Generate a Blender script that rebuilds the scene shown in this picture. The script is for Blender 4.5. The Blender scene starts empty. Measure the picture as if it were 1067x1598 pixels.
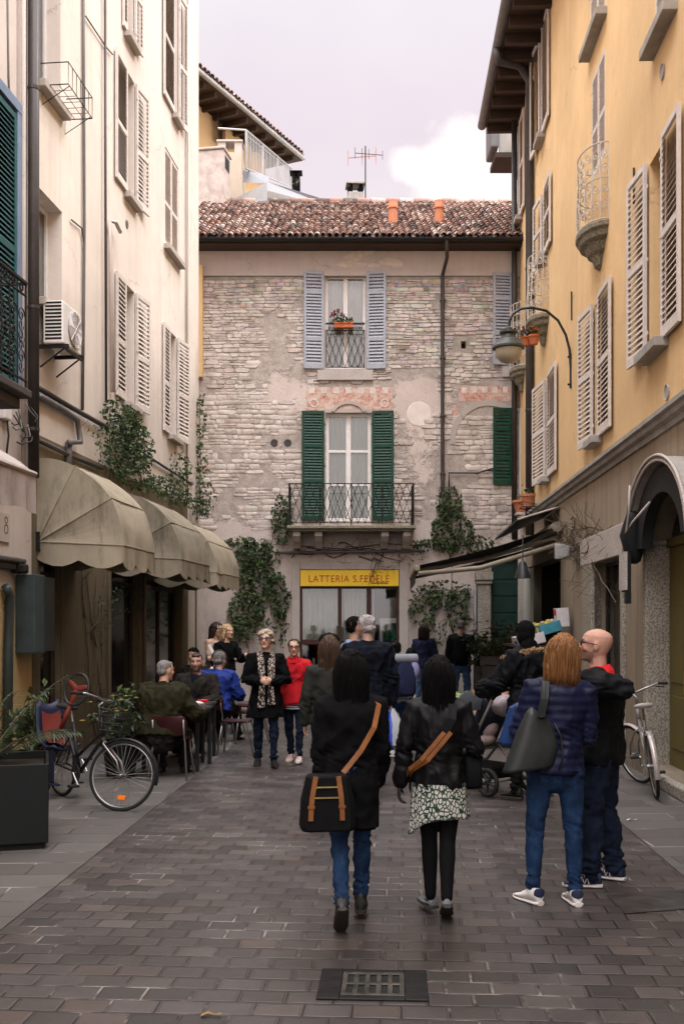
import bpy, bmesh, math, random
import numpy as np
from mathutils import Vector, Matrix, noise

random.seed(7)
SC = bpy.context.scene
COL = SC.collection
PI = math.pi
R = math.radians
V = Vector

# ---------------------------------------------------------------- camera model (used to turn photo measurements into metres)
FX, CX, HY, CH = 1650.0, 533.5, 972.0, 1.78
def ray(px, py): return V(((px - CX) / FX, 1.0, -(py - HY) / FX))
def at(px, py, d): return V((0, 0, CH)) + ray(px, py) * d
def gp(px, py):
    d = FX * CH / (py - HY)
    return V(((px - CX) / FX * d, d, 0))

# ---------------------------------------------------------------- tagging
def tag(o, label=None, cat=None, group=None, kind=None):
    if label: o['label'] = label
    if cat: o['category'] = cat
    if group: o['group'] = group
    if kind: o['kind'] = kind
    return o
def empty(name, loc=(0, 0, 0), rz=0.0, label=None, cat=None, group=None):
    o = bpy.data.objects.new(name, None)
    o.empty_display_size = 0.2
    o.location = loc; o.rotation_euler = (0, 0, rz)
    COL.objects.link(o)
    return tag(o, label, cat, group)
def children(o):
    return [c for c in COL.objects if c.parent == o]
def copy_tree(o, parent=None, kids=None):
    c = o.copy(); COL.objects.link(c)
    if parent is not None:
        c.parent = parent
    for ch in children(o):
        copy_tree(ch, c)
    return c

# ---------------------------------------------------------------- mesh builder
class MB:
    def __init__(s):
        s.v = []; s.f = []; s.m = []; s.c = []; s.mi = 0; s.col = None; s.M = None
    def av(s, p):
        p = V(p)
        if s.M is not None: p = s.M @ p
        s.v.append(p[:]); s.c.append(s.col or (1, 1, 1))
        return len(s.v) - 1
    def af(s, idx):
        s.f.append(tuple(idx)); s.m.append(s.mi)
    def quad(s, a, b, c, d):
        s.af([s.av(a), s.av(b), s.av(c), s.av(d)])
    def poly(s, pts):
        s.af([s.av(p) for p in pts])
    def box(s, x0, x1, y0, y1, z0, z1, M=None):
        P = [(x0, y0, z0), (x1, y0, z0), (x1, y1, z0), (x0, y1, z0), (x0, y0, z1), (x1, y0, z1), (x1, y1, z1), (x0, y1, z1)]
        if M is not None: P = [M @ V(p) for p in P]
        i = [s.av(p) for p in P]
        for q in ((0, 3, 2, 1), (4, 5, 6, 7), (0, 1, 5, 4), (1, 2, 6, 5), (2, 3, 7, 6), (3, 0, 4, 7)):
            s.af([i[k] for k in q])
    def rings(s, rs, closed=True, cap=True):
        ids = [[s.av(p) for p in r] for r in rs]
        n = len(rs[0])
        for a, b in zip(ids[:-1], ids[1:]):
            for k in range(n if closed else n - 1):
                k2 = (k + 1) % n
                s.af([a[k], a[k2], b[k2], b[k]])
        if cap and closed:
            s.af(ids[0][::-1]); s.af(ids[-1])
        return ids
    def chain(s, pts, rad, n=10, ref=None, round_ends=True):
        """loft of elliptic rings along a polyline; rad: float or (a,b) per point"""
        pts = [V(p) for p in pts]
        rad = [(r, r) if not isinstance(r, (tuple, list)) else r for r in (rad if isinstance(rad, list) else [rad] * len(pts))]
        T = []
        for i in range(len(pts)):
            a = pts[max(0, i - 1)]; b = pts[min(len(pts) - 1, i + 1)]
            t = (b - a)
            T.append(t.normalized() if t.length > 1e-9 else V((0, 0, 1)))
        rs = []
        refv = V(ref) if ref is not None else None
        if refv is None:
            refv = V((1, 0, 0)) if abs(T[0].x) < 0.8 else V((0, 1, 0))
        side = None
        items = []
        if round_ends:
            r0 = min(rad[0]); items += [(pts[0] - T[0] * r0 * .95, (rad[0][0] * .25, rad[0][1] * .25), T[0]), (pts[0] - T[0] * r0 * .7, (rad[0][0] * .7, rad[0][1] * .7), T[0])]
        items += list(zip(pts, rad, T))
        if round_ends:
            r1 = min(rad[-1]); items += [(pts[-1] + T[-1] * r1 * .7, (rad[-1][0] * .7, rad[-1][1] * .7), T[-1]), (pts[-1] + T[-1] * r1 * .95, (rad[-1][0] * .25, rad[-1][1] * .25), T[-1])]
        for p, r, t in items:
            sv = (refv if ref is not None or side is None else side)
            sv = sv - t * sv.dot(t)
            if sv.length < 1e-4:
                sv = t.orthogonal()
            sv.normalize(); side = sv
            bn = t.cross(sv)
            rs.append([p + sv * (r[0] * math.cos(a)) + bn * (r[1] * math.sin(a)) for a in (2 * PI * k / n for k in range(n))])
        s.rings(rs)
    def tube(s, pts, r, n=6, ref=None):
        s.chain(pts, [(r, r)] * len(pts), n=n, ref=ref, round_ends=False)
    def ellipsoid(s, c, r, n=12, m=8, M=None):
        c = V(c); rs = []
        for i in range(1, m):
            ph = PI * i / m
            ring = []
            for k in range(n):
                a = 2 * PI * k / n
                p = V((r[0] * math.sin(ph) * math.cos(a), r[1] * math.sin(ph) * math.sin(a), -r[2] * math.cos(ph)))
                if M is not None: p = M @ p
                ring.append(c + p)
            rs.append(ring)
        s.rings(rs)
    def lathe(s, prof, n=24, a0=0.0, a1=2 * PI, c=(0, 0, 0), sx=1, sy=1):
        c = V(c); full = abs(a1 - a0 - 2 * PI) < 1e-6
        k = n if full else n + 1
        rs = [[c + V((r * math.cos(a0 + (a1 - a0) * i / n) * sx, r * math.sin(a0 + (a1 - a0) * i / n) * sy, z)) for i in range(k)] for r, z in prof]
        s.rings(rs, closed=full, cap=full)
    def mesh(s, name='m'):
        me = bpy.data.meshes.new(name)
        me.from_pydata(s.v, [], s.f)
        if s.v:
            me.polygons.foreach_set('material_index', s.m)
            if any(c != (1, 1, 1) for c in s.c):
                at_ = me.color_attributes.new('Col', 'FLOAT_COLOR', 'POINT')
                arr = np.ones((len(s.v), 4), dtype=np.float32); arr[:, :3] = np.array(s.c)
                at_.data.foreach_set('color', arr.ravel())
        me.update()
        return me
    def build(s, name, mats, parent=None, smooth=False, bevel=0, loc=None, rot=None, weld=False):
        me = s.mesh(name)
        return link_mesh(name, me, mats, parent, smooth, bevel, loc, rot)

def link_mesh(name, me, mats, parent=None, smooth=False, bevel=0, loc=None, rot=None):
    o = bpy.data.objects.new(name, me)
    for m in (mats if isinstance(mats, (list, tuple)) else [mats]):
        me.materials.append(m)
    if smooth:
        me.polygons.foreach_set('use_smooth', [True] * len(me.polygons))
        if smooth == 'auto':
            me.set_sharp_from_angle(angle=R(40))
    COL.objects.link(o)
    if parent is not None: o.parent = parent
    if loc is not None: o.location = loc
    if rot is not None: o.rotation_euler = rot
    if bevel:
        b = o.modifiers.new('bevel', 'BEVEL'); b.width = bevel; b.segments = 2; b.limit_method = 'ANGLE'
        b.angle_limit = R(50)
    return o

def remesh(mb, voxel, smooth=3, fold=0.0, ffreq=(9, 9, 5), quilt=None, wr=None):
    """voxel union of overlapping closed lofts -> one continuous mesh"""
    me = mb.mesh('tmp')
    o = bpy.data.objects.new('tmp', me); COL.objects.link(o)
    r = o.modifiers.new('r', 'REMESH'); r.mode = 'VOXEL'; r.voxel_size = voxel
    if smooth:
        s = o.modifiers.new('s', 'SMOOTH'); s.iterations = smooth; s.factor = 0.5
    dg = bpy.context.evaluated_depsgraph_get()
    new = bpy.data.meshes.new_from_object(o.evaluated_get(dg))
    bpy.data.objects.remove(o); bpy.data.meshes.remove(me)
    if fold or quilt:
        n = len(new.vertices)
        co = np.empty(n * 3, np.float32); no = np.empty(n * 3, np.float32)
        new.vertices.foreach_get('co', co); new.vertices.foreach_get('normal', no)
        co = co.reshape(-1, 3); no = no.reshape(-1, 3)
        d = np.zeros(n, np.float32)
        if fold:
            off = random.uniform(0, 50)
            for i in range(n):
                p = co[i]
                a = noise.noise((p[0] * ffreq[0] + off, p[1] * ffreq[1], p[2] * ffreq[2]))
                b = noise.noise((p[0] * ffreq[0] * 2.3 + p[2] * 6, p[1] * ffreq[1] * 2.3 + off, p[2] * ffreq[2] * 2.6))
                d[i] = fold * (1.7 * (0.40 - abs(a) * 2.4) + 0.9 * b)
                if wr:
                    for zc, zw, am in wr:
                        q = (p[2] - zc) / zw
                        if -2 < q < 2: d[i] += am * math.exp(-q * q) * (.5 - 1.6 * abs(noise.noise((p[0] * 14 + off, p[1] * 14, p[2] * 62 + p[0] * 25))))
        if quilt:
            d += quilt[1] * (np.abs(np.sin(co[:, 2] * PI / quilt[0])) ** 0.5 - 0.6)
        co += no * d[:, None]
        new.vertices.foreach_set('co', co.ravel()); new.update()
    new.polygons.foreach_set('use_smooth', [True] * len(new.polygons))
    return new

# ---------------------------------------------------------------- wall frames: local x runs right along the wall, local y goes into it, z up
class Frame:
    def __init__(s, O, ux):
        s.O = V(O); s.ux = V((ux[0], ux[1], 0)).normalized(); s.n = V((s.ux.y, -s.ux.x, 0))   # n = outward
        s.rz = math.atan2(s.ux.y, s.ux.x)
    def uv(s, px, py, w=0.0):
        d = ray(px, py); C = V((0, 0, CH)); P0 = s.O + s.n * w
        t = (P0 - C).dot(s.n) / d.dot(s.n)
        p = C + d * t
        return ((p - s.O).dot(s.ux), p.z)
    def u(s, px, w=0.0): return s.uv(px, HY, w)[0]
    def h(s, px, py, w=0.0): return s.uv(px, py, w)[1]
    def world(s, u, w, v): return s.O + s.ux * u + s.n * w + V((0, 0, v))
    def root(s, name, label, cat, group=None):
        return empty(name, s.O, s.rz, label, cat, group)

# ---------------------------------------------------------------- material helpers
class NT:
    def __init__(s, name):
        s.mat = bpy.data.materials.new(name); s.mat.use_nodes = True
        s.t = s.mat.node_tree; s.t.nodes.clear()
        s.out = s.n('ShaderNodeOutputMaterial')
        s.bsdf = s.n('ShaderNodeBsdfPrincipled')
        s.t.links.new(s.bsdf.outputs[0], s.out.inputs[0])
        s.tc = s.n('ShaderNodeTexCoord')
    def n(s, typ, **kw):
        x = s.t.nodes.new(typ)
        for k, v in kw.items(): setattr(x, k, v)
        return x
    def put(s, sock, val):
        if isinstance(val, bpy.types.NodeSocket): s.t.links.new(val, sock)
        elif val is not None:
            if sock.type == 'RGBA' and not isinstance(val, (tuple, list)): val = (val, val, val)
            if isinstance(val, (tuple, list)) and len(val) == 3 and sock.type == 'RGBA': val = (*val, 1)
            sock.default_value = val
    def vec(s, scale=(1, 1, 1), loc=(0, 0, 0), rot=(0, 0, 0), src=None):
        m = s.n('ShaderNodeMapping'); s.put(m.inputs['Vector'], src or s.tc.outputs['Object'])
        m.inputs['Scale'].default_value = scale; m.inputs['Location'].default_value = loc; m.inputs['Rotation'].default_value = rot
        return m.outputs[0]
    def noise(s, scale, detail=4, rough=.6, vec=None, dist=0.0, color=False):
        x = s.n('ShaderNodeTexNoise'); s.put(x.inputs['Vector'], vec or s.tc.outputs['Object'])
        x.inputs['Scale'].default_value = scale; x.inputs['Detail'].default_value = detail
        x.inputs['Roughness'].default_value = rough; x.inputs['Distortion'].default_value = dist
        return x.outputs['Color' if color else 'Fac']
    def voro(s, scale, vec=None, feature='F1', out='Distance', rand=1.0):
        x = s.n('ShaderNodeTexVoronoi', feature=feature); s.put(x.inputs['Vector'], vec or s.tc.outputs['Object'])
        x.inputs['Scale'].default_value = scale; x.inputs['Randomness'].default_value = rand
        return x.outputs[out]
    def ramp(s, fac, stops, interp='LINEAR'):
        x = s.n('ShaderNodeValToRGB'); s.put(x.inputs[0], fac); e = x.color_ramp.elements
        x.color_ramp.interpolation = interp
        while len(e) < len(stops): e.new(0.5)
        for el, (p, c) in zip(e, stops):
            el.position = p
            el.color = (c, c, c, 1) if not isinstance(c, (tuple, list)) else (*c[:3], 1)
        return x.outputs[0]
    def mix(s, fac, a, b, mode='MIX'):
        x = s.n('ShaderNodeMix', data_type='RGBA', blend_type=mode); x.clamp_factor = True
        s.put(x.inputs[0], fac); s.put(x.inputs[6], a); s.put(x.inputs[7], b)
        return x.outputs[2]
    def math(s, op, a, b=None, clamp=False):
        x = s.n('ShaderNodeMath', operation=op); x.use_clamp = clamp
        s.put(x.inputs[0], a)
        if b is not None: s.put(x.inputs[1], b)
        return x.outputs[0]
    def sep(s, vec=None):
        x = s.n('ShaderNodeSeparateXYZ'); s.put(x.inputs[0], vec or s.tc.outputs['Object'])
        return x.outputs
    def attr(s, name='Col'):
        x = s.n('ShaderNodeAttribute'); x.attribute_name = name
        return x.outputs
    def bump(s, height, strength=.3, dist=.01):
        x = s.n('ShaderNodeBump'); s.put(x.inputs['Height'], height)
        x.inputs['Strength'].default_value = strength; x.inputs['Distance'].default_value = dist
        s.t.links.new(x.outputs[0], s.bsdf.inputs['Normal'])
    def set(s, col=None, rough=None, metal=None, spec=None, **kw):
        if col is not None: s.put(s.bsdf.inputs['Base Color'], col)
        if rough is not None: s.put(s.bsdf.inputs['Roughness'], rough)
        if metal is not None: s.put(s.bsdf.inputs['Metallic'], metal)
        if spec is not None: s.put(s.bsdf.inputs['Specular IOR Level'], spec)
        for k, v in kw.items(): s.put(s.bsdf.inputs[k], v)
        return s.mat

def sc(c, k): return tuple(min(1, max(0, x * k)) for x in c)

def M(name, col, rough=.8, var=.18, scale=6, bump=.15, bscale=80, metal=0, stretch=(1, 1, 1), spec=.3, attr=False, bdist=.004, sheen=0):
    n = NT(name)
    vv = n.vec(stretch)
    f = n.noise(scale, 5, .65, vv)
    if attr:
        c = n.mix(1.0, n.attr('Col')[0], n.ramp(f, [(.25, max(0, 1 - 2 * var)), (.75, 1.0)]), 'MULTIPLY')
    else:
        c = n.ramp(f, [(.28, sc(col, 1 - var)), (.72, sc(col, 1 + var))])
    rr = n.ramp(f, [(.3, max(0, rough - .07)), (.7, min(1, rough + .07))])
    n.set(c, rr, metal, spec)
    if sheen: n.set(**{'Sheen Weight': sheen})
    if bump: n.bump(n.noise(bscale, 3, .6, vv), bump, bdist)
    return n.mat

def glass(name, tint=(.9, .95, .93), refl=1.0, rough=.03):
    n = NT(name); t = n.t
    t.nodes.remove(n.bsdf)
    tr = n.n('ShaderNodeBsdfTransparent'); tr.inputs[0].default_value = (*tint, 1)
    gl = n.n('ShaderNodeBsdfGlossy'); gl.inputs['Roughness'].default_value = rough
    fr = n.n('ShaderNodeFresnel'); fr.inputs[0].default_value = 1.5
    f = n.math('MULTIPLY_ADD', fr.outputs[0], refl); n.t.nodes[-1].inputs[2].default_value = .06
    mx = n.n('ShaderNodeMixShader')
    t.links.new(f, mx.inputs[0]); t.links.new(tr.outputs[0], mx.inputs[1]); t.links.new(gl.outputs[0], mx.inputs[2])
    t.links.new(mx.outputs[0], n.out.inputs[0])
    return n.mat
# ================================================================= materials
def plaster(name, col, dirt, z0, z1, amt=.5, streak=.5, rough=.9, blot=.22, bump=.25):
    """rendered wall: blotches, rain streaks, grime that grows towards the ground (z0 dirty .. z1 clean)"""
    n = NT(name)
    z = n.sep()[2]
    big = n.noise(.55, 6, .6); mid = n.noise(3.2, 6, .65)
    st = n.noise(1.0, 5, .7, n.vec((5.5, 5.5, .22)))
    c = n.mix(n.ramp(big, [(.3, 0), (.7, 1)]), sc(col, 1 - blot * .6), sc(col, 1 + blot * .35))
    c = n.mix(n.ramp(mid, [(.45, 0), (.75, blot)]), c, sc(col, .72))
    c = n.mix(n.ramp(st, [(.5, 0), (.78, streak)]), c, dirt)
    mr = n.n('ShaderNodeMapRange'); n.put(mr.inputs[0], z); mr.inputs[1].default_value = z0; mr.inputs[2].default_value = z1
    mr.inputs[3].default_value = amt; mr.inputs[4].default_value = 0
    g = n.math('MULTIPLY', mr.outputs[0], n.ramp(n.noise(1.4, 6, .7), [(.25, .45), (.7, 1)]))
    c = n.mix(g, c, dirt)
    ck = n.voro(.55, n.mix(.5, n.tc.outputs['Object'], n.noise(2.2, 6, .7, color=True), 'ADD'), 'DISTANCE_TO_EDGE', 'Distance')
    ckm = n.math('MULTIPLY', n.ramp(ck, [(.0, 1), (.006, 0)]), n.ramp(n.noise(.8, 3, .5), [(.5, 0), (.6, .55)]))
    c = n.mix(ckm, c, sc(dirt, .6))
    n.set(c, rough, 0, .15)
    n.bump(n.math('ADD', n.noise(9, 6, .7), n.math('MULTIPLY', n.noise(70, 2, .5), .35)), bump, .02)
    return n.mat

m_left = plaster('cream_plaster', (.72, .635, .565), (.38, .32, .26), 3.2, 6.5, .5, .34)
m_left_low = plaster('dirty_cream_plaster', (.20, .16, .10), (.045, .036, .024), .0, 4.8, .8, .65)  # besides dirt, the colour is darkened to carry the shade under the awnings
m_left_far = plaster('pale_plaster', (.60, .52, .475), (.32, .27, .22), 2.2, 5.0, .5, .45)
m_yellow = plaster('yellow_plaster', (.78, .535, .285), (.46, .30, .15), 3.6, 9.5, .5, .36, blot=.28)
m_greybase = plaster('grey_beige_plaster', (.34, .275, .205), (.11, .088, .062), .0, 3.6, .7, .6)
m_orange = plaster('orange_plaster', (.66, .44, .22), (.55, .36, .18), 10, 16, .25, .1)
m_stucco = plaster('old_render', (.46, .40, .36), (.35, .3, .26), 12, 15, .3, .3)
m_strip = plaster('ochre_strip', (.72, .49, .25), (.4, .28, .15), 5, 9, .3, .15)

def stone_wall():
    """rubble stone partly under thin old plaster. Vertex mask r = plaster amount, g = grime"""
    n = NT('rubble_stone'); o = n.tc.outputs['Object']
    c = n.mix(n.ramp(n.noise(5.5, 6, .7), [(.38, 0), (.62, 1)]), (.36, .305, .27), (.58, .505, .455))
    c = n.mix(n.ramp(n.noise(38, 4, .7), [(.4, .5), (.62, 0)]), c, (.24, .20, .175))
    a = n.attr('Col'); sp = n.n('ShaderNodeSeparateColor'); n.put(sp.inputs[0], a[0])
    r_, g_ = sp.outputs[0], sp.outputs[1]
    pm = n.math('ADD', r_, n.math('MULTIPLY', n.math('SUBTRACT', n.noise(3.0, 8, .72), .5), 1.25))
    pm = n.ramp(pm, [(.44, 0), (.62, 1)])
    pl = n.ramp(n.noise(1.1, 6, .65), [(.3, (.53, .445, .40)), (.7, (.655, .56, .51))])
    pl = n.mix(n.ramp(n.noise(7, 6, .7), [(.5, 0), (.75, .45)]), pl, (.38, .31, .27))
    c = n.mix(pm, c, pl)
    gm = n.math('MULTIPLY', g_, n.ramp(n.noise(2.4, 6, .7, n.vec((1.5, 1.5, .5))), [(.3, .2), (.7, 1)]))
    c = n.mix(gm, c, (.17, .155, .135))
    n.set(c, .93, 0, .12)
    hh = n.math('ADD', pm, n.math('MULTIPLY', n.noise(22, 5, .7), .6))
    n.bump(hh, .8, .03)
    return n.mat
m_stone = stone_wall()
def laid_stone():
    n = NT('laid_stone'); col = n.attr('Col')[0]
    c = n.mix(1.0, col, n.ramp(n.noise(9, 6, .7), [(.28, .68), (.65, 1.0)]), 'MULTIPLY')
    c = n.mix(n.ramp(n.noise(2.6, 8, .74), [(.40, 0), (.60, .85)]), c, (.66, .575, .525))
    c = n.mix(n.ramp(n.noise(24, 5, .75, n.vec((1, 1, 2))), [(.58, 0), (.72, .6)]), c, (.20, .165, .145))
    n.set(c, .93, 0, .12); n.bump(n.math('ADD', n.noise(16, 6, .72), n.math('MULTIPLY', n.noise(60, 3, .6), .4)), .6, .02)
    return n.mat
m_laid = laid_stone()

def pavers():
    n = NT('porphyry_setts')
    o = n.vec(rot=(0, 0, R(3.5)))
    w = n.mix(.05, o, n.noise(1.1, 3, .5, color=True), 'ADD')
    w = n.mix(.006, w, n.noise(9, 2, .5, color=True), 'ADD')
    def brick(mort, sq=.003):
        b = n.n('ShaderNodeTexBrick'); n.put(b.inputs['Vector'], w)
        b.inputs['Scale'].default_value = 1; b.inputs['Mortar Size'].default_value = mort; b.inputs['Mortar Smooth'].default_value = .35
        b.inputs['Brick Width'].default_value = .225; b.inputs['Row Height'].default_value = .165; b.offset = .43; b.offset_frequency = 2
        b.inputs['Color1'].default_value = (0, 0, 0, 1); b.inputs['Color2'].default_value = (1, 1, 1, 1); b.inputs['Mortar'].default_value = (.5, .5, .5, 1)
        b.inputs['Bias'].default_value = 0
        return b
    b = brick(.0062); bw = brick(.018)
    t = n.n('ShaderNodeSeparateColor'); n.put(t.inputs[0], b.outputs[0]); val = t.outputs[0]
    base = n.ramp(val, [(0, (.022, .0185, .017)), (.2, (.042, .035, .032)), (.5, (.060, .050, .0465)), (.75, (.075, .063, .060)), (.9, (.080, .056, .047)), (1, (.104, .088, .079))])
    base = n.mix(n.ramp(n.noise(.8, 5, .65), [(.34, .7), (.58, 0)]), base, (.026, .0215, .019))
    base = n.mix(n.ramp(n.noise(45, 4, .7), [(.35, .35), (.7, 0)]), base, (.06, .052, .052))
    # dust-pale joints in patches, dark joints elsewhere
    patch = n.ramp(n.noise(1.1, 5, .7), [(.50, 0), (.60, 1)])
    patch2 = n.ramp(n.noise(6.5, 3, .6), [(.40, 0), (.58, 1)])
    jcol = n.mix(n.math('MULTIPLY', n.math('MULTIPLY', patch, patch2), .9), (.011, .009, .008), (.27, .23, .20))
    jm = n.ramp(b.outputs[1], [(.25, 0), (.75, 1)])
    c = n.mix(jm, base, jcol)
    # damp, darker area round the drain
    s = n.n('ShaderNodeVectorMath', operation='DISTANCE'); n.put(s.inputs[0], n.vec((.75, .42, 1))); s.inputs[1].default_value = (.25 * .75, 5.75 * .42, 0)
    wet = n.ramp(n.math('ADD', s.outputs['Value'], n.math('MULTIPLY', n.noise(1.5, 5, .6), .7)), [(.35, 1), (.95, 0)])
    c = n.mix(n.math('MULTIPLY', wet, .55), c, (.022, .018, .014))
    rough = n.mix(wet, n.ramp(n.noise(2.2, 5, .6), [(.3, .34), (.7, .58)]), .26)
    n.set(c, rough, 0, .45)
    h = n.math('SUBTRACT', 1.0, bw.outputs[1])
    h = n.math('ADD', h, n.math('MULTIPLY', n.noise(30, 4, .7), .22))
    h = n.math('ADD', h, n.math('MULTIPLY', val, .25))
    n.bump(h, .34, .010)
    return n.mat
m_pavers = pavers()

def slabs():
    n = NT('granite_slabs')
    o = n.vec(rot=(0, 0, R(-2.5)))
    w = n.mix(.02, o, n.noise(1.1, 3, .5, color=True), 'ADD')
    b = n.n('ShaderNodeTexBrick'); n.put(b.inputs['Vector'], w)
    b.inputs['Scale'].default_value = 1; b.inputs['Mortar Size'].default_value = .010; b.inputs['Mortar Smooth'].default_value = .3
    b.inputs['Brick Width'].default_value = .95; b.inputs['Row Height'].default_value = .36; b.offset = .37
    b.inputs['Color1'].default_value = (0, 0, 0, 1); b.inputs['Color2'].default_value = (1, 1, 1, 1)
    t = n.n('ShaderNodeSeparateColor'); n.put(t.inputs[0], b.outputs[0])
    base = n.ramp(t.outputs[0], [(0, (.062, .054, .048)), (.5, (.086, .075, .068)), (1, (.112, .099, .09))])
    base = n.mix(n.ramp(n.noise(1.3, 6, .7), [(.35, .6), (.62, 0)]), base, (.062, .054, .048))
    base = n.mix(n.ramp(n.noise(60, 3, .6), [(.4, .35), (.65, 0)]), base, (.07, .064, .06))
    j = n.mix(n.ramp(n.noise(2.2, 4, .6), [(.5, 0), (.62, 1)]), (.04, .036, .03), (.26, .23, .205))
    c = n.mix(n.ramp(b.outputs[1], [(.2, 0), (.8, 1)]), base, j)
    n.set(c, .68, 0, .4)
    n.bump(n.math('ADD', n.math('SUBTRACT', 1.0, b.outputs[1]), n.math('MULTIPLY', n.noise(25, 5, .7), .35)), .4, .01)
    return n.mat
m_slabs = slabs()

def granite(name, a, b_, scale=110):
    n = NT(name)
    f = n.noise(scale, 2, .5); g = n.noise(3, 5, .65)
    c = n.ramp(f, [(.38, a), (.62, b_)])
    c = n.mix(n.ramp(g, [(.4, 0), (.75, .5)]), c, sc(a, .8))
    n.set(c, .8, 0, .3); n.bump(f, .25, .004)
    return n.mat
m_granite = granite('speckled_granite', (.17, .15, .12), (.40, .36, .30), 45)
m_whitestone = granite('pale_stone', (.36, .315, .285), (.52, .46, .42), 60)
m_mossstone = granite('mossy_stone', (.14, .13, .09), (.30, .26, .20), 30)
m_conc = M('concrete', (.33, .30, .27), .9, .25, 4, .3, 60)

def tile_mat():
    n = NT('clay_roof_tile')
    f = n.noise(9, 5, .7)
    c = n.mix(1.0, n.attr('Col')[0], n.ramp(f, [(.25, .55), (.7, 1.0)]), 'MULTIPLY')
    c = n.mix(n.ramp(n.noise(3.5, 6, .75), [(.55, 0), (.75, .7)]), c, (.46, .39, .33))
    c = n.mix(n.ramp(n.noise(6, 6, .75, n.vec(loc=(5, 2, 1))), [(.58, 0), (.74, .75)]), c, (.06, .045, .038))
    n.set(c, .9, 0, .15); n.bump(n.noise(40, 4, .7), .3, .006)
    return n.mat
m_tile = tile_mat()

WHITEP = (.74, .70, .67)
m_whitepaint = M('white_paint', WHITEP, .55, .08, 5, .08)
m_creamshut = M('cream_shutter_paint', (.62, .55, .50), .65, .15, 7, .15)
m_greyshut = M('grey_shutter_paint', (.44, .40, .37), .65, .15, 7, .15)
m_lavshut = M('lavender_grey_paint', (.325, .335, .375), .6, .15, 7, .12)
m_greenshut = M('green_shutter_paint', (.0045, .043, .023), .5, .35, 6, .12)
m_greendoor = M('dark_green_paint', (.006, .028, .020), .55, .3, 6, .1)
m_bluegreen = M('blue_green_paint', (.012, .075, .075), .55, .25, 6, .1)
m_bluetrim = M('slate_blue_paint', (.14, .19, .27), .55, .15, 6, .1)
m_iron = M('wrought_iron', (.012, .012, .012), .55, .3, 20, .2)
m_whiteiron = M('cream_ironwork', (.55, .49, .42), .6, .2, 12, .15)
m_zinc = M('zinc_gutter', (.13, .12, .12), .5, .25, 5, .1, metal=.35)
m_pipe = M('brown_downpipe', (.055, .046, .043), .5, .25, 4, .1, metal=.3)
m_greypipe = M('grey_downpipe', (.15, .14, .14), .5, .25, 4, .1, metal=.3)
m_greenpipe = M('grey_green_pipe', (.05, .065, .065), .45, .25, 4, .1, metal=.2)
m_cable = M('black_cable', (.025, .022, .02), .6, .2, 6, 0)
m_greycable = M('grey_cable', (.12, .11, .10), .6, .2, 6, 0)
m_dark = M('dark_interior', (.010, .010, .009), .9, .3, 2, 0)
m_room = M('dim_room', (.035, .030, .024), .9, .4, 1.5, 0)
m_wood = M('dark_wood', (.045, .026, .017), .7, .3, 3, .2, stretch=(1, 1, 8))
m_brownframe = M('brown_door_frame', (.045, .017, .010), .45, .3, 3, .1)
m_olivedoor = M('olive_wood_door', (.115, .092, .022), .5, .25, 2.2, .12, 60, stretch=(6, 6, .6))
m_glass = glass('window_glass')
m_glassdark = M('dark_window_glass', (.012, .013, .013), .08, .3, 1.2, 0, spec=.4)
m_glassgrey = M('grey_window_glass', (.09, .09, .09), .1, .3, 1.2, 0, spec=.6)
m_curtain = M('sheer_curtain', (.52, .53, .47), .9, .12, 3, .3, 25, stretch=(9, 9, .5))
m_whitecurt = M('white_curtain', (.72, .68, .66), .9, .1, 3, .25, 25, stretch=(9, 9, .5))
m_signyellow = M('yellow_sign_board', (.93, .60, .035), .45, .08, 2, .03)
m_red = M('red_letter', (.42, .030, .012), .5, .1, 9, 0)
m_darkred = M('dark_red_plastic', (.030, .005, .005), .45, .2, 5, .05)
m_terracotta = M('terracotta', (.42, .12, .045), .8, .25, 9, .15)
m_orangeclay = M('orange_clay', (.44, .16, .08), .75, .15, 9, .15)
m_silver = M('brushed_metal', (.30, .29, .28), .4, .15, 8, .05, metal=.85)
m_darkmetal = M('dark_metal', (.028, .028, .03), .45, .25, 8, .05, metal=.5)
m_rubber = M('tyre_rubber', (.012, .012, .012), .8, .2, 12, .1)
m_planter = M('planter_black', (.003, .0048, .005), .55, .3, 4, .08)
m_soil = M('soil', (.03, .02, .014), .95, .4, 12, .5)
m_stem = M('woody_stem', (.075, .055, .038), .9, .3, 8, .4)
m_twig = M('dry_twig', (.10, .075, .05), .9, .3, 8, .3)

def leaf_mat(name, rough=.5):
    n = NT(name)
    c = n.mix(1.0, n.attr('Col')[0], n.ramp(n.noise(12, 3, .6), [(.3, .7), (.7, 1.0)]), 'MULTIPLY')
    n.set(c, rough, 0, .4)
    t = n.t; tl = n.n('ShaderNodeBsdfTranslucent'); n.put(tl.inputs[0], c)
    mx = n.n('ShaderNodeMixShader'); mx.inputs[0].default_value = .25
    t.links.new(n.bsdf.outputs[0], mx.inputs[1]); t.links.new(tl.outputs[0], mx.inputs[2]); t.links.new(mx.outputs[0], n.out.inputs[0])
    return n.mat
m_leaf = leaf_mat('leaf')

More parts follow.
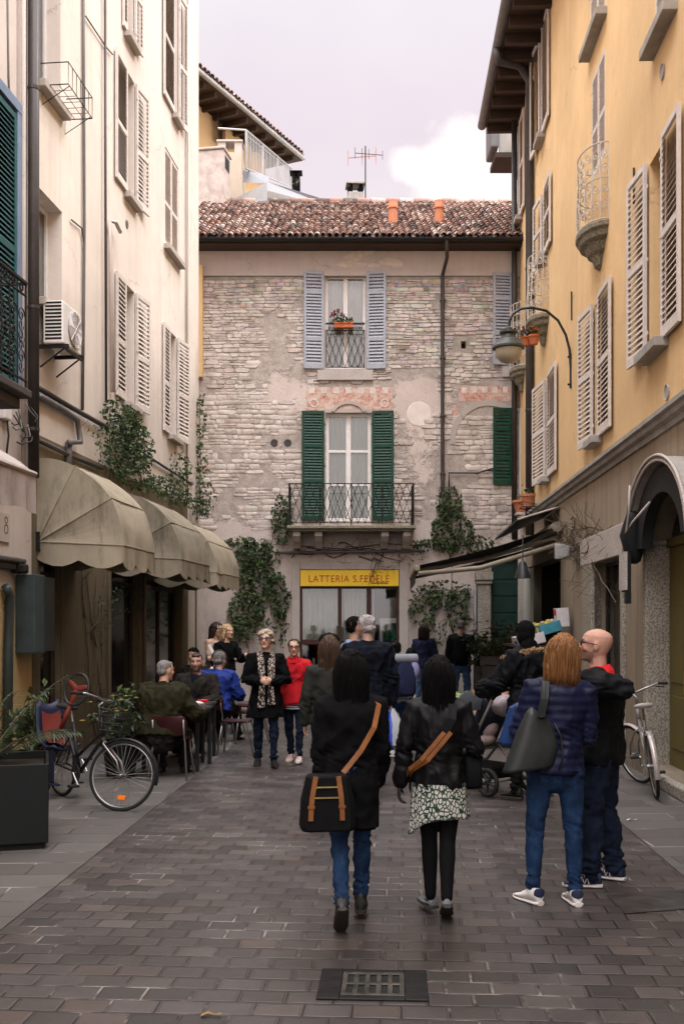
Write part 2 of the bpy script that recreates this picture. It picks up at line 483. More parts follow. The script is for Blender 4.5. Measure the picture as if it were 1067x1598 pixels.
def canvas(name, col, dirt):
    n = NT(name)
    c = n.mix(n.ramp(n.noise(1.6, 6, .7), [(.35, 0), (.75, .55)]), col, dirt)
    st = n.noise(1.0, 6, .75, n.vec((4, 4, 1.1)))
    c = n.mix(n.ramp(st, [(.52, 0), (.75, .75)]), c, sc(dirt, .5))
    n.set(c, .9, 0, .1)
    n.bump(n.math('ADD', n.noise(3, 3, .5), n.math('MULTIPLY', n.noise(300, 1, .5), .15)), .35, .03)
    return n.mat
m_canvas = canvas('beige_canvas', (.34, .29, .215), (.17, .145, .105))
m_canvas2 = canvas('mouldy_beige_canvas', (.27, .23, .175), (.055, .06, .038))
m_canvas3 = canvas('grey_pink_canvas', (.42, .36, .33), (.22, .18, .17))
m_darkcanvas = canvas('charcoal_canvas', (.050, .046, .044), (.03, .028, .026))
m_armmetal = M('olive_grey_metal', (.22, .19, .14), .5, .2, 5, .05)

def fresco():
    n = NT('faded_fresco')
    e = n.noise(5, 6, .75); e2 = n.noise(14, 5, .7)
    c = n.ramp(e2, [(.36, (.36, .13, .085)), (.52, (.50, .27, .21)), (.62, (.56, .43, .37))])
    c = n.mix(n.ramp(e, [(.44, 0), (.6, .95)]), c, (.60, .49, .43))
    n.set(c, .92, 0, .1)
    return n.mat
m_fresco = fresco()
m_frescopale = M('pale_fresco', (.62, .53, .47), .92, .2, 7, .1)
# ================================================================= building helpers
def wall(name, parent, u0, u1, v0, v1, holes, mats, depth=.24, sub=.6, maskfn=None, room=.45, y=0.0, ret=None):
    """outer skin with real openings: cells, reveals and a dark box behind each opening. holes: (a,b,c,d)"""
    mb = MB(); us = {u0, u1}; vs = {v0, v1}
    for h in holes:
        us |= {h[0], h[1]}; vs |= {h[2], h[3]}
    def fill(S, lo, hi):
        S = sorted(x for x in S if lo <= x <= hi); out = [S[0]]
        for x in S[1:]:
            if x - out[-1] < 1e-4: continue
            k = max(1, int(math.ceil((x - out[-1]) / sub))); p = out[-1]
            out += [p + (x - p) * i / k for i in range(1, k + 1)]
        return out
    U = fill(us, u0, u1); W = fill(vs, v0, v1)
    ids = {}
    def vid(i, j):
        if (i, j) not in ids:
            if maskfn: mb.col = maskfn(U[i], W[j])
            ids[(i, j)] = mb.av((U[i], y, W[j]))
        return ids[(i, j)]
    for i in range(len(U) - 1):
        for j in range(len(W) - 1):
            cu = (U[i] + U[i + 1]) / 2; cv = (W[j] + W[j + 1]) / 2
            if any(h[0] < cu < h[1] and h[2] < cv < h[3] for h in holes): continue
            mb.af([vid(i, j), vid(i + 1, j), vid(i + 1, j + 1), vid(i, j + 1)])
    mb.col = (.9, .1, 0) if maskfn else None
    for h in holes:
        a, b, c, d = h[:4]; a, b = max(a, u0), min(b, u1); dp = h[4] if len(h) > 4 else depth; rm = h[5] if len(h) > 5 else room
        mb.mi = 0; y1 = y + dp
        mb.quad((a, y, c), (a, y, d), (a, y1, d), (a, y1, c)); mb.quad((b, y, d), (b, y, c), (b, y1, c), (b, y1, d))
        mb.quad((a, y, d), (b, y, d), (b, y1, d), (a, y1, d)); mb.quad((b, y, c), (a, y, c), (a, y1, c), (b, y1, c))
        mb.mi = 1; y2 = y1 + rm; e = .25
        mb.quad((a - e, y2, c - .1), (b + e, y2, c - .1), (b + e, y2, d + .2), (a - e, y2, d + .2))
        mb.quad((a - e, y1, c - .1), (a - e, y2, c - .1), (a - e, y2, d + .2), (a - e, y1, d + .2)); mb.quad((b + e, y2, c - .1), (b + e, y1, c - .1), (b + e, y1, d + .2), (b + e, y2, d + .2))
        mb.quad((a - e, y2, d + .2), (b + e, y2, d + .2), (b + e, y1, d + .2), (a - e, y1, d + .2)); mb.quad((a - e, y1, c - .1), (b + e, y1, c - .1), (b + e, y2, c - .1), (a - e, y2, c - .1))
    mb.mi = 0
    if ret:
        mb.quad((u0, y + ret, v0), (u0, y, v0), (u0, y, v1), (u0, y + ret, v1)); mb.quad((u1, y, v0), (u1, y + ret, v0), (u1, y + ret, v1), (u1, y, v1))
        mb.quad((u0, y, v1), (u1, y, v1), (u1, y + ret, v1), (u0, y + ret, v1))
    return mb.build(name, mats, parent)

def shutter(parent, hinge, w, v0, v1, m, side, out=6, y=-.03, rails=(.45,), slat=.068, label=None, flip=None):
    """louvred leaf; side -1 opens to the left of its hinge, +1 to the right; out = degrees off the wall"""
    mb = MB(); hgt = v1 - v0; st = min(.055, w * .16); t = .018
    mb.box(0, st, -t, t, 0, hgt); mb.box(w - st, w, -t, t, 0, hgt)
    zs = [0] + [r * hgt for r in rails] + [hgt]
    bars = [(0, .10)] + [(r * hgt - .035, r * hgt + .035) for r in rails] + [(hgt - .07, hgt)]
    for a, b in bars: mb.box(st, w - st, -t * .98, t * .98, a, b)
    for (a0, a1), (b0, b1) in zip(bars[:-1], bars[1:]):
        k = max(1, int((b0 - a1) / slat)); stp = (b0 - a1) / k
        for i in range(k):
            z = a1 + stp * (i + .5)
            c, s_ = math.cos(R(52)), math.sin(R(52))
            hw = slat * .56
            P = [(-c * hw, -s_ * hw), (c * hw, s_ * hw)]
            # slat: outer edge down
            y0, z0 = -.016, z - hw * .75; y1_, z1 = .016, z + hw * .75
            if (side < 0) if flip is None else flip: z0, z1 = z1, z0
            mb.poly([(st, y0, z0), (w - st, y0, z0), (w - st, y1_, z1), (st, y1_, z1)])
            mb.poly([(st, y0, z0 - .008), (st, y1_, z1 - .008), (w - st, y1_, z1 - .008), (w - st, y0, z0 - .008)])
    for hz in (.12, .5, .88):                       # hinge straps
        mb.box(-.02, .05, -t - .006, -t, hgt * hz - .02, hgt * hz + .02)
    a = math.pi + R(out) if side < 0 else -R(out)
    o = mb.build('shutter', m, parent, loc=(hinge, y, v0), rot=(0, 0, a))
    if label: o['label'] = label
    return o

def win(parent, u0, u1, v0, v1, fm, pm, y=.15, fw=.06, mull=True, trans=(), pane_name='pane', cur=None, name='window', low=None, label=None):
    """timber window set back in its opening: frame (the part), with glass and curtain as sub-parts"""
    mb = MB(); d = .05
    mb.box(u0, u0 + fw, y, y + d, v0, v1); mb.box(u1 - fw, u1, y, y + d, v0, v1)
    mb.box(u0 + fw, u1 - fw, y + .002, y + d, v0, v0 + fw); mb.box(u0 + fw, u1 - fw, y + .002, y + d, v1 - fw, v1)
    um = (u0 + u1) / 2
    if mull:
        mb.box(um - fw * .75, um + fw * .75, y - .008, y + d, v0 + fw, v1 - fw)
    for t in trans:
        vz = v0 + (v1 - v0) * t
        mb.box(u0 + fw, um - fw * .75 if mull else u1 - fw, y + .004, y + d, vz - fw * .4, vz + fw * .4)
        if mull: mb.box(um + fw * .75, u1 - fw, y + .004, y + d, vz - fw * .4, vz + fw * .4)
    if low:
        mb.box(u0 + fw, u1 - fw, y + .012, y + d, v0 + fw, v0 + (v1 - v0) * low)
    o = mb.build(name, fm, parent, bevel=.004)
    if label: o['label'] = label
    p = MB(); p.quad((u0 + fw * .5, y + d * .6, v0), (u1 - fw * .5, y + d * .6, v0), (u1 - fw * .5, y + d * .6, v1), (u0 + fw * .5, y + d * .6, v1))
    p.build('pane', pm, o)
    if cur:
        c = MB()
        for (a, b) in ([(u0 + fw, um), (um, u1 - fw)] if mull else [(u0 + fw, u1 - fw)]):
            n = 24; k = 6
            rows = []
            for j in range(k + 1):
                z = v0 + .03 + (v1 - v0 - .06) * j / k
                rows.append([(a + (b - a) * i / n, y + d + .06 + .022 * math.sin(i * 1.9 + a * 9 + j * .25), z) for i in range(n + 1)])
            c.rings(rows, closed=False, cap=False)
        c.build('curtain', cur, o, smooth=True)
    return o

def sill(parent, u0, u1, v, m, proj=.09, th=.07, name='sill', depth=.15):
    mb = MB(); mb.box(u0, u1, -proj, depth, v - th, v)
    return mb.build(name, m, parent, bevel=.01)

def rail_panel(mb, x0, x1, y, z0, z1, step=.11, r=.008, style='cross'):
    """flat railing between two points along x"""
    mb.box(x0, x1, y - .012, y + .012, z1 - .02, z1); mb.box(x0, x1, y - .008, y + .008, z0, z0 + .016)
    n = max(1, int(round((x1 - x0) / step))); st = (x1 - x0) / n
    if style == 'bars':
        for i in range(n + 1): mb.tube([(x0 + i * st, y, z0), (x0 + i * st, y, z1)], r, 5)
    else:                                            # slender X lattice: each bar bows across its neighbour
        for i in range(n + 1):
            x = x0 + i * st
            if i in (0, n): mb.tube([(x, y, z0), (x, y, z1)], r * 1.3, 5)
        for i in range(n):
            a = x0 + i * st; b = a + st
            mb.tube([(a, y - .004, z0), (b, y - .004, (z0 + z1) / 2), (a, y - .004, z1)], r * .8, 4)
            mb.tube([(b, y + .004, z0), (a, y + .004, (z0 + z1) / 2), (b, y + .004, z1)], r * .8, 4)

def scroll(mb, c, rad, turns, r, plane='xz', flip=1, y=0, n=18):
    pts = []
    for i in range(n + 1):
        t = i / n; a = t * turns * 2 * PI * flip; q = rad * (1 - .8 * t)
        pts.append((c[0] + q * math.cos(a), y, c[1] + q * math.sin(a)))
    mb.tube(pts, r, 4)

def tile_roof(name, parent, mats, width, slope, M4, tw=.148, tl=.31, seed=1, ridge=True):
    """barrel tiles laid one by one on a slope; M4 maps (x along eave, s up the slope, n normal) to the parent"""
    rnd = random.Random(seed); mb = MB(); mb.M = M4
    nc = int(width / tw); nr = int(slope / tl)
    pal = [(.30, .165, .125), (.38, .24, .19), (.25, .135, .105), (.46, .34, .28), (.19, .12, .10), (.34, .20, .165), (.50, .40, .35), (.12, .085, .075)]
    mb.col = (.10, .06, .045)
    mb.quad((-.05, 0, -.01), (width + .05, 0, -.01), (width + .05, slope, -.01), (-.05, slope, -.01))
    for i in range(nc):
        for j in range(nr):
            x = tw * (i + .5) + rnd.uniform(-.012, .012); s0 = tl * j - .06 + rnd.uniform(-.012, .012); s1 = s0 + tl + .10
            r0 = tw * .47; r1 = tw * .40; lift = .028; tilt = rnd.uniform(-.01, .01)
            c = rnd.choice(pal); k = rnd.uniform(.75, 1.15); mb.col = sc(c, k)
            n = 6
            def ring(s, r, z): return [(x + tilt * (s - s0) * 4 - r * math.cos(PI * q / n), s, z + r * .8 * math.sin(PI * q / n)) for q in range(n + 1)]
            z0 = .035 + lift + rnd.uniform(0, .012); z1 = .035
            mb.rings([ring(s0, r0 * .82, z0 - .012), ring(s0, r0, z0), ring(s1, r1, z1)], closed=False, cap=False)
            # pan tile between two covers
            xp = x + tw / 2; mb.col = sc(rnd.choice(pal), rnd.uniform(.45, .8))
            mb.rings([[(xp - tw * .42 * math.cos(PI * q / 4), s0 - .03, .05 - .045 * math.sin(PI * q / 4) + .012) for q in range(5)],
                      [(xp - tw * .42 * math.cos(PI * q / 4), s1, .05 - .045 * math.sin(PI * q / 4)) for q in range(5)]], closed=False, cap=False)
    if ridge:
        k = int(width / .38)
        for i in range(k):
            mb.col = sc(rnd.choice(pal), rnd.uniform(.8, 1.1)); x0 = .38 * i; n = 6
            mb.rings([[(x0 + dx, slope - .11 * math.cos(PI * q / n), .04 + zz + .11 * math.sin(PI * q / n)) for q in range(n + 1)] for dx, zz in ((-.02, .02), (.40, 0))], closed=False, cap=False)
    mb.M = None
    return mb.build(name, mats, parent, smooth='auto')

def frame_M(o, x, s):
    """matrix from origin, x axis and slope axis (normal = x cross s)"""
    x = V(x).normalized(); s = V(s).normalized(); n = x.cross(s)
    m = Matrix((x, s, n)).transposed().to_4x4(); m.translation = V(o)
    return m

# ================================================================= vegetation helpers
GREENS = [(.030, .058, .018), (.050, .088, .026), (.018, .038, .013), (.085, .115, .040), (.035, .062, .030), (.060, .075, .020)]
def leaf(mb, p, d, nrm, L, W, col, fold=.25):
    d = d.normalized(); s_ = d.cross(nrm)
    if s_.length < 1e-3: s_ = d.orthogonal()
    s_.normalize(); n_ = s_.cross(d)
    mb.col = col
    a = p; m1 = p + d * L * .45; tip = p + d * L - n_ * L * .12
    l_ = m1 + s_ * W * .5 + n_ * W * fold; r_ = m1 - s_ * W * .5 + n_ * W * fold
    i = [mb.av(a), mb.av(l_), mb.av(tip), mb.av(r_), mb.av(m1)]
    mb.af([i[0], i[4], i[1]]); mb.af([i[1], i[4], i[2]]); mb.af([i[0], i[3], i[4]]); mb.af([i[3], i[2], i[4]])

def rv(rnd, k=1.0): return V((rnd.uniform(-k, k), rnd.uniform(-k, k), rnd.uniform(-k, k)))

def wander(rnd, a, b, n, amp, nrm=None):
    a, b = V(a), V(b); pts = []
    off = rnd.uniform(0, 99)
    for i in range(n + 1):
        t = i / n; p = a.lerp(b, t)
        w = V((noise.noise((t * 3 + off, 0, 0)), noise.noise((t * 3 + off, 7, 0)), noise.noise((t * 3 + off, 0, 9)))) * amp * math.sin(PI * min(1, t * 1.2 + .1))
        if nrm is not None: w -= nrm * w.dot(nrm) * .8
        pts.append(p + w)
    return pts

def vine(name, label, cat, stems, clumps, nrm, seed=1, leafL=.07, group=None, greens=GREENS, stem_r=.012, twigs=0, leaf_m=None):
    """stems: list of (a,b,amp); clumps: list of (centre, (ru, rv), count): leaves hang off a wall whose outward normal is nrm"""
    rnd = random.Random(seed); root = empty(name, stems[0][0] if stems else clumps[0][0], 0, label, cat, group)
    o = V(root.location); up = V((0, 0, 1)); sd = up.cross(nrm)
    st = MB(); fo = MB()
    for a, b, amp in stems:
        pts = wander(rnd, V(a) - o, V(b) - o, 14, amp, nrm)
        st.chain(pts, [(stem_r * (1 - .6 * i / 14),) * 2 for i in range(15)], n=5)
        for k in range(twigs):
            i = rnd.randrange(2, 13); q = pts[i]; d = (rv(rnd) + nrm * .3 + up * rnd.uniform(-.3, .6)).normalized() * rnd.uniform(.15, .5)
            st.tube(wander(rnd, q, q + d, 5, .08), stem_r * .28, 4)
            q2 = q + d * .6; d2 = (d * .4 + rv(rnd, .2)); st.tube([q2, q2 + d2], stem_r * .2, 4)
    for c, (ru, rh), cnt in clumps:
        c = V(c) - o
        for i in range(max(2, cnt // 40)):           # short carrying twigs
            q = c + sd * rnd.gauss(0, ru * .5) + up * rnd.gauss(0, rh * .5) + nrm * rnd.uniform(.01, .1)
            st.tube(wander(rnd, q, q + rv(rnd, .22) - up * .1, 5, .06), stem_r * .3, 4)
        for i in range(cnt):
            t = rnd.random() ** .5; an = rnd.uniform(0, 2 * PI)
            q = c + sd * (math.cos(an) * t * ru) + up * (math.sin(an) * t * rh)
            k = noise.noise((q.x * 5 + seed, q.y * 5, q.z * 5))
            if k < -.22 and rnd.random() < .75: continue
            q = q + nrm * (rnd.random() ** 1.6 * .28 * (1 - t * .5) + .015)
            d = (rv(rnd, 1) * .8 + nrm * .5 - up * .55).normalized()
            g = rnd.choice(greens); br = (.75 + .5 * rnd.random()) * (1.15 + .8 * k)
            leaf(fo, q, d, (nrm + rv(rnd, .7)).normalized(), leafL * rnd.uniform(.45, 1.45), leafL * rnd.uniform(.4, .85), sc(g, br))
    if st.v: st.build('stem', m_stem if not twigs else m_twig, root, smooth=True)
    if fo.v: fo.build('foliage', leaf_m or m_leaf, root)
    return root
# ================================================================= ground
def sheet(name, pts, z, m, label=None):
    mb = MB(); mb.poly([(p[0], p[1], z) for p in pts]); return tag(mb.build(name, m), kind='structure')
sheet('ground', [(-300, -300), (300, -300), (300, 400), (-300, 400)], -.012, m_conc)
gdir = (605 - CX) / FX                                   # the street runs slightly to the right
def lx(y): return -1.70 + gdir * (y - 12.39) - (0.0)
def rx(y): return gp(963, 1280).x + gdir * (y - gp(963, 1280).y)
sheet('street', [(lx(-14), -14), (rx(-14), -14), (rx(24), 24), (lx(24), 24)], 0, m_pavers)
sheet('left_pavement', [(-9, -14), (lx(-14) - .002, -14), (lx(24) - .002, 24), (-9, 24)], .004, m_slabs)
sheet('right_pavement', [(rx(-14) + .002, -14), (7, -14), (7, 24), (rx(24) + .002, 24)], .004, m_slabs)

# dark patched slab at the right edge of the setts
p = [gp(945, 1398), gp(1067, 1388), gp(1090, 1418), gp(975, 1427)]
mb = MB(); mb.poly([(q.x, q.y, .006) for q in p])
tag(mb.build('utility_cover', M('dark_cover', (.040, .036, .034), .5, .6, 7, .6, 30)), 'flat dark utility cover let into the setts at the right edge of the street', 'utility cover')

# ================================================================= drain grate in the foreground
g0 = gp(582, 1538)
gr = empty('drain_grate', (g0.x, g0.y, 0), R(-3), 'dark iron drain grate with square holes sunk in the setts in the foreground', 'drain grate')
m_grate = M('worn_iron', (.075, .068, .058), .5, .7, 14, .5, 40, metal=.6)
mb = MB(); W_, D_ = .265, .215
fr_ = .11
mb.box(-W_, -W_ + fr_, -D_, D_, .0, .012); mb.box(W_ - fr_, W_, -D_, D_, .0, .012)
mb.box(-W_ + fr_, W_ - fr_, -D_, -D_ + .05, .0, .011); mb.box(-W_ + fr_, W_ - fr_, D_ - .05, D_, .0, .011)
mb.build('frame', M('dark_iron', (.014, .013, .013), .5, .4, 14, .4, 40, metal=.4), gr, bevel=.004)
mb = MB(); x0, x1, y0, y1 = -W_ + fr_ + .002, W_ - fr_ - .002, -D_ + .052, D_ - .052
nx, ny = 5, 2; bw = .026
for i in range(nx + 1):
    x = x0 + (x1 - x0 - bw) * i / nx; mb.box(x, x + bw, y0, y1, .004, .012)
for j in range(ny + 1):
    yy = y0 + (y1 - y0 - bw) * j / ny; mb.box(x0, x1, yy, yy + bw, .0045, .0125)
mb.build('grating', m_grate, gr, bevel=.003)
mb = MB(); mb.quad((x0, y0, .003), (x1, y0, .003), (x1, y1, .003), (x0, y1, .003)); mb.build('shaft', m_dark, gr)

# ================================================================= facade at the end of the street
FY = 24.0
FF = Frame((0, FY, 0), (1, 0, 0))
def fu(px, w=0): return FF.u(px, w)
def fv(py, w=0): return FF.uv(CX, py, w)[1]
fac = FF.root('stone_house', 'three storey rubble stone house with clay tile roof closing the end of the street', 'house')
fL, fR = fu(300), 4.35
holes = [(fu(507), fu(571), fv(576), fv(428)),           # upper french window
         (fu(508), fu(579), fv(813), fv(644)),           # balcony door
         (fu(468), fu(622.5), .12, fv(889), .22, 3.2),    # shop front
         (fu(766), fu(812), .02, fv(872)),               # green door
         (fu(719), fu(727), fv(544), fv(532), .2, .1)]
dia = [(fu(428), fv(691)), (fu(449), fv(691))]
def fmask(u, v):
    r = .07
    def soft(x, a, b): return min(1, max(0, (x - a) / (b - a)))
    def boxm(ua, ub, va, vb, k=.5): return soft(u, ua - k, ua + k) * (1 - soft(u, ub - k, ub + k)) * soft(v, va - k, va + k) * (1 - soft(v, vb - k, vb + k))
    r += .55 * boxm(fu(620), fu(690), fv(765), fv(585), .25)
    r += .42 * boxm(fu(310), fu(800), fv(650), fv(590), .3)
    r += .30 * boxm(fu(400), fu(480), fv(760), fv(585), .5)
    r += .75 * (1 - soft(v, fv(830), fv(785)))
    r += .25 * boxm(fu(420), fu(475), fv(600), fv(470), .3)
    r += .35 * boxm(fu(700), fu(740), fv(740), fv(650), .2)
    r -= .35 * boxm(fu(715), fu(800), fv(850), fv(625), .25)
    r -= .22 * boxm(fu(600), fu(800), fv(585), fv(430), .35)
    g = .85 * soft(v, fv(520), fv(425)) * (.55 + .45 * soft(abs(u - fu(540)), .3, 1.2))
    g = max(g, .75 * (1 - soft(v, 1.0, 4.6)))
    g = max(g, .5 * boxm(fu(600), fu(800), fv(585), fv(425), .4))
    return (min(1, max(0, r)), min(1, g), 0)
wall('wall', fac, fL, fR, 0, fv(431), holes, [m_stone, m_room], sub=.13, maskfn=fmask, ret=7)
# rubble laid stone by stone in rough courses wherever the old plaster has gone
rnd = random.Random(17); mb = MB(); v_ = fv(828)
SP = [(.60, .535, .485), (.54, .475, .425), (.47, .41, .36), (.67, .60, .55), (.58, .52, .47), (.48, .41, .355), (.35, .295, .255), (.52, .41, .345), (.42, .365, .325)]
while v_ < fv(434):
    big = v_ < fv(610); rh_ = rnd.uniform(.06, .155) if big else rnd.uniform(.05, .115); u_ = fL + rnd.uniform(0, .2)
    while u_ < fu(806):
        lw_ = rnd.uniform(.10, .42) if big else rnd.uniform(.09, .38); cu, cv = u_ + lw_ / 2, v_ + rh_ / 2
        left = cu < fu(470)
        r_, g_, _ = fmask(cu, cv); k_ = r_ + .75 * noise.noise((cu * 1.1, 3.3, cv * 1.1)) + .35 * noise.noise((cu * 3.7, 9.1, cv * 3.7))
        hit = any(h[0] - .04 < u_ + lw_ and h[1] + .04 > u_ and h[2] - .04 < v_ + rh_ and h[3] + .06 > v_ for h in holes) or any(abs(q[0] - cu) < lw_ / 2 + .10 and abs(q[1] - cv) < rh_ / 2 + .10 for q in dia) or (fv(643) < cv + rh_ / 2 and cv - rh_ / 2 < fv(601) and (fu(473) < cu + lw_ / 2 and cu - lw_ / 2 < fu(617) or cu + lw_ / 2 > fu(708)))
        split = rnd.random() < (.14 if big else .18)
        if k_ < .36 + rnd.uniform(-.05, .05) and not hit and v_ + rh_ < fv(432.5):
            for (za, zb) in (((v_, v_ + rh_ * .48), (v_ + rh_ * .52, v_ + rh_)) if split else ((v_, v_ + rh_),)):
                dz_ = .045 * noise.noise((cu * .9, 1.7, za * 2)); jt = .010
                hu, hv = lw_ / 2 - .005, (zb - za) / 2 - .0045; pr_ = rnd.uniform(.002, .010) if left and big else rnd.uniform(.003, .021); tl_ = rnd.uniform(-.03, .03)
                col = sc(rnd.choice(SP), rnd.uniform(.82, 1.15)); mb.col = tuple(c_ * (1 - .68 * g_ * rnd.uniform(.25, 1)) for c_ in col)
                base_ = [(-1, -.55), (-.8, -1), (-.1, -1), (.7, -1), (1, -.6), (1, .5), (.75, 1), (0, 1), (-.75, 1), (-1, .6)]
                pts_ = [(cu + a * hu + rnd.uniform(-jt, jt), (za + zb) / 2 + dz_ + b * hv + tl_ * a * hu + rnd.uniform(-jt, jt) * .7) for a, b in base_]
                cxm, czm = sum(p[0] for p in pts_) / 10, sum(p[1] for p in pts_) / 10
                o1 = [mb.av((a, .002, b)) for a, b in pts_]; o2 = [mb.av((cxm + (a - cxm) * .985, -pr_ * .7, czm + (b - czm) * .97)) for a, b in pts_]; o3 = [mb.av((cxm + (a - cxm) * .94, -pr_ - rnd.uniform(0, .004), czm + (b - czm) * .86)) for a, b in pts_]
                for A_, B_ in ((o1, o2), (o2, o3)):
                    for q in range(10): mb.af([A_[q], A_[(q + 1) % 10], B_[(q + 1) % 10], B_[q]])
                mb.af(o3)
        u_ += lw_
    v_ += rh_
mb.build('stonework', m_laid, fac, smooth='auto')
wall('upper_wall', fac, fL, fR, fv(431) + .001, fv(372), [], [plaster('lavender_plaster', (.55, .475, .44), (.30, .25, .22), 9.4, 10.2, .35, .3), m_room], y=-.03, ret=7)
mb = MB(); mb.box(fL, fR, -.10, -.032, fv(392), fv(384)); mb.build('cornice', m_stucco, fac, bevel=.01)
# old patches where the render fell off under the eave
rnd = random.Random(4); mb = MB()
for i in range(16):
    cu = fu(rnd.uniform(532, 622)); cv = fv(rnd.uniform(389, 415)); rr = rnd.uniform(.05, .16)
    if abs(cu - fu(592)) > .55 and cv > fv(398): continue
    mb.poly([(cu + rr * 1.8 * math.cos(a) * rnd.uniform(.6, 1.1), -.036 - i * .0004, cv + rr * .6 * math.sin(a) * rnd.uniform(.6, 1.1)) for a in (2 * PI * k / 11 for k in range(11))])
mb.build('bare_patch', M('bare_lime', (.60, .52, .45), .95, .2, 12, .5), fac)
mb = MB(); mb.box(fL - .1, fu(317.5), -.16, .02, fv(590), fv(417)); mb.build('corner_strip', m_strip, fac)
# roof
ez, eh = FY - .55, fv(372, .55) + .02; rdep = 5.2; rzt = ez + rdep
rh = CH + (HY - 319) / FX * rzt
M4 = frame_M((fL - .35, ez - FY, eh), (1, 0, 0), (0, rdep, rh - eh))
tile_roof('roof', fac, m_tile, fR - fL + .7, math.hypot(rdep, rh - eh), M4, seed=3)
mb = MB(); mb.quad((fL, rdep - .55, rh - .03), (fR + .3, rdep - .55, rh - .03), (fR + .3, rdep + 6, eh), (fL, rdep + 6, eh)); mb.build('roof_back', m_tile, fac)
mb = MB(); mb.box(fL, fR + .3, -.5, .0, eh - .12, eh - .06); mb.build('eave_soffit', m_wood, fac)
mb = MB()
gx = [(.07 * math.cos(a), .07 * math.sin(a)) for a in (PI + PI * k / 8 for k in range(9))]
mb.rings([[(x, -.60 + a, eh - .03 + b) for a, b in gx] for x in (fL, fR + .3)], closed=False, cap=False)
mb.rings([[(x, -.60 + a * .86, eh - .03 + b * .86) for a, b in gx] for x in (fL, fR + .3)], closed=False, cap=False)
mb.build('gutter', m_darkmetal, fac, smooth=True)
def Fp(px, py, w): return V((fu(px, w), -w, fv(py, w)))
mb = MB(); mb.tube([V((fu(697, .6), -.6, eh - .08)), Fp(697, 402, .5), Fp(690, 430, .1), Fp(690, 560, .09), Fp(690, 640, .09), Fp(690, 775, .09)], .042, 10)
for yy in (470, 560, 650, 740): mb.box(fu(690) - .06, fu(690) + .06, -.14, 0, fv(yy) - .015, fv(yy) + .015)
mb.build('downpipe', m_pipe, fac, smooth='auto')
mb = MB(); mb.tube([Fp(802, 190, .12), Fp(802, 520, .12), Fp(802, 842, .12)], .062, 10); mb.build('downpipe', m_pipe, fac, smooth=True)
mb = MB(); mb.tube([Fp(700, 760, .06), Fp(700, 738, .06), Fp(745, 738, .06), Fp(772, 730, .06)], .02, 8); mb.build('conduit', m_pipe, fac, smooth=True)
mb = MB(); mb.tube([Fp(741, 920, .08), Fp(741, 1092, .08)], .042, 10); mb.build('downpipe', m_greypipe, fac, smooth=True)
# round vents with iron crosses
for u_, v_ in dia:
    mb = MB(); mb.lathe([(.085, 0), (.075, .015), (.0, .012)], 16); me = mb.build('vent', m_pipe, fac, loc=(u_, -.004, v_), rot=(R(90), 0, 0))
# upper french window with grey shutters
w_ = win(fac, fu(507), fu(571), fv(576), fv(428), m_whitepaint, m_glass, y=.12, cur=m_whitecurt, fw=.07, trans=())
shutter(w_, fu(505), fu(505) - fu(474), fv(576), fv(424), m_lavshut, -1, 7, rails=(.30, .78)); shutter(w_, fu(572), fu(602) - fu(572), fv(576), fv(424), m_lavshut, 1, 7, rails=(.30, .78))
mb = MB(); mb.box(fu(495), fu(582), -.07, 0, fv(594), fv(578)); mb.build('sill', m_whitestone, fac, bevel=.01)
mb = MB(); mb.box(fu(503), fu(575), -.012, .0, fv(427), fv(421)); mb.box(fu(502), fu(507), -.010, 0, fv(577), fv(427)); mb.box(fu(571), fu(575), -.010, 0, fv(577), fv(427)); mb.build('window_surround', m_stucco, fac)
mb = MB(); rail_panel(mb, fu(509), fu(568), -.02, fv(574), fv(515), .135, .009); mb.box(fu(508), fu(569), -.035, -.012, fv(507), fv(504)); mb.build('railing', m_iron, w_)
# balcony door with green shutters
w_ = win(fac, fu(508), fu(579), fv(813), fv(644), m_whitepaint, m_glass, y=.12, cur=m_curtain, fw=.075, trans=(.34, .65), name='balcony_door')
shutter(w_, fu(506), fu(506) - fu(471), fv(812), fv(642), m_greenshut, -1, 5, rails=(.36, .68), slat=.062); shutter(w_, fu(580), fu(614) - fu(580), fv(812), fv(642), m_greenshut, 1, 5, rails=(.36, .68), slat=.062)
mb = MB(); mb.box(fu(507), fu(581), -.012, .0, fv(644), fv(638)); mb.build('window_surround', m_stucco, fac)
# partly visible windows at the right
for (ya, yb, m_, nm) in ((570, 427, m_lavshut, 'grey'), (757, 637, m_greenshut, 'green')):
    w_ = win(fac, fu(799), fu(845), fv(yb + (ya - yb)), fv(yb), m_whitepaint, m_glassdark, y=-.01)
    shutter(w_, fu(798), fu(798) - fu(768), fv(ya), fv(yb), m_, -1, 7, rails=(.34, .72))
mb = MB(); mb.box(fu(783), fR, -.06, 0, fv(589), fv(573)); mb.build('sill', m_whitestone, fac, bevel=.01)
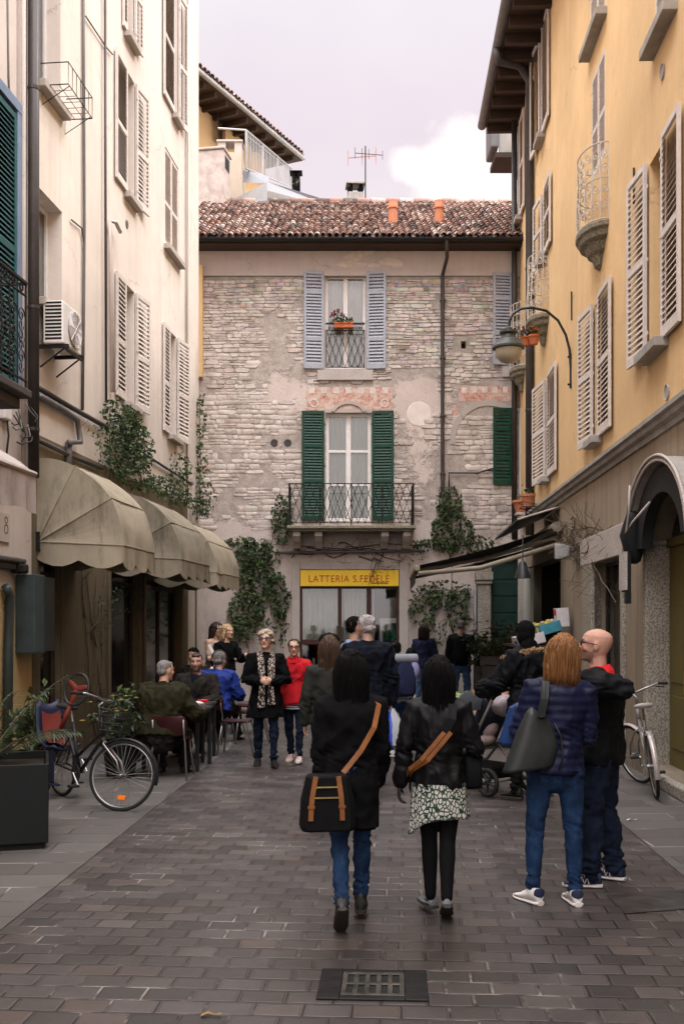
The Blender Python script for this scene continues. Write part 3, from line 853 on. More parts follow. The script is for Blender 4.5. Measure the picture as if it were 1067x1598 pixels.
# balcony
bw_ = .72; bx0, bx1 = fu(451, bw_), fu(645, bw_); bz = fv(820, bw_)
bal = MB(); bal.box(bx0 - .05, bx1 + .05, -bw_ - .05, 0, bz - .07, bz); bal.box(bx0, bx1, -bw_ + .02, 0, bz - .12, bz - .071)
bal = bal.build('balcony', m_mossstone, fac, bevel=.012)
for px_ in (463, 497, 600, 634):
    mb = MB(); c_ = fu(px_, .5); prof = [(0, 0), (-.62, 0), (-.64, -.10), (-.50, -.22), (-.34, -.20), (-.22, -.34), (0, -.38)]
    mb.rings([[(c_ + dx, y_, bz - .122 + z_) for y_, z_ in prof] for dx in (-.085, .085)]); mb.build('corbel', m_whitestone, bal, bevel=.012)
mb = MB(); rz0, rz1 = bz + .05, fv(754, bw_)
rail_panel(mb, bx0, bx1, -bw_, rz0, rz1, .155, .009)
for xx in (bx0, bx1):
    mb.M = Matrix.Translation((xx, 0, 0)) @ Matrix.Rotation(R(-90), 4, 'Z'); rail_panel(mb, 0, bw_, 0, rz0, rz1, .15, .009); mb.M = None
for i in range(5):
    xx = bx0 + (bx1 - bx0) * i / 4; mb.tube([(xx, -bw_, bz), (xx, -bw_, rz1)], .013, 6)
mb.build('railing', m_iron, bal)
# frescoes: painted bands, gothic hood over the door, white disc, arch trace at right
mb = MB(); mb.box(fu(478), fu(612), -.004, 0, fv(640), fv(604)); mb.build('fresco', m_fresco, fac)
mb = MB()
for i in range(7):
    a = fu(482 + i * 19); mb.box(a, a + .13, -.009, -.0045, fv(614), fv(604.5))
mb.build('fresco_blocks', m_frescopale, fac)
def ringband(mb, cu, cv, r0, r1, a0, a1, y0, y1, n=20, sy=1.0):
    rs = []
    for i in range(n + 1):
        a = a0 + (a1 - a0) * i / n
        rs.append([(cu + r0 * math.cos(a), y1, cv + r0 * sy * math.sin(a)), (cu + r0 * math.cos(a), y0, cv + r0 * sy * math.sin(a)), (cu + r1 * math.cos(a), y0, cv + r1 * sy * math.sin(a)), (cu + r1 * math.cos(a), y1, cv + r1 * sy * math.sin(a))])
    mb.rings(rs)
mb = MB(); ringband(mb, fu(544), fv(652), .36, .44, R(25), R(155), -.035, 0, sy=.86); mb.build('hood_mould', m_stucco, fac, smooth='auto')
for px_ in (490, 600):
    mb = MB(); ringband(mb, fu(px_), fv(629), .07, .10, 0, 2 * PI, -.012, -.0045, n=18); mb.build('fresco_roundel', m_frescopale, fac)
mb = MB(); mb.lathe([(0, .006), (.27, .006), (.28, 0)], 40); mb.build('painted_disc', M('white_disc', (.70, .62, .56), .9, .12, 4, .1), fac, loc=(fu(653.5), -.002, fv(646)), rot=(R(90), 0, 0))
mb = MB(); mb.box(fu(716), fu(797), -.004, 0, fv(626), fv(603)); mb.box(fu(705), fu(713), -.004, 0, fv(682), fv(632)); mb.build('fresco', m_fresco, fac)
mb = MB()
for i in range(5):
    a = fu(720 + i * 16); mb.box(a, a + .11, -.009, -.0045, fv(613), fv(604))
mb.build('fresco_blocks', m_frescopale, fac)
mb = MB(); ringband(mb, fu(762), fv(688), .76, .88, R(42), R(185), -.02, 0, sy=1.05); mb.build('arch_trace', m_stucco, fac, smooth='auto')
# ---------------- shop front of the dairy
s0, s1, st = fu(468), fu(622.5), fv(889)
mb = MB(); mb.box(fu(455), s0, -.05, .05, .0, fv(877)); mb.box(s1, fu(637), -.05, .05, .0, fv(877)); mb.box(s0 + .001, s1 - .001, -.048, .05, st, fv(877) - .001)
mb.build('stone_surround', m_whitestone, fac, bevel=.012)
mb = MB(); mb.box(fu(452), fu(668), -.55, -.052, .0, .14); tag(mb.build('doorstep', m_whitestone, fac, bevel=.012))
zt = fv(915); y_ = .10
sf = MB()
for a, b in ((s0, fu(471.5)), (fu(527), fu(533)), (fu(572), fu(579.5)), (fu(618.5), s1)): sf.box(a, b, y_, y_ + .07, .14, zt)
for a, b in ((fu(471.5), fu(527)), (fu(533), fu(572)), (fu(579.5), fu(618.5))):
    sf.box(a, b, y_ + .002, y_ + .07, zt - .05, zt); sf.box(a, b, y_ + .002, y_ + .07, .14, .30)
sf.box(fu(471.5), fu(527), y_ + .004, y_ + .07, fv(1006), fv(998))
sf = sf.build('shop_front', m_brownframe, fac, bevel=.006)
mb = MB()
for a, b in ((fu(471.5), fu(527)), (fu(533), fu(572)), (fu(579.5), fu(618.5))): mb.quad((a, y_ + .04, .3), (b, y_ + .04, .3), (b, y_ + .04, zt - .05), (a, y_ + .04, zt - .05))
mb.build('pane', m_glass, sf)
mb = MB(); n_ = 60
def cur_row(a, b, z, y): return [(a + (b - a) * i / n_, y + .03 * math.sin(i * 1.3) + .015 * math.sin(i * .5), z) for i in range(n_ + 1)]
mb.rings([cur_row(fu(470), fu(535), z, .38) for z in (fv(1000), 2.0, zt)], closed=False, cap=False); mb.rings([cur_row(fu(536), fu(585), z, .45) for z in (.3, 1.4, zt)], closed=False, cap=False)
mb.build('curtain', m_curtain, sf, smooth=True)
sign = MB(); sign.box(s0 + .01, s1 - .01, -.02, .12, zt + .004, st - .004)
sign = sign.build('shop_sign', m_signyellow, None, bevel=.006); sign.location = FF.O; tag(sign, 'long yellow shop sign with red capital letters over the dairy shop window', 'shop sign')
def text(s, size, x0, x1, z, y, m, parent, name='lettering', ext=.004):
    cu = bpy.data.curves.new('t', 'FONT'); cu.body = s; cu.size = size; cu.extrude = ext; cu.space_character = 1.12
    o = bpy.data.objects.new('t', cu); COL.objects.link(o)
    me = bpy.data.meshes.new_from_object(o.evaluated_get(bpy.context.evaluated_depsgraph_get())); bpy.data.objects.remove(o)
    xs = [v.co.x for v in me.vertices]; k = (x1 - x0) / (max(xs) - min(xs)); mn = min(xs)
    for v in me.vertices: v.co = V(((v.co.x - mn) * k + x0, y - v.co.z, v.co.y + z))
    return link_mesh(name, me, m, parent)
text('LATTERIA S.FEDELE', .225, fu(482), fu(607), fv(908.5), -.022, m_red, sign)
mb = MB()
for i in range(9): mb.box(fu(579 + i * 3.0), fu(580.9 + i * 3.0), -.0225, -.0203, fv(911.6), fv(909.2 - .5 * (i % 2)))
mb.build('small_print', m_dark, sign)
# fridge inside the shop
fr0 = FF.world(fu(592, -.9), -.9, .14)
fr = empty('shop_fridge', fr0, 0, 'white glass fronted fridge with bottles inside the dairy shop window', 'fridge')
mb = MB(); fw_ = 1.0; fh_ = 1.75
mb.box(0, .07, 0, .5, 0, fh_); mb.box(fw_ - .07, fw_, 0, .5, 0, fh_); mb.box(.07, fw_ - .07, 0, .5, fh_ - .12, fh_ - .001); mb.box(.07, fw_ - .07, 0, .5, 0, .2); mb.box(.07, fw_ - .07, .46, .5, .2, fh_ - .12)
mb.build('cabinet', m_whitepaint, fr, bevel=.008)
m_shelf = M('wire_shelf', (.55, .55, .55), .4, .1, 5, 0)
for z_ in (.55, .9, 1.25):
    mb = MB(); mb.box(.075, fw_ - .075, .03, .45, z_, z_ + .02); mb.build('shelf', m_shelf, fr)
mb = MB(); mb.quad((.07, .015, .2), (fw_ - .07, .015, .2), (fw_ - .07, .015, fh_ - .12), (.07, .015, fh_ - .12)); mb.build('glass_door', glass('fridge_glass', (.35, .72, .70)), fr)
mbot = [M('bottle_' + k, c, .3, .1, 8, 0) for k, c in (('green', (.03, .22, .10)), ('blue', (.05, .20, .38)), ('amber', (.42, .22, .05)), ('white', (.6, .6, .58)))]
for j, z_ in enumerate((.572, .922, 1.272)):
    for i in range(8):
        b = MB(); b.lathe([(.032, 0), (.034, .02), (.034, .15), (.012, .21), (.012, .25), (.0, .25)], 8)
        b = b.build('bottle', mbot[(i // 2 + j) % 4], None, smooth='auto', loc=fr0 + V((.14 + i * .1, .13, z_)))
        tag(b, ['drinks bottle on the lower shelf of the shop fridge', 'drinks bottle on the middle shelf of the shop fridge', 'drinks bottle on the upper shelf of the shop fridge'][j], 'bottle', ['bottles on the lower fridge shelf', 'bottles on the middle fridge shelf', 'bottles on the upper fridge shelf'][j])
# pipe run and beam above the shop
mb = MB(); mb.tube([Fp(432, 862, .1), Fp(545, 861, .1), Fp(662, 859, .1)], .032, 8); mb.build('pipe_run', m_greypipe, fac, smooth=True)
mb = MB(); mb.tube([Fp(455, 870, .05), Fp(470, 852, .12), Fp(540, 857, .1), Fp(600, 848, .12), Fp(660, 852, .05)], .012, 5); mb.build('cable', m_cable, fac, smooth=True)
# green door with stone pilaster
mb = MB(); d0, d1, dt = fu(766), fu(812), fv(872)
mb.box(d0, d1, .1, .15, .03, dt)
for i in range(8): mb.box(d0 + .02, d1 - .02, .085, .0985, .12 + i * .38, .12 + i * .38 + .33)
mb.build('green_door', m_greendoor, fac, bevel=.006)
mb = MB(); cx_ = fu(754)
mb.box(cx_ - .2, cx_ + .19, -.22, 0, 0, .35); mb.box(cx_ - .15, cx_ + .14, -.16, 0, .351, fv(912)); mb.box(cx_ - .18, cx_ + .17, -.2, 0, fv(912) + .001, fv(906)); mb.box(cx_ - .2, cx_ + .19, -.23, 0, fv(906) + .001, fv(893)); mb.box(cx_ - .17, cx_ + .16, -.19, 0, fv(893) + .001, fv(884))
mb.build('pilaster', m_granite, fac, bevel=.015)

# ---------------- clay chimney pots on the near slope, chimney and aerial behind the ridge
def slope_pt(px, py):
    # intersection of a photo ray with the roof slope
    t = (rh - eh) / rdep; d = ray(px, py)
    k = (eh - t * ez - CH) / (d.z - t)
    return V((0, 0, CH)) + d * k
for i, px_ in enumerate((613, 685)):
    q = slope_pt(px_, 352)
    mb = MB(); mb.lathe([(.13, -.12), (.115, .05), (.10, .38), (.125, .40), (.125, .46), (.11, .48), (.11, .58), (.0, .62)], 14)
    tag(mb.build('chimney_pot', m_orangeclay, None, smooth='auto', loc=q), ['left one of two orange clay flue pots on the tiled roof', 'right one of two orange clay flue pots nearer the roof downpipe'][i], 'chimney pot', 'clay flue pots on the stone house roof')
ch = at(554, 322, 30.5)
root = empty('brick_chimney', ch, R(4), 'grey rendered chimney with slab cap and open smoke holes standing behind the roof ridge', 'chimney')
mb = MB(); mb.box(-.22, .22, -.22, .22, -1.6, .34); mb.box(-.235, .235, -.235, .235, .05, .10); mb.build('stack', m_conc, root, bevel=.012)
mb = MB()
for sx in (-1, 1):
    for sy in (-1, 1): mb.box(sx * .15 - .06, sx * .15 + .06, sy * .15 - .06, sy * .15 + .06, .341, .56)
mb.build('smoke_opening', m_tile, root)
mb = MB(); mb.box(-.27, .27, -.27, .27, .561, .62); mb.build('cap', m_conc, root, bevel=.01)
an = at(570, 322, 30.2)
root = empty('roof_aerial', an, 0, 'thin television aerial on a mast rising beside the chimney', 'aerial')
mb = MB(); mb.tube([(0, 0, -1.2), (0, 0, 1.72)], .018, 6); mb.build('mast', m_darkmetal, root)
def yagi(z, rot, orange, n, ln):
    mb = MB(); c, s_ = math.cos(rot), math.sin(rot)
    mb.tube([(-.3 * c, -.3 * s_, z), (.5 * c, .5 * s_, z)], .011, 5)
    for i in range(n):
        t = -.3 + .8 * i / (n - 1); l = ln * (1 - .25 * i / n)
        mb.tube([(t * c, t * s_, z - l), (t * c, t * s_, z + l)], .007, 4)
    mb.build('yagi', orange, root)
yagi(1.5, R(10), m_darkmetal, 5, .16); yagi(1.42, R(170), m_terracotta, 3, .26)

# ================================================================= house with the deep eave behind, upper left
A = at(300, 104, 31.2); hE = A.z
B = at(472, 248, 31.2); kB = (hE - CH) / (B.z - CH); B = at(472, 248, 31.2 * kB)
dirv = V((B.x - A.x, B.y - A.y, 0)); Lw = dirv.length; dirv.normalize()
OF = Frame((A.x, A.y, 0), dirv)                       # eave edge line; the wall stands back from it
oh = 1.0
bo = OF.root('ochre_house', 'tall ochre house with deep timber eave and terrace rising behind the stone house', 'house')
wl = Lw - .9
# wall plane at y = +oh
hs = []
def OFuv(px, py, w): return OF.uv(px, py, -w)
for (pa, pb, ya, yb) in ((343, 352, 232, 176),):
    a = OFuv(pa, 200, oh)[0]; b = OFuv(pb, 200, oh)[0]; hs.append((a, b, OFuv(347, yb + 50, oh)[1] - .1, OFuv(347, yb + 8, oh)[1]))
wall('wall', bo, -4, wl, 0, hE - .12, hs, [m_orange, m_dark], y=oh, ret=6)
for (a, b, c, d) in hs:
    w_ = win(bo, a, b, c, d, m_wood, m_glassdark, y=oh + .12)
    shutter(w_, a, .55, c, d, m_wood, -1, 25, y=oh - .03)
rf = MB(); rf.quad((-4, -.0, hE), (Lw, 0, hE), (Lw, 5, hE + 1.9), (-4, 5, hE + 1.9)); rf.quad((-4, .02, hE - .07), (-4, 5, hE - .07), (Lw, 5, hE - .07), (Lw, .02, hE - .07)); rf.quad((Lw, 0, hE), (Lw, 0, hE - .07), (Lw, 5, hE - .07), (Lw, 5, hE + 1.9))
rf.mi = 0; rf = rf.build('roof', m_wood, bo)
for i in range(13):
    x_ = Lw - .5 - i * .62
    mb = MB(); mb.box(x_ - .05, x_ + .05, .1, oh + .05, hE - .24, hE - .072); mb.build('rafter', m_wood, rf)
mb = MB(); mb.box(-4, Lw + .05, -.1, .04, hE - .05, hE + .07); mb.build('gutter', M('pale_zinc', (.33, .32, .31), .5, .2, 5, .05, metal=.3), rf, bevel=.03)
M4 = frame_M((-4, -.02, hE + .08), (1, 0, 0), (0, 5, 1.9)); tile_roof('roof_tiles', bo, m_tile, Lw + 4, 5.3, M4, tw=.22, seed=8)
# terrace with parapet and steel railing in front of the ochre wall
T1 = 29.6
ter = empty('roof_terrace', (0, 0, 0), 0, 'cream roof terrace with grey bar railing in front of the ochre house', 'terrace')
def tp(px, py, d): return at(px, py, d)
pz0 = tp(330, 300, T1).z; pz1 = tp(340, 218, T1).z
mb = MB(); xa, xb = tp(296, 0, T1).x, tp(377, 0, T1).x
mb.box(xa, xb, T1, T1 + 1.2, pz0 - .6, pz1 - .35); mb.build('parapet', plaster('cream_parapet', (.50, .41, .32), (.3, .24, .18), 10, 16, .3, .3), ter)
mb = MB(); mb.box(tp(340, 0, T1).x, tp(352, 0, T1).x, T1 + .02, T1 + .5, pz1 - .349, pz1 - .05); mb.box(tp(366, 0, T1).x, xb, T1 + .02, T1 + .5, pz1 - .349, pz1 - .05); mb.box(tp(338, 0, T1).x, xb + .03, T1 - .02, T1 + .52, pz1 - .049, pz1); mb.build('coping', m_stucco, ter)
r0 = tp(384, 203, T1 + .2); r1 = tp(455, 263, 36)
r1 = at(455, 263, 36.2)
rb0 = at(384, 263, T1 + .2); rb1 = at(455, 292, 36.2)
mb = MB(); n_ = 34
for i in range(n_ + 1):
    t = i / n_; a = r0.lerp(r1, t); b = rb0.lerp(rb1, t); mb.tube([a, b], .012 if i % 11 else .03, 5)
mb.tube([r0, r1], .025, 6); mb.tube([rb0, rb1], .02, 6); mb.tube([r0.lerp(rb0, .14), r1.lerp(rb1, .14)], .012, 5)
mb.tube([r0, at(340, 200, T1 + .1)], .025, 6)
mb.build('railing', M('galvanised_rail', (.36, .35, .34), .5, .15, 6, .05, metal=.4), ter)
# stout rendered chimney, lead flashing and small tiled roofs next to it
c0 = at(338, 300, 28.6)
root = empty('rendered_chimney', c0, R(-10), 'broad weathered rendered chimney beside the small tiled roof at the upper left', 'chimney')
k_ = 28.6 / FX
mb = MB(); mb.box(-25 * k_, 17 * k_, -.35, .35, -1.0, 58 * k_)
mb.build('stack', M('weathered_render', (.42, .35, .31), .95, .35, 3, .4, 30), root, bevel=.04)
mb = MB(); mb.box(-27 * k_, 19 * k_, -.39, .39, 58 * k_ + .001, 62 * k_); mb.build('cap', m_stucco, root, bevel=.02)
mb = MB(); mb.box(17 * k_ + .001, 17 * k_ + .006, -.2, .2, 32 * k_, 52 * k_); mb.build('smoke_opening', m_dark, root)
sr = empty('side_roof', (0, 0, 0), 0, 'low roof with grey metal flashing and a strip of tiles below the terrace', 'roof')
q0, q1, q2, q3 = at(296, 348, 28.4), at(418, 322, 28.4), at(414, 283, 30.4), at(296, 310, 31)
M4 = frame_M((q0.x, 28.45, q0.z - .15), (1, 0, .13), (0, 2.6, 1.15)); tile_roof('tiles', sr, m_tile, 2.15, 2.6, M4, seed=21, ridge=False)
mb = MB(); f_ = lambda px, py, d: at(px, py, d)
mb.poly([f_(325, 334, 28.2), f_(418, 318, 28.2), f_(416, 284, 28.9), f_(366, 310, 28.9), f_(362, 322, 28.6)]); mb.poly([f_(322, 337, 28.1), f_(420, 318, 28.1), f_(420, 312, 28.1), f_(330, 328, 28.1)])
mb.build('flashing', M('lead_flashing', (.16, .145, .135), .6, .2, 3, .2), sr)
mb = MB()
mb.poly([f_(375, 262, 30.2), f_(420, 276, 30.2), f_(418, 286, 30.0), f_(374, 284, 30.0)]); mb.poly([f_(416, 283, 29.3), f_(535, 320, 31.0), f_(520, 324, 30.8), f_(416, 297, 29.1)])
mb.build('metal_edge', M('grey_sheet', (.16, .16, .17), .5, .2, 4, .1, metal=.3), sr)
mb = MB(); mb.poly([f_(414, 292, 29.6), f_(525, 322, 31.2), f_(525, 334, 31.2), f_(414, 334, 29.6)]); mb.build('gable', m_stucco, sr)
mb = MB(); mb.poly([f_(414, 311, 29.5), f_(500, 322, 31), f_(500, 330, 31), f_(414, 330, 29.5)]); mb.build('metal_edge', M('slate_sheet', (.13, .13, .14), .5, .2, 4, .1, metal=.3), sr)
q = at(462, 288, 34)
mb = MB(); mb.box(-.13, .13, -.13, .13, -.5, .22); mb.box(-.2, .2, -.2, .2, .34, .38); mb.box(-.04, .04, -.04, .04, .22, .34)
tag(mb.build('flue_pot', m_tile, None, loc=q, bevel=.01), 'small square brick flue with flat cap at the end of the terrace railing', 'chimney pot')
# ================================================================= left side of the street
LF = Frame((-3.007, 22, 0), (.0944, .9955))
def LU(px, w=0): return LF.u(px, w)
def LV(px, py, w=0): return LF.h(px, py, w)
lb = LF.root('cream_building', 'tall cream plastered building with louvred shutters along the left side of the street', 'building')
uS = LU(46)                                            # where the neighbour begins
H_L = 17.5
vc = 4.15                                              # ground floor / upper floor change of render
def wrect(pa, pb, yt, yb):
    pm = (pa + pb) / 2
    return (LU(pa), LU(pb), LV(pm, yb), LV(pm, yt))
UP = []
WL = []
# (opening left, right, top, bottom in the photo; shutter widths in photo px: near, far)
def addL(pa, pb, yt, yb, near, far, outn=1, outf=7, style='open'):
    r = wrect(pa, pb, yt, yb); UP.append(r); WL.append((r, pa, pb, near, far, outn, outf, style))
addL(62, 95, -170, 150, 0, 0, style='deep')
addL(62, 97, 312, 480, 0, 0, style='frame')
addL(196, 208, -120, 62, 6, 9)
addL(196, 210, 118, 310, 18, 14)
addL(194, 210, 448, 632, 15, 15)
addL(270, 277, -20, 185, 17, 9)
addL(258, 279, 246, 396, 0, 0, style='closed')
addL(263, 275, 520, 682, 10, 12)
wall('wall', lb, uS, 0, vc + .001, H_L, UP, [m_left, m_room], depth=.26, sub=1.5, ret=8)
GO = [(62, 93), (172, 213), (226, 278)]
gh = [(LU(a), LU(b), .02, 2.78, .16, 1.8) for a, b in GO]
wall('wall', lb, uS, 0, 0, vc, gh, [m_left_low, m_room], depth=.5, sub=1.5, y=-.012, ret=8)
for (r, pa, pb, near, far, on, of, style) in WL:
    a, b, c, d = r
    if style == 'closed':
        w_ = win(lb, a, b, c, d, m_creamshut, m_glassgrey, y=.10)
        s_ = shutter(w_, a, (b - a) / 2 - .005, c, d, m_creamshut, 1, 0, y=.03, slat=.055, flip=True); s_ = shutter(w_, b, (b - a) / 2 - .005, c, d, m_creamshut, -1, 0, y=.03, slat=.055, flip=False)
    else:
        w_ = win(lb, a, b, c, d, m_whitepaint, m_glassgrey, y=.19, fw=.07)
        if near: shutter(w_, a - .01, a - LU(pa - near), c, d, m_creamshut, -1, on)
        if far: shutter(w_, b + .01, LU(pb + far) - b, c, d, m_creamshut, 1, of)
    sill(lb, a - .1, b + .1, c, m_stucco, .12, .10)
# pilaster strip at the corner and thin pipes / cables running over the face
mb = MB(); mb.box(LU(292), -.001, -.03, -.0125, 0, H_L); mb.build('corner_strip', m_left, lb)
def Lp(px, py, w=.05): u_, v_ = LF.uv(px, py, w); return V((u_, -w, v_))
def ltube(name, pts, r, m, n=6):
    mb = MB(); mb.tube(pts, r, n); return mb.build(name, m, lb, smooth=True)
ltube('downpipe', [Lp(53, -250, .12), Lp(53, 300, .12), Lp(53, 745, .12)], .068, m_pipe, 12)
for yy in (138, 480, 670):
    mb = MB(); p_ = Lp(53, yy, .12); mb.lathe([(.074, -.02), (.074, .02)], 12, c=p_); mb.build('pipe_clip', m_pipe, lb)
ltube('cable', [Lp(130, -80, .03), Lp(131, 120, .03), Lp(132, 360, .035), Lp(131, 470, .03), Lp(129, 640, .03)], .022, m_greycable)
ltube('cable', [Lp(134, 25, .03), Lp(165, 72, .03), Lp(176, 85, .03)], .012, m_greycable)
ltube('cable', [Lp(112, 343, .03), Lp(128, 356, .03), Lp(133, 390, .03)], .012, m_greycable)
ltube('thin_pipe', [Lp(164.5, -60, .05), Lp(165, 300, .05), Lp(166, 625, .05)], .02, m_pipe)
ltube('vent_pipe', [Lp(188, 362, .10), Lp(181, 347, .12), Lp(172, 345, .05), Lp(173, 400, .05), Lp(176, 612, .05)], .032, m_left_far, 8)
ltube('thin_pipe', [Lp(290, -60, .03), Lp(291, 400, .03), Lp(292, 750, .03)], .018, m_stucco)
ltube('conduit', [Lp(62, 606, .06), Lp(112, 636, .06), Lp(167, 667, .06)], .035, m_pipe)
ltube('conduit', [Lp(62, 618, .06), Lp(100, 640, .06), Lp(121, 655, .06), Lp(126, 690, .08), Lp(108, 690, .1)], .04, m_greypipe)
ltube('conduit', [Lp(62, 688, .06), Lp(112, 712, .06), Lp(160, 731, .06)], .03, m_pipe)
ltube('conduit', [Lp(108, 690, .06), Lp(107, 725, .06)], .05, m_greypipe)
ltube('conduit', [Lp(225, 708, .04), Lp(262, 732, .04), Lp(300, 756, .04)], .022, m_pipe)
# oval vent near the pipe
mb = MB(); p_ = Lp(198, 350, .0); mb.lathe([(.075, 0), (.06, .012), (0, .006)], 14); mb.build('vent', m_greycable, lb, loc=(p_.x, -.002, p_.z), rot=(R(90), 0, 0))
# ground floor shop doors (dark timber and glass)
for (a, b, c, d, dp, rm) in gh:
    n_ = max(1, round((b - a) / .95)); mb = MB(); st_ = (b - a) / n_
    w_ = None
    mb.box(a, b, .06, .12, d - .42, d - .34)
    for i in range(n_ + 1):
        x = min(b - .035, max(a + .035, a + i * st_)); mb.box(x - .035, x + .035, .058, .122, .02, d)
    for i in range(n_):
        mb.box(a + i * st_ + .036, a + (i + 1) * st_ - .036, .062, .118, .02, .35)
    w_ = mb.build('shop_door', m_wood, lb, bevel=.006)
    mb = MB(); mb.quad((a, .09, .3), (b, .09, .3), (b, .09, d - .02), (a, .09, d - .02)); mb.build('pane', m_glassdark, w_)
# slim pale jambs seen between the openings
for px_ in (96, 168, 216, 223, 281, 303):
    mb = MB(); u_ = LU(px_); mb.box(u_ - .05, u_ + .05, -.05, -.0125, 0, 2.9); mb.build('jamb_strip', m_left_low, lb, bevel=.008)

# window shelf wires
def wire_basket(pa, pb, ya, yb, yb2, label, nm='wire_rack'):
    u0, u1 = LU(pa), LU(pb); v0 = LV((pa + pb) / 2, yb); v1 = v0 + .28
    o = LF.world(u0, 0, v0)
    r_ = empty(nm, o, LF.rz, label, 'wire rack'); L_ = u1 - u0; mb = MB(); q = .36
    for z in (0, .28): mb.tube([(0, 0, z), (0, -q, z), (L_, -q, z), (L_, 0, z)], .008, 4)
    for i in range(7): x = L_ * i / 6; mb.tube([(x, 0, 0), (x, -q, 0), (x, -q, .28)], .005, 4)
    for t in (.33, .66): mb.tube([(0, -q * t, 0), (L_, -q * t, 0)], .005, 4)
    mb.build('wires', m_iron, r_); mb = MB()
    for x in (.05, L_ - .05): mb = MB(); mb.tube([(x, 0, .02), (x, 0, -.22), (x, -q, 0)], .007, 4); mb.build('bracket', m_iron, r_)
wire_basket(64, 104, 130, 160, 0, 'empty wire flower rack under the topmost left window beside the drainpipe')
# air conditioner with its bracket
u0, u1 = LU(62), LU(95); v0 = LV(80, 543, .1)
ac = empty('air_conditioner', LF.world((u0 + u1) / 2 - .12, .05, v0), LF.rz, 'white air conditioning unit with round fan grille on brackets below a left window', 'air conditioner')
hw = .34; mb = MB(); mb.box(-hw, hw, -.29, -.03, 0, .54); mb.build('casing', m_whitepaint, ac, bevel=.02)
mb = MB(); mb.lathe([(.22, 0), (.23, .012), (.20, .02), (.0, .02)], 28); mb.build('fan_recess', M('fan_grey', (.42, .40, .39), .6, .2, 6, 0), ac, loc=(.06, -.29, .27), rot=(R(90), 0, 0))
mb = MB()
for i in range(9): mb.lathe([(.025 + i * .025 - .003, .021), (.025 + i * .025, .026), (.025 + i * .025 + .003, .021)], 28)
for i in range(8):
    a = i * PI / 4; mb.tube([(0, 0, .025), (.235 * math.cos(a), .235 * math.sin(a), .025)], .004, 4)
mb.build('fan_grille', m_whitepaint, ac, loc=(.06, -.29, .27), rot=(R(90), 0, 0))
mb = MB()
for i in range(11): mb.box(-hw - .004, -hw - .001, -.27, -.06, .05 + i * .045, .075 + i * .045)
mb.build('side_louvre', m_dark, ac)
mb = MB()
for x in (-.28, .28): mb.box(x - .02, x + .02, -.34, .05, -.045, -.001); mb.tube([(x, -.31, -.03), (x, .03, -.28)], .012, 5)
mb.box(-.3, .3, -.33, -.30, -.08, -.046)
mb.build('bracket', m_iron, ac)

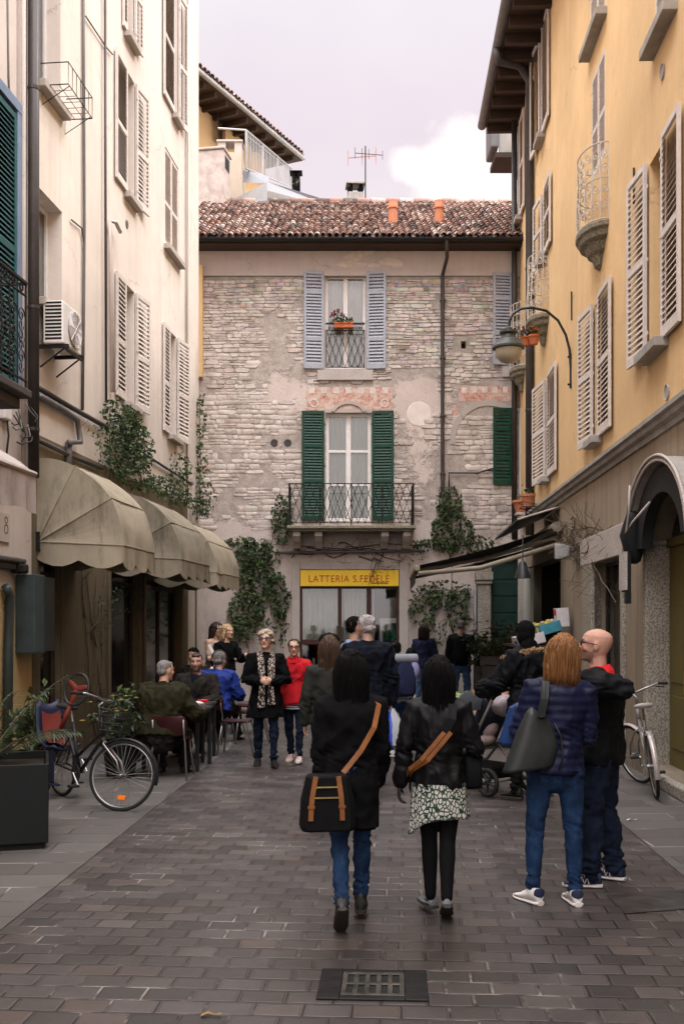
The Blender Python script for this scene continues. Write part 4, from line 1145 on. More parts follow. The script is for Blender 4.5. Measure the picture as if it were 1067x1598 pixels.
# ---------------- dome awnings
def awning(name, label, ua, ub, m, seed, proj=1.13, hp=2.80, drop=.30, k=1.0):
    """ribbed half dome: straight front, ribs fan from a pivot at each end"""
    rnd = random.Random(seed); rt = empty(name, LF.world(ua, 0, hp), LF.rz, label, 'awning', None)
    L_ = ub - ua; prof = [(0, 1.05), (.507, .94), (.974, .53), (1.13, -.06)]
    prof = [(p_ * proj / 1.13, h_ * k) for p_, h_ in prof]
    mb = MB(); n = 14
    # front panels between ribs, sagging a little
    rows = []; sub = 5
    for a, b in zip(prof[:-1], prof[1:]):
        for i in range(sub + (1 if b is prof[-1] else 0)):
            t = i / sub; sag = -.035 * math.sin(PI * t)
            nx_, nz_ = (b[1] - a[1]), -(b[0] - a[0]); l_ = math.hypot(nx_, nz_)
            p_ = a[0] + (b[0] - a[0]) * t - nx_ / l_ * sag * -1; h_ = a[1] + (b[1] - a[1]) * t - nz_ / l_ * sag * -1
            rows.append((p_, h_, math.sin(PI * t)))
    mb.rings([[(L_ * i / n, -p_, h_ - .02 * s_ * math.sin(PI * i / n)) for i in range(n + 1)] for p_, h_, s_ in rows], closed=False, cap=False)
    for x, sg in ((0, 1), (L_, -1)):                  # side gores fanning to the pivot
        pv = (x, -.02, .0)
        for a, b in zip(rows[:-1], rows[1:]):
            ma = [(pv[0] + (x - pv[0]) * t + sg * .03 * math.sin(PI * t) * a[2], pv[1] + (-a[0] - pv[1]) * t, pv[2] + (a[1] - pv[2]) * t) for t in (0, .35, .7, 1)]
            mb_ = [(x + sg * .03 * math.sin(PI * t) * b[2], pv[1] + (-b[0] - pv[1]) * t, pv[2] + (b[1] - pv[2]) * t) for t in (0, .35, .7, 1)]
            mb.rings([ma, mb_], closed=False, cap=False)
    for i_, p_ in enumerate(mb.v):                      # slack cloth: shallow random dents
        k_ = noise.noise((p_[0] * 3 + seed * 9, p_[1] * 3, p_[2] * 3)); mb.v[i_] = (p_[0] + .0 * k_, p_[1] + .03 * k_, p_[2] + .03 * k_)
    cv = mb.build('canopy', m, rt, smooth='auto')
    # scalloped valance along side, front, side
    path = [(0, -.05)] + [(0, -proj * t) for t in (.25, .5, .75, 1)]
    full = [(0, -proj * t) for t in [i / 10 for i in range(11)]] + [(L_ * i / 16, -proj) for i in range(1, 17)] + [(L_, -proj * (1 - i / 10)) for i in range(1, 11)]
    mb = MB(); rowsv = []
    dist = [0]
    for a, b in zip(full[:-1], full[1:]): dist.append(dist[-1] + math.dist(a, b))
    for tz in (0, .35, .7, 1):
        row = []
        for (x, y), d_ in zip(full, dist):
            sc_ = .68 + .32 * abs(math.sin(d_ * PI / .56))
            o_ = .018 * math.sin(d_ * 11 + seed) * tz
            hb = -.06 * (min(1, abs(y) / proj))
            row.append((x + o_ * (1 if x in (0, L_) else .3), y + o_, hb * k - drop * sc_ * tz))
        rowsv.append(row)
    mb.rings(rowsv, closed=False, cap=False); mb.build('valance', m, rt, smooth=True)
    mb = MB()
    for p_, h_ in prof[1:]:
        mb.tube([(-.004, -.02, 0), (-.004, -p_, h_ + .006), (L_ + .004, -p_, h_ + .006), (L_ + .004, -.02, 0)], .010, 5)
    mb.build('rib', m, rt)
    mb = MB(); mb.tube([(.03, -.02, -.05), (.03, -proj + .03, -.09), (L_ - .03, -proj + .03, -.09), (L_ - .03, -.02, -.05)], .016, 6)
    for x in (.0, L_): mb.box(x - .03, x + .03, -.06, -.012, -.12, .12)
    mb.build('frame', m_darkmetal, rt)
    return rt
b0 = LU(56)
awning('dome_awning', 'large beige ribbed dome awning nearest the drainpipe with scalloped edge', b0 + .0, b0 + 1.42, m_canvas, 1)
awning('dome_awning', 'mould streaked middle dome awning of the three along the cream wall', b0 + 2.9, b0 + 4.86, m_canvas2, 2, k=.95)
awning('dome_awning', 'farthest beige dome awning of the three, nearest the stone house', b0 + 5.45, b0 + 7.56, m_canvas, 3, k=.93, hp=2.72)

# ---------------- neighbour at the far left edge
ln = LF.root('pale_building', 'pale plastered building with blue green shutter and iron balcony at the left edge', 'building')
def px_rect(pa, pb, yt, yb, w=0):
    pm = (pa + pb) / 2; return (LU(pa, w), LU(pb, w), LV(pm, yb, w), LV(pm, yt, w))
ba = px_rect(-40, 19, 140, 430)
wall('wall', ln, -32, uS - .002, 2.2, 18, [(ba[0], ba[1], LV(0, 600, .0), ba[3])], [m_left_far, m_room], y=-.03, sub=2, ret=8)
wall('wall', ln, -32, uS - .002, 0, 2.199, [], [plaster('ochre_base', (.55, .40, .20), (.25, .18, .1), .2, 2.4, .5, .3), m_room], y=-.034, sub=2, ret=8)
w_ = win(ln, ba[0], ba[1], LV(0, 600), ba[3], m_bluetrim, m_glassdark, y=.02)
sh = shutter(w_, ba[1] - .02, (ba[1] - ba[0]) - .1, LV(0, 600), ba[3] - .04, m_bluegreen, -1, 0, y=-.05, rails=(.5,), slat=.06)
mb = MB(); a_, b_, c_, d_ = ba[0], ba[1], LV(0, 600), ba[3]
mb.box(b_ - .02, b_ + .09, -.085, -.031, c_, d_); mb.box(a_, b_ + .09, -.09, -.031, d_ + .001, d_ + .13); mb.build('shutter_frame', m_bluetrim, ln, bevel=.006)
w0 = .55; e1 = LU(41, w0); bz = LV(20, 608, w0)
blc = MB(); blc.box(e1 - 2.6, e1 + .03, -w0 - .06, -.031, bz - .02, bz + .07); blc.box(e1 - 2.5, e1 - .03, -w0 + .05, -.031, bz - .14, bz - .021)
blc = blc.build('balcony', M('dark_slab', (.07, .06, .055), .8, .3, 5, .2), ln, bevel=.015)
zt_ = LV(40, 440, w0); mb = MB()
mb.box(e1 - 2.6, e1, -w0 - .02, -w0 + .02, zt_ - .03, zt_); mb.box(e1 - 2.6, e1, -w0 - .012, -w0 + .012, bz + .16, bz + .18); mb.box(e1 - 2.6, e1, -w0 - .012, -w0 + .012, zt_ - .16, zt_ - .145)
n_ = 12
for i in range(n_):
    x = e1 - .02 - i * .21; zz = bz + .18; hh_ = zt_ - .16 - zz
    mb.tube([(x, -w0, bz + .07), (x, -w0, zt_)], .009, 5)
    for (q, fl) in ((.25, 1), (.5, -1), (.75, 1)):
        scroll(mb, (x - .105, zz + hh_ * q), .09, 1.4, .007, flip=fl, y=-w0); scroll(mb, (x - .105, zz + hh_ * q - hh_ * .12), .07, 1.2, .006, flip=-fl, y=-w0 + .005)
    ringband(mb, x - .105, zt_ - .088, .035, .048, 0, 2 * PI, -w0 - .008, -w0 + .008, n=12)
for j in range(4):
    yy = -w0 + .14 * j; mb.tube([(e1, yy, bz + .07), (e1, yy, zt_)], .009, 5)
mb.box(e1 - .015, e1 + .015, -w0, -.031, zt_ - .029, zt_ - .001)
for q in (.3, .6): scroll(mb, (e1 - .0, bz + .2 + (zt_ - bz) * q), .08, 1.4, .007, y=-w0 * .5)
mb.build('railing', m_iron, blc)
ltn = lambda nm, pts, r, m, n=6: (lambda mb: (mb.tube(pts, r, n), mb.build(nm, m, ln, smooth=True)))(MB())
ltn('thin_pipe', [Lp(37, -200, .09), Lp(37, 400, .09), Lp(37, 760, .09)], .03, m_stucco, 8)
ltn('cable', [Lp(12, -40, .04), Lp(14, 120, .04), Lp(16, 175, .04)], .012, m_greycable)
ltn('cable', [Lp(10, 640, .06), Lp(14, 680, .08), Lp(10, 715, .06)], .012, m_cable)
# tangled cables and junction box under the balcony
rnd = random.Random(11)
for i in range(9):
    a_ = Lp(rnd.uniform(18, 50), rnd.uniform(625, 690), rnd.uniform(.05, .16)); c_ = Lp(rnd.uniform(18, 58), rnd.uniform(625, 700), rnd.uniform(.05, .2)); m_ = (a_ + c_) / 2 + V((0, -.08, -rnd.uniform(.0, .16)))
    ltn('cable', [a_, (a_ * 2 + m_) / 3 + V((0, 0, -.03)), m_, (c_ * 2 + m_) / 3, c_], .010, m_cable if i % 2 else m_greycable, 5)
ltn('service_pipe', [Lp(10, 915, .1), Lp(14, 925, .1), Lp(16, 932, .1), Lp(14, 1010, .1), Lp(12, 1180, .1)], .055, m_greenpipe, 10)
mb = MB(); q = Lp(9, 645, .06); mb.box(q.x - .1, q.x + .1, q.y - .04, q.y + .05, q.z - .08, q.z + .09); mb.build('junction_box', m_whitepaint, ln, bevel=.02)
mb = MB(); q = Lp(4, 875, .0); mb.box(q.x - .6, q.x + .34, -.16, -.035, q.z - .02, q.z + .04); mb.box(q.x - .6, q.x + .26, -.12, -.035, q.z - .10, q.z - .021); mb.build('moulding', M('dark_stone', (.07, .065, .06), .85, .3, 6, .3), ln, bevel=.02)
mb = MB(); q = px_rect(-12, 9.5, 800, 832); mb.box(q[0], q[1], -.052, -.031, q[2] - .1, q[3]); o_ = mb.build('wall_plaque', m_stucco, None, bevel=.004); o_.location = LF.O; o_.rotation_euler = (0, 0, LF.rz); tag(o_, 'small pale plaque with a looped figure on the wall at the left edge', 'plaque')
mb = MB(); zc = (q[2] + q[3]) / 2 - .03; ringband(mb, q[1] - .11, zc + .07, .030, .042, 0, 2 * PI, -.0535, -.0522, n=14); ringband(mb, q[1] - .11, zc - .035, .044, .058, 0, 2 * PI, -.0535, -.0522, n=14)
mb.build('figure', m_darkmetal, o_)
# drop awning at the left edge
u1_ = LU(53, .95); zz = LV(53, 738, .95)
aw = empty('straight_awning', LF.world(u1_, 0, zz), LF.rz, 'greyish pink straight awning with hanging valance at the left edge of the photo', 'awning')
mb = MB(); mb.rings([[(-3.2 + 3.2 * i / 10, -.04 - .91 * t, .52 * (1 - t) ** .8 - .015 * math.sin(PI * t) * (i % 2)) for i in range(11)] for t in (0, .3, .6, .85, 1)], closed=False, cap=False)
mb.quad((0, -.04, .52), (0, -.95, 0), (0, -.95, -.02), (0, -.04, .48))
mb.build('canopy', m_canvas3, aw, smooth='auto')
mb = MB(); mb.chain([(-3.2, -.96, -.015), (0, -.96, -.015)], .032, n=8, round_ends=False); mb.build('front_bar', m_canvas3, aw, smooth='auto')
mb = MB(); mb.rings([[(-3.2 + 3.2 * i / 60, -.97 + .018 * math.sin(i * .9) * t, -.04 - .36 * t - .015 * math.sin(i * .45) * t) for i in range(61)] for t in (0, .3, .7, 1)], closed=False, cap=False); mb.build('valance', m_canvas3, aw, smooth=True)
# dark metal electric box on the wall
u0 = LU(55, .28); u1 = u0 + .32; z0, z1 = LV(55, 1020, .28), LV(55, 896, .28)
eb = empty('electric_cabinet', LF.world(u0, 0, z0), LF.rz, 'dark grey green metal cabinet with open flap fixed low on the left wall', 'cabinet')
mb = MB(); mb.box(0, u1 - u0, -.28, -.04, 0, z1 - z0); mb.build('casing', M('grey_green_metal', (.040, .055, .056), .55, .3, 5, .1), eb, bevel=.012)
mb = MB(); mb.box(u1 - u0 + .002, u1 - u0 + .30, -.29, -.275, .02, z1 - z0 - .02); mb.build('flap', M('dark_flap', (.02, .022, .022), .35, .4, 3, .3, 12), eb, bevel=.006)
mb = MB(); mb.box(-.16, .04, -.2, -.04, z1 - z0 + .002, z1 - z0 + .12); mb.build('bracket', m_dark, eb, bevel=.03)

# ---------------- climbers on the left wall
LN = LF.n
def Lw(px, py, w=.03): u_, v_ = LF.uv(px, py, w); return LF.world(u_, w, v_)
vine('climbing_plant', 'leafy climber spreading over the cream wall above the middle awning', 'climber',
     [(Lw(165, 1150), Lw(170, 900), .3), (Lw(170, 900), Lw(172, 640), .25), (Lw(172, 700), Lw(232, 690), .2), (Lw(180, 740), Lw(330, 790), .3)],
     [(Lw(185, 660), (.95, .34), 520), (Lw(205, 690), (.9, .42), 520), (Lw(178, 715), (.7, .35), 330), (Lw(205, 742), (1.0, .22), 260), (Lw(152, 690), (.5, .30), 80), (Lw(258, 765), (1.5, .22), 460), (Lw(275, 735), (.7, .35), 190), (Lw(305, 790), (1.0, .2), 200)], LN, seed=5, leafL=.085)
vine('bare_creeper', 'leafless twisting creeper climbing the pillar behind the child seat', 'climber',
     [(Lw(150, 1150), Lw(132, 960), .5), (Lw(132, 960), Lw(128, 890), .3), (Lw(140, 1160), Lw(150, 900), .5), (Lw(155, 1150), Lw(160, 930), .4), (Lw(160, 1100), Lw(135, 900), .5), (Lw(145, 1000), Lw(165, 905), .3)], [(Lw(150, 960), (.5, .5), 36), (Lw(190, 930), (.9, .3), 130)], LN, seed=9, leafL=.05, stem_r=.014, twigs=5)
vine('trailing_ivy', 'thin trail of ivy hanging down the corner between cream building and stone house', 'climber',
     [(at(312, 800, 21.9), at(312, 615, 21.9), .15)], [(at(313, 650, 21.9), (.13, .45), 110), (at(314, 720, 21.9), (.16, .4), 110), (at(316, 775, 21.9), (.3, .35), 150)], V((0, -1, 0)), seed=12, leafL=.085)

# ================================================================= ivy on the stone house
FN = V((0, -1, 0))
def Fw(px, py, w=.03): return at(px, py, FY - w)
vine('ivy', 'dense ivy hanging on the wall left of the dairy shop', 'ivy',
     [(Fw(372, 1085), Fw(395, 900), .3), (Fw(395, 900), Fw(440, 800), .3), (Fw(360, 848), Fw(450, 850), .1)],
     [(Fw(402, 865), (.5, .28), 330), (Fw(400, 905), (.42, .5), 620), (Fw(385, 950), (.42, .42), 420), (Fw(437, 930), (.22, .55), 330), (Fw(375, 985), (.22, .4), 170), (Fw(440, 810), (.22, .55), 300), (Fw(385, 845), (.55, .1), 140), (Fw(415, 985), (.5, .3), 70), (Fw(432, 985), (.3, .5), 60)], FN, seed=3, leafL=.10)
vine('ivy', 'bushy green climber on the wall below the brown downpipe', 'ivy',
     [(Fw(700, 1085), Fw(705, 880), .3), (Fw(705, 880), Fw(700, 765), .2)],
     [(Fw(700, 785), (.3, .4), 330), (Fw(705, 830), (.5, .45), 620), (Fw(735, 850), (.5, .22), 160), (Fw(668, 850), (.35, .15), 120), (Fw(690, 925), (.65, .3), 380), (Fw(660, 950), (.35, .35), 190), (Fw(715, 945), (.3, .45), 190), (Fw(690, 985), (.6, .3), 90)], FN, seed=4, leafL=.095, stem_r=.02)
vine('dry_creeper', 'tangle of dry brown twigs running under the balcony over the shop sign', 'climber',
     [(Fw(430, 862), Fw(560, 858), .35), (Fw(480, 858), Fw(640, 862), .3), (Fw(530, 850), Fw(640, 880), .3), (Fw(600, 858), Fw(575, 912), .12), (Fw(560, 868), Fw(628, 885), .2)], [(Fw(640, 868), (.3, .12), 40)], FN, seed=14, leafL=.06, stem_r=.016, twigs=12, greens=[(.09, .07, .04)])
# ================================================================= right side of the street
kx = .0403
RF = Frame((3.057 + kx * 24.2, 24.2, 0), (-kx, -1))
def RU(px, w=0): return RF.u(px, w)
def RV(px, py, w=0): return RF.h(px, py, w)
rb = RF.root('yellow_building', 'yellow plastered building with pale shutters and deep eave along the right side of the street', 'building')
H_R = 13.25
vs = 3.86
def rr(pa, pb, yt, yb): pm = (pa + pb) / 2; return (RU(pa), RU(pb), RV(pm, yb), RV(pm, yt))
RW = []
def addR(pa, pb, yt, yb, far, near, of=5, on=.6, style='open', sl=True): RW.append((rr(pa, pb, yt, yb), pa, pb, far, near, of, on, style, sl))
addR(1013, 1038, 236, 540, 21, 29)
addR(928, 937, 470, 684, 15, 20)
addR(853, 857, 590, 745, 12, 14)
addR(921, 944, -120, 48, 0, 0, style='closed')
addR(1022, 1052, -260, 40, 0, 0, style='closed')
addR(923, 944, 100, 262, 0, 0, style='balc')
addR(845, 849, -110, 215, 9, 10)
addR(848, 852, 300, 402, 8, 10)
addR(812, 814, 195, 340, 4, 6)
wall('wall', rb, 0, 34, vs + .14, H_R, [r[0] for r in RW], [m_yellow, m_room], depth=.24, sub=2, ret=8)
for i, (r, pa, pb, far, near, of, on, style, sl) in enumerate(RW):
    a, b, c, d = r
    if style in ('closed', 'balc'):
        w_ = win(rb, a, b, c, d, m_creamshut, m_glassgrey, y=.12)
        shutter(w_, a, (b - a) / 2 - .004, c, d, m_creamshut, 1, 0, y=.015, slat=.055, flip=True); shutter(w_, b, (b - a) / 2 - .004, c, d, m_creamshut, -1, 0, y=.015, slat=.055, flip=False)
    else:
        w_ = win(rb, a, b, c, d, m_creamshut, m_glassdark, y=.16)
        shutter(w_, a - .01, a - RU(pa - far), c - .02, d + .03, m_creamshut, -1, of, rails=(.5,), y=-.045); shutter(w_, b + .01, RU(pb + near) - b, c - .02, d + .03, m_creamshut, 1, on, rails=(.5,), y=-.045)
    if style != 'balc': sill(rb, a - .12, b + .12, c, m_conc, .16, .11)
# louvred shutter standing out at the far end
w_ = win(rb, RU(809), RU(812), RV(810, 775), RV(810, 640), m_creamshut, m_glassdark, y=-.012)
shutter(w_, RU(806), .62, RV(812, 775), RV(812, 640), m_creamshut, 1, 62, rails=(.62,), slat=.075)
# base storey
def rbase(pa, pb, yt=None, yb=None, vt=None): return (RU(pa), RU(pb), .02, vt)
shopA = (RU(824), RU(876), .02, 2.95, .3, 2.0)
shopB = (RU(929), RU(975), .75, RV(952, 873), .28, 1.2)
ac_u = RU(1040) + 1.02
doorH = (RU(1010), RU(1010) + 2.3, .14, 3.22, .30, .2)
wall('wall', rb, 0, 34, 0, vs, [shopA, shopB, doorH], [m_greybase, m_room], y=-.02, sub=2, ret=8)
mb = MB()
prof = [(0, vs - .01), (-.05, vs - .01), (-.06, vs + .05), (-.11, vs + .07), (-.12, vs + .12), (-.16, vs + .14), (-.16, vs + .19), (0, vs + .21)]
mb.rings([[(u_, y_, z_) for y_, z_ in prof] for u_ in (0, 34)]); mb.build('string_course', m_conc, rb)
# eave
og = .78
mb = MB(); mb.box(-.3, 34, -og + .05, 8, H_R + .02, H_R + .07); rf = mb.build('eave', m_wood, rb)
mb = MB(); mb.quad((-.3, -og, H_R + .10), (34, -og, H_R + .10), (34, 4, H_R + 1.9), (-.3, 4, H_R + 1.9)); mb.build('roof', m_tile, rb)
for i in range(40):
    x = -.15 + i * .62; mb = MB(); mb.box(x - .06, x + .06, -og + .08, .0, H_R - .17, H_R + .019); mb.build('rafter', m_wood, rf)
mb = MB(); gx = [(.10 * math.cos(a), .10 * math.sin(a)) for a in (PI + PI * k / 8 for k in range(9))]
mb.rings([[(x, -og - .02 + a, H_R + .08 + b) for a, b in gx] for x in (-.35, 34)], closed=False, cap=False)
mb.poly([(-.35, -og - .02 + a, H_R + .08 + b) for a, b in gx])
mb.build('gutter', m_zinc, rf, smooth='auto')
def Rp(px, py, w=.05): u_, v_ = RF.uv(px, py, w); return V((u_, -w, v_))
p0 = Rp(826, 128, .10)
mb = MB(); mb.tube([V((p0.x + .5, -og - .02, H_R)), V((p0.x + .45, -og, H_R - .22)), V((p0.x + .1, -.3, p0.z + .28)), V((p0.x, -.10, p0.z)), Rp(826, 480, .10), Rp(826, 835, .10)], .085, 12)
mb.build('downpipe', m_pipe, rb, smooth=True)
for yy in (230, 420, 640):
    q = Rp(826, yy, .10); mb = MB(); mb.lathe([(.095, -.02), (.095, .02)], 12, c=q); mb.build('pipe_clip', m_pipe, rb)
for (px_, py_) in ((1034, 112), (1041, 612)):
    q = Rp(px_, py_, 0); mb = MB(); mb.lathe([(.07, .01), (.085, .02), (.085, 0)], 14); mb.lathe([(.0, .004), (.07, .004)], 14); mb.build('vent', m_conc, rb, loc=(q.x, -.002, q.z), rot=(R(90), 0, 0))
mb = MB(); mb.tube([Rp(891, 455, .02), Rp(891, 500, .02)], .014, 5); mb.build('iron_pin', m_pipe, rb)
mb = MB(); mb.tube([Rp(988, 262, .02), Rp(988, 318, .02)], .014, 5); mb.build('iron_pin', m_pipe, rb)
# stone framed shop window
a, b, c, d = shopB[:4]
mb = MB(); mb.box(RU(915), a, -.07, .1, 0, RV(922, 877)); mb.build('stone_jamb', m_granite, rb, bevel=.012); mb = MB(); mb.box(b, b + .12, -.07, .1, 0, d); mb.build('stone_jamb', m_granite, rb, bevel=.012); mb = MB(); mb.box(a + .001, b - .001, -.10, .1, .55, c); mb.build('stone_sill', m_granite, rb, bevel=.012)
mb = MB(); mb.box(RU(912), b + .14, -.075, .1, d + .001, d + .40); mb.build('stone_lintel', m_whitestone, rb, bevel=.012)
w_ = win(rb, a, b, c, d, m_darkmetal, m_glass, y=.14, fw=.05, name='shop_window')
mb = MB(); mb.box(a + .3, b - .1, .62, .66, d - .42, d - .28); mb.box(a + .3, b - .1, .62, .66, d - .58, d - .50); mb.build('yellow_strip', m_signyellow, w_)  # yellow bars modelled in place of a sign's reflection in the glass
for i in range(2):
    z_ = c + .35 + i * .55; mb = MB(); mb.box(a + .02, b - .02, .34, .62, z_, z_ + .025); mb.build('display_shelf', m_wood, w_)
pals = [(.5, .35, .05), (.05, .12, .35), (.45, .06, .04), (.08, .25, .12), (.55, .5, .42)]
mpal = [M('packet_colour', c_, .5, .2, 12, .05) for c_ in pals]
# portal
a, b, c, d = doorH[:4]; cu_ = (a + b) / 2; rx_ = (b - a) / 2; spr = 2.70
mb = MB(); n_ = 24                                   # spandrels turn the square opening into an arch
for i in range(n_):
    t0, t1 = PI - PI * i / n_, PI - PI * (i + 1) / n_
    p_, q_ = (cu_ + rx_ * math.cos(t0), spr + (d - spr) * math.sin(t0)), (cu_ + rx_ * math.cos(t1), spr + (d - spr) * math.sin(t1))
    mb.quad((p_[0], -.018, p_[1]), (q_[0], -.018, q_[1]), (q_[0], -.018, d + .01), (p_[0], -.018, d + .01)); mb.quad((p_[0], -.018, p_[1]), (p_[0], .275, p_[1]), (q_[0], .275, q_[1]), (q_[0], -.018, q_[1]))
mb.build('spandrel', m_greybase, rb)
mb = MB(); mb.box(a - .10, a + .03, -.035, .26, 0, spr - .02); mb.build('stone_jamb', m_granite, rb, bevel=.015); mb = MB(); mb.box(b - .03, b + .10, -.035, .26, 0, spr - .02); mb.build('stone_jamb', m_granite, rb, bevel=.02)
mb = MB(); mb.box(a - .12, a + .05, -.055, .28, spr - .019, spr + .045); mb.build('impost', m_granite, rb, bevel=.012); mb = MB(); mb.box(b - .05, b + .12, -.055, .28, spr - .019, spr + .045); mb.build('impost', m_granite, rb, bevel=.012)
mb = MB(); mb.box(a + .031, b - .031, .24, .285, .14, spr - .05); mb.box(a + .031, b - .031, .20, .285, spr - .049, spr + .05)
for k in range(2):
    xa = a + .06 + k * rx_; xb = xa + rx_ - .12
    for (z0, z1) in ((.35, .95), (1.1, 1.95)): mb.box(xa + .1, xb - .1, .225, .239, z0, z1)
mb.build('portal_door', m_olivedoor, rb, bevel=.012)
mb = MB(); mb.quad((a, .272, spr), (b, .272, spr), (b, .272, d), (a, .272, d)); mb.build('fanlight', m_glassdark, rb)
mb = MB(); q = a + .75; mb.box(q, q + .12, .20, .224, 1.0, 1.25); mb.build('letter_plate', M('brass', (.5, .33, .1), .4, .2, 9, .05, metal=.8), rb, bevel=.006)
mb = MB(); mb.box(RU(1026), b + .3, -.12, .29, .0, .135); mb.build('doorstep', m_granite, rb, bevel=.02)
# pale arched hood with folded black canvas
hc = RU(1010) + 1.15; hr = 1.30; hv0 = 2.58; hv1 = 3.52
hood = empty('arched_hood', RF.world(hc, 0, hv0), RF.rz, 'arched awning frame with folded black canvas above the wooden door at the right edge', 'awning')
mb = MB(); ringband(mb, 0, 0, hr - .085, hr, 0, PI, -.21, -.021, n=32, sy=(hv1 - hv0) / hr); mb.build('arch_band', m_conc, hood, smooth='auto')
mb = MB()
for i, rr_ in enumerate((hr - .02, hr - .055, hr + .015)):
    pts = [((rr_) * math.cos(PI - PI * k / 30), -.22 - .012 * i, (hv1 - hv0) / hr * rr_ * math.sin(PI - PI * k / 30)) for k in range(31)]; mb.tube(pts, .018, 6)
mb.build('rib', m_whitestone, hood, smooth=True)
mb = MB(); ringband(mb, 0, 0, hr - .50, hr - .135, R(8), R(176), -.16, -.03, n=24, sy=(hv1 - hv0) / hr); mb.chain([(-hr + .16, -.16, -.02), (-hr + .17, -.2, .22), (-hr + .26, -.2, .42)], [(.10, .10), (.15, .13), (.10, .08)], n=12); mb.build('folded_canvas', M('black_canvas', (.012, .014, .015), .7, .4, 8, .4, 20), hood, smooth='auto')
mb = MB()
for i in range(6):
    x = -hr + .01 + i * .055; mb.box(x, x + .022, -.30, -.27, -.42, .02)
mb.build('slat', m_whitestone, hood); mb = MB(); mb.box(-hr, -hr + .36, -.268, -.24, -.44, .02); mb.box(-hr + .28, -hr + .37, -.30, -.24, -.58, -.441); mb.build('back_board', m_dark, hood)
mb = MB(); mb.tube([(-.75, -.3, .75), (-.70, -.32, .45), (-.95, -.3, .22), (-.6, -.3, .32), (-.25, -.2, .5)], .014, 5); mb.build('cord', m_stucco, hood, smooth=True)

# ---------------- balconettes: carved half round base with a bellied iron cage
def balconette(label, pc, yb, yt, ub, m, wd=.62, dp=.36):
    """pc photo column of the centre, yb/yt photo rows of slab and rail, both on the wall"""
    u_ = RU(pc); z0 = RV(pc, yb); z1 = RV(pc, yt); o = empty('balconette', RF.world(u_, 0, z0), RF.rz, label, 'balcony')
    mb = MB(); mb.lathe([(.05, -.50), (.14, -.46), (.22, -.34), (.32, -.30), (.38, -.20), (.52, -.17), (.54, -.10), (.61, -.07), (.62, .0), (.0, .0)], 8, PI, 2 * PI, sx=wd / .62, sy=dp / .62)
    mb.build('stone_base', m_mossstone, o, bevel=.012)
    mb = MB(); rx, ry = wd * .93, dp * .9; Ht = z1 - z0; n = 9
    def P(a, z, k=1.0): return (rx * k * math.cos(a), ry * k * math.sin(a), z)
    for z in (.03, Ht * .55, Ht):
        mb.tube([P(PI + PI * i / 16, z) for i in range(17)], .011, 5)
    for i in range(n + 1):
        a = PI + PI * i / n; mb.tube([P(a, .03), P(a, Ht * .25, 1.07), P(a, Ht * .6), P(a, Ht)], .008, 5)
    for i in range(n):
        a0 = PI + PI * (i + .5) / n
        for zc, r_, fl in ((Ht * .2, .085, 1), (Ht * .42, .075, -1), (Ht * .66, .08, 1), (Ht * .86, .075, -1)):
            pts = []
            for k in range(15):
                t = k / 14; an = t * 1.5 * 2 * PI * fl; q = r_ * (1 - .75 * t)
                pts.append(P(a0 + q * math.cos(an) / ((rx + ry) / 2), zc + q * math.sin(an)))
            mb.tube(pts, .0075, 4)
    mb.build('iron_cage', m, o)
    return o
balconette('ornate cream iron balconette on a carved base high on the yellow wall', 936, 366, 248, 0, m_whiteiron, wd=.60, dp=.34)
b2 = balconette('small cream iron balconette with flower pots beside the street lamp', 850, 500, 405, 0, m_whiteiron, wd=.55)
b3 = balconette('half hidden balconette behind the thick brown downpipe, below the lamp', 815, 578, 480, 0, m_whiteiron, wd=.5, dp=.3)

# ---------------- street lamp on a curved bracket
lp = [Rp(891, 612, .06), Rp(891, 555, .08)]
base_ = LampU = RU(891)
lamp = empty('street_lamp', RF.world(LampU, 0, RV(891, 612)), RF.rz, 'wall lantern with bell shade and frosted globe on a long curved iron arm', 'street lamp')
z0 = RV(891, 612); k_ = 17.3 / FX
def LPp(px, py, w=None):                             # point in the vertical plane of the arm
    # plane through wall point, spanned by wall normal and z
    C = V((0, 0, CH)); d = ray(px, py); P0 = RF.world(LampU, 0, 0); t = (P0 - C).dot(RF.ux) / d.dot(RF.ux); p = C + d * t
    return V((0, -(p - P0).dot(RF.n), p.z - z0))
arm = [(890, 606), (890, 575), (888, 545), (882, 522), (870, 500), (852, 485), (830, 480), (812, 482), (800, 490), (795, 500), (794, 511)]
mb = MB(); mb.chain([LPp(*q) for q in arm], .022, n=8, round_ends=False)
for py_ in (557, 600): mb.tube([LPp(885, py_), V((0, .0, LPp(890, py_).z))], .018, 6); mb.box(-.03, .03, -.02, 0, LPp(890, py_).z - .05, LPp(890, py_).z + .05)
mb.build('arm', m_darkmetal, lamp, smooth='auto')
c_ = LPp(793, 540); s_ = k_
mb = MB(); mb.lathe([(.03, 30 * s_), (.06, 28 * s_), (.06, 25 * s_), (.15, 23 * s_), (.15, 20 * s_), (.11, 18 * s_), (.13, 12 * s_), (.20, 9 * s_), (.235, 2 * s_), (.265, -1 * s_), (.265, -4 * s_), (.235, -5 * s_), (.0, -4 * s_)], 28, c=c_)
mb.build('shade', M('grey_green_enamel', (.055, .058, .052), .45, .25, 8, .05), lamp, smooth='auto')
mb = MB(); mb.lathe([(.215, -5 * s_), (.215, -12 * s_), (.185, -19 * s_), (.12, -25 * s_), (.04, -27 * s_), (.0, -27.3 * s_)], 28, c=c_); mb.build('globe', M('frosted_globe', (.40, .34, .24), .3, .15, 5, 0), lamp, smooth='auto')

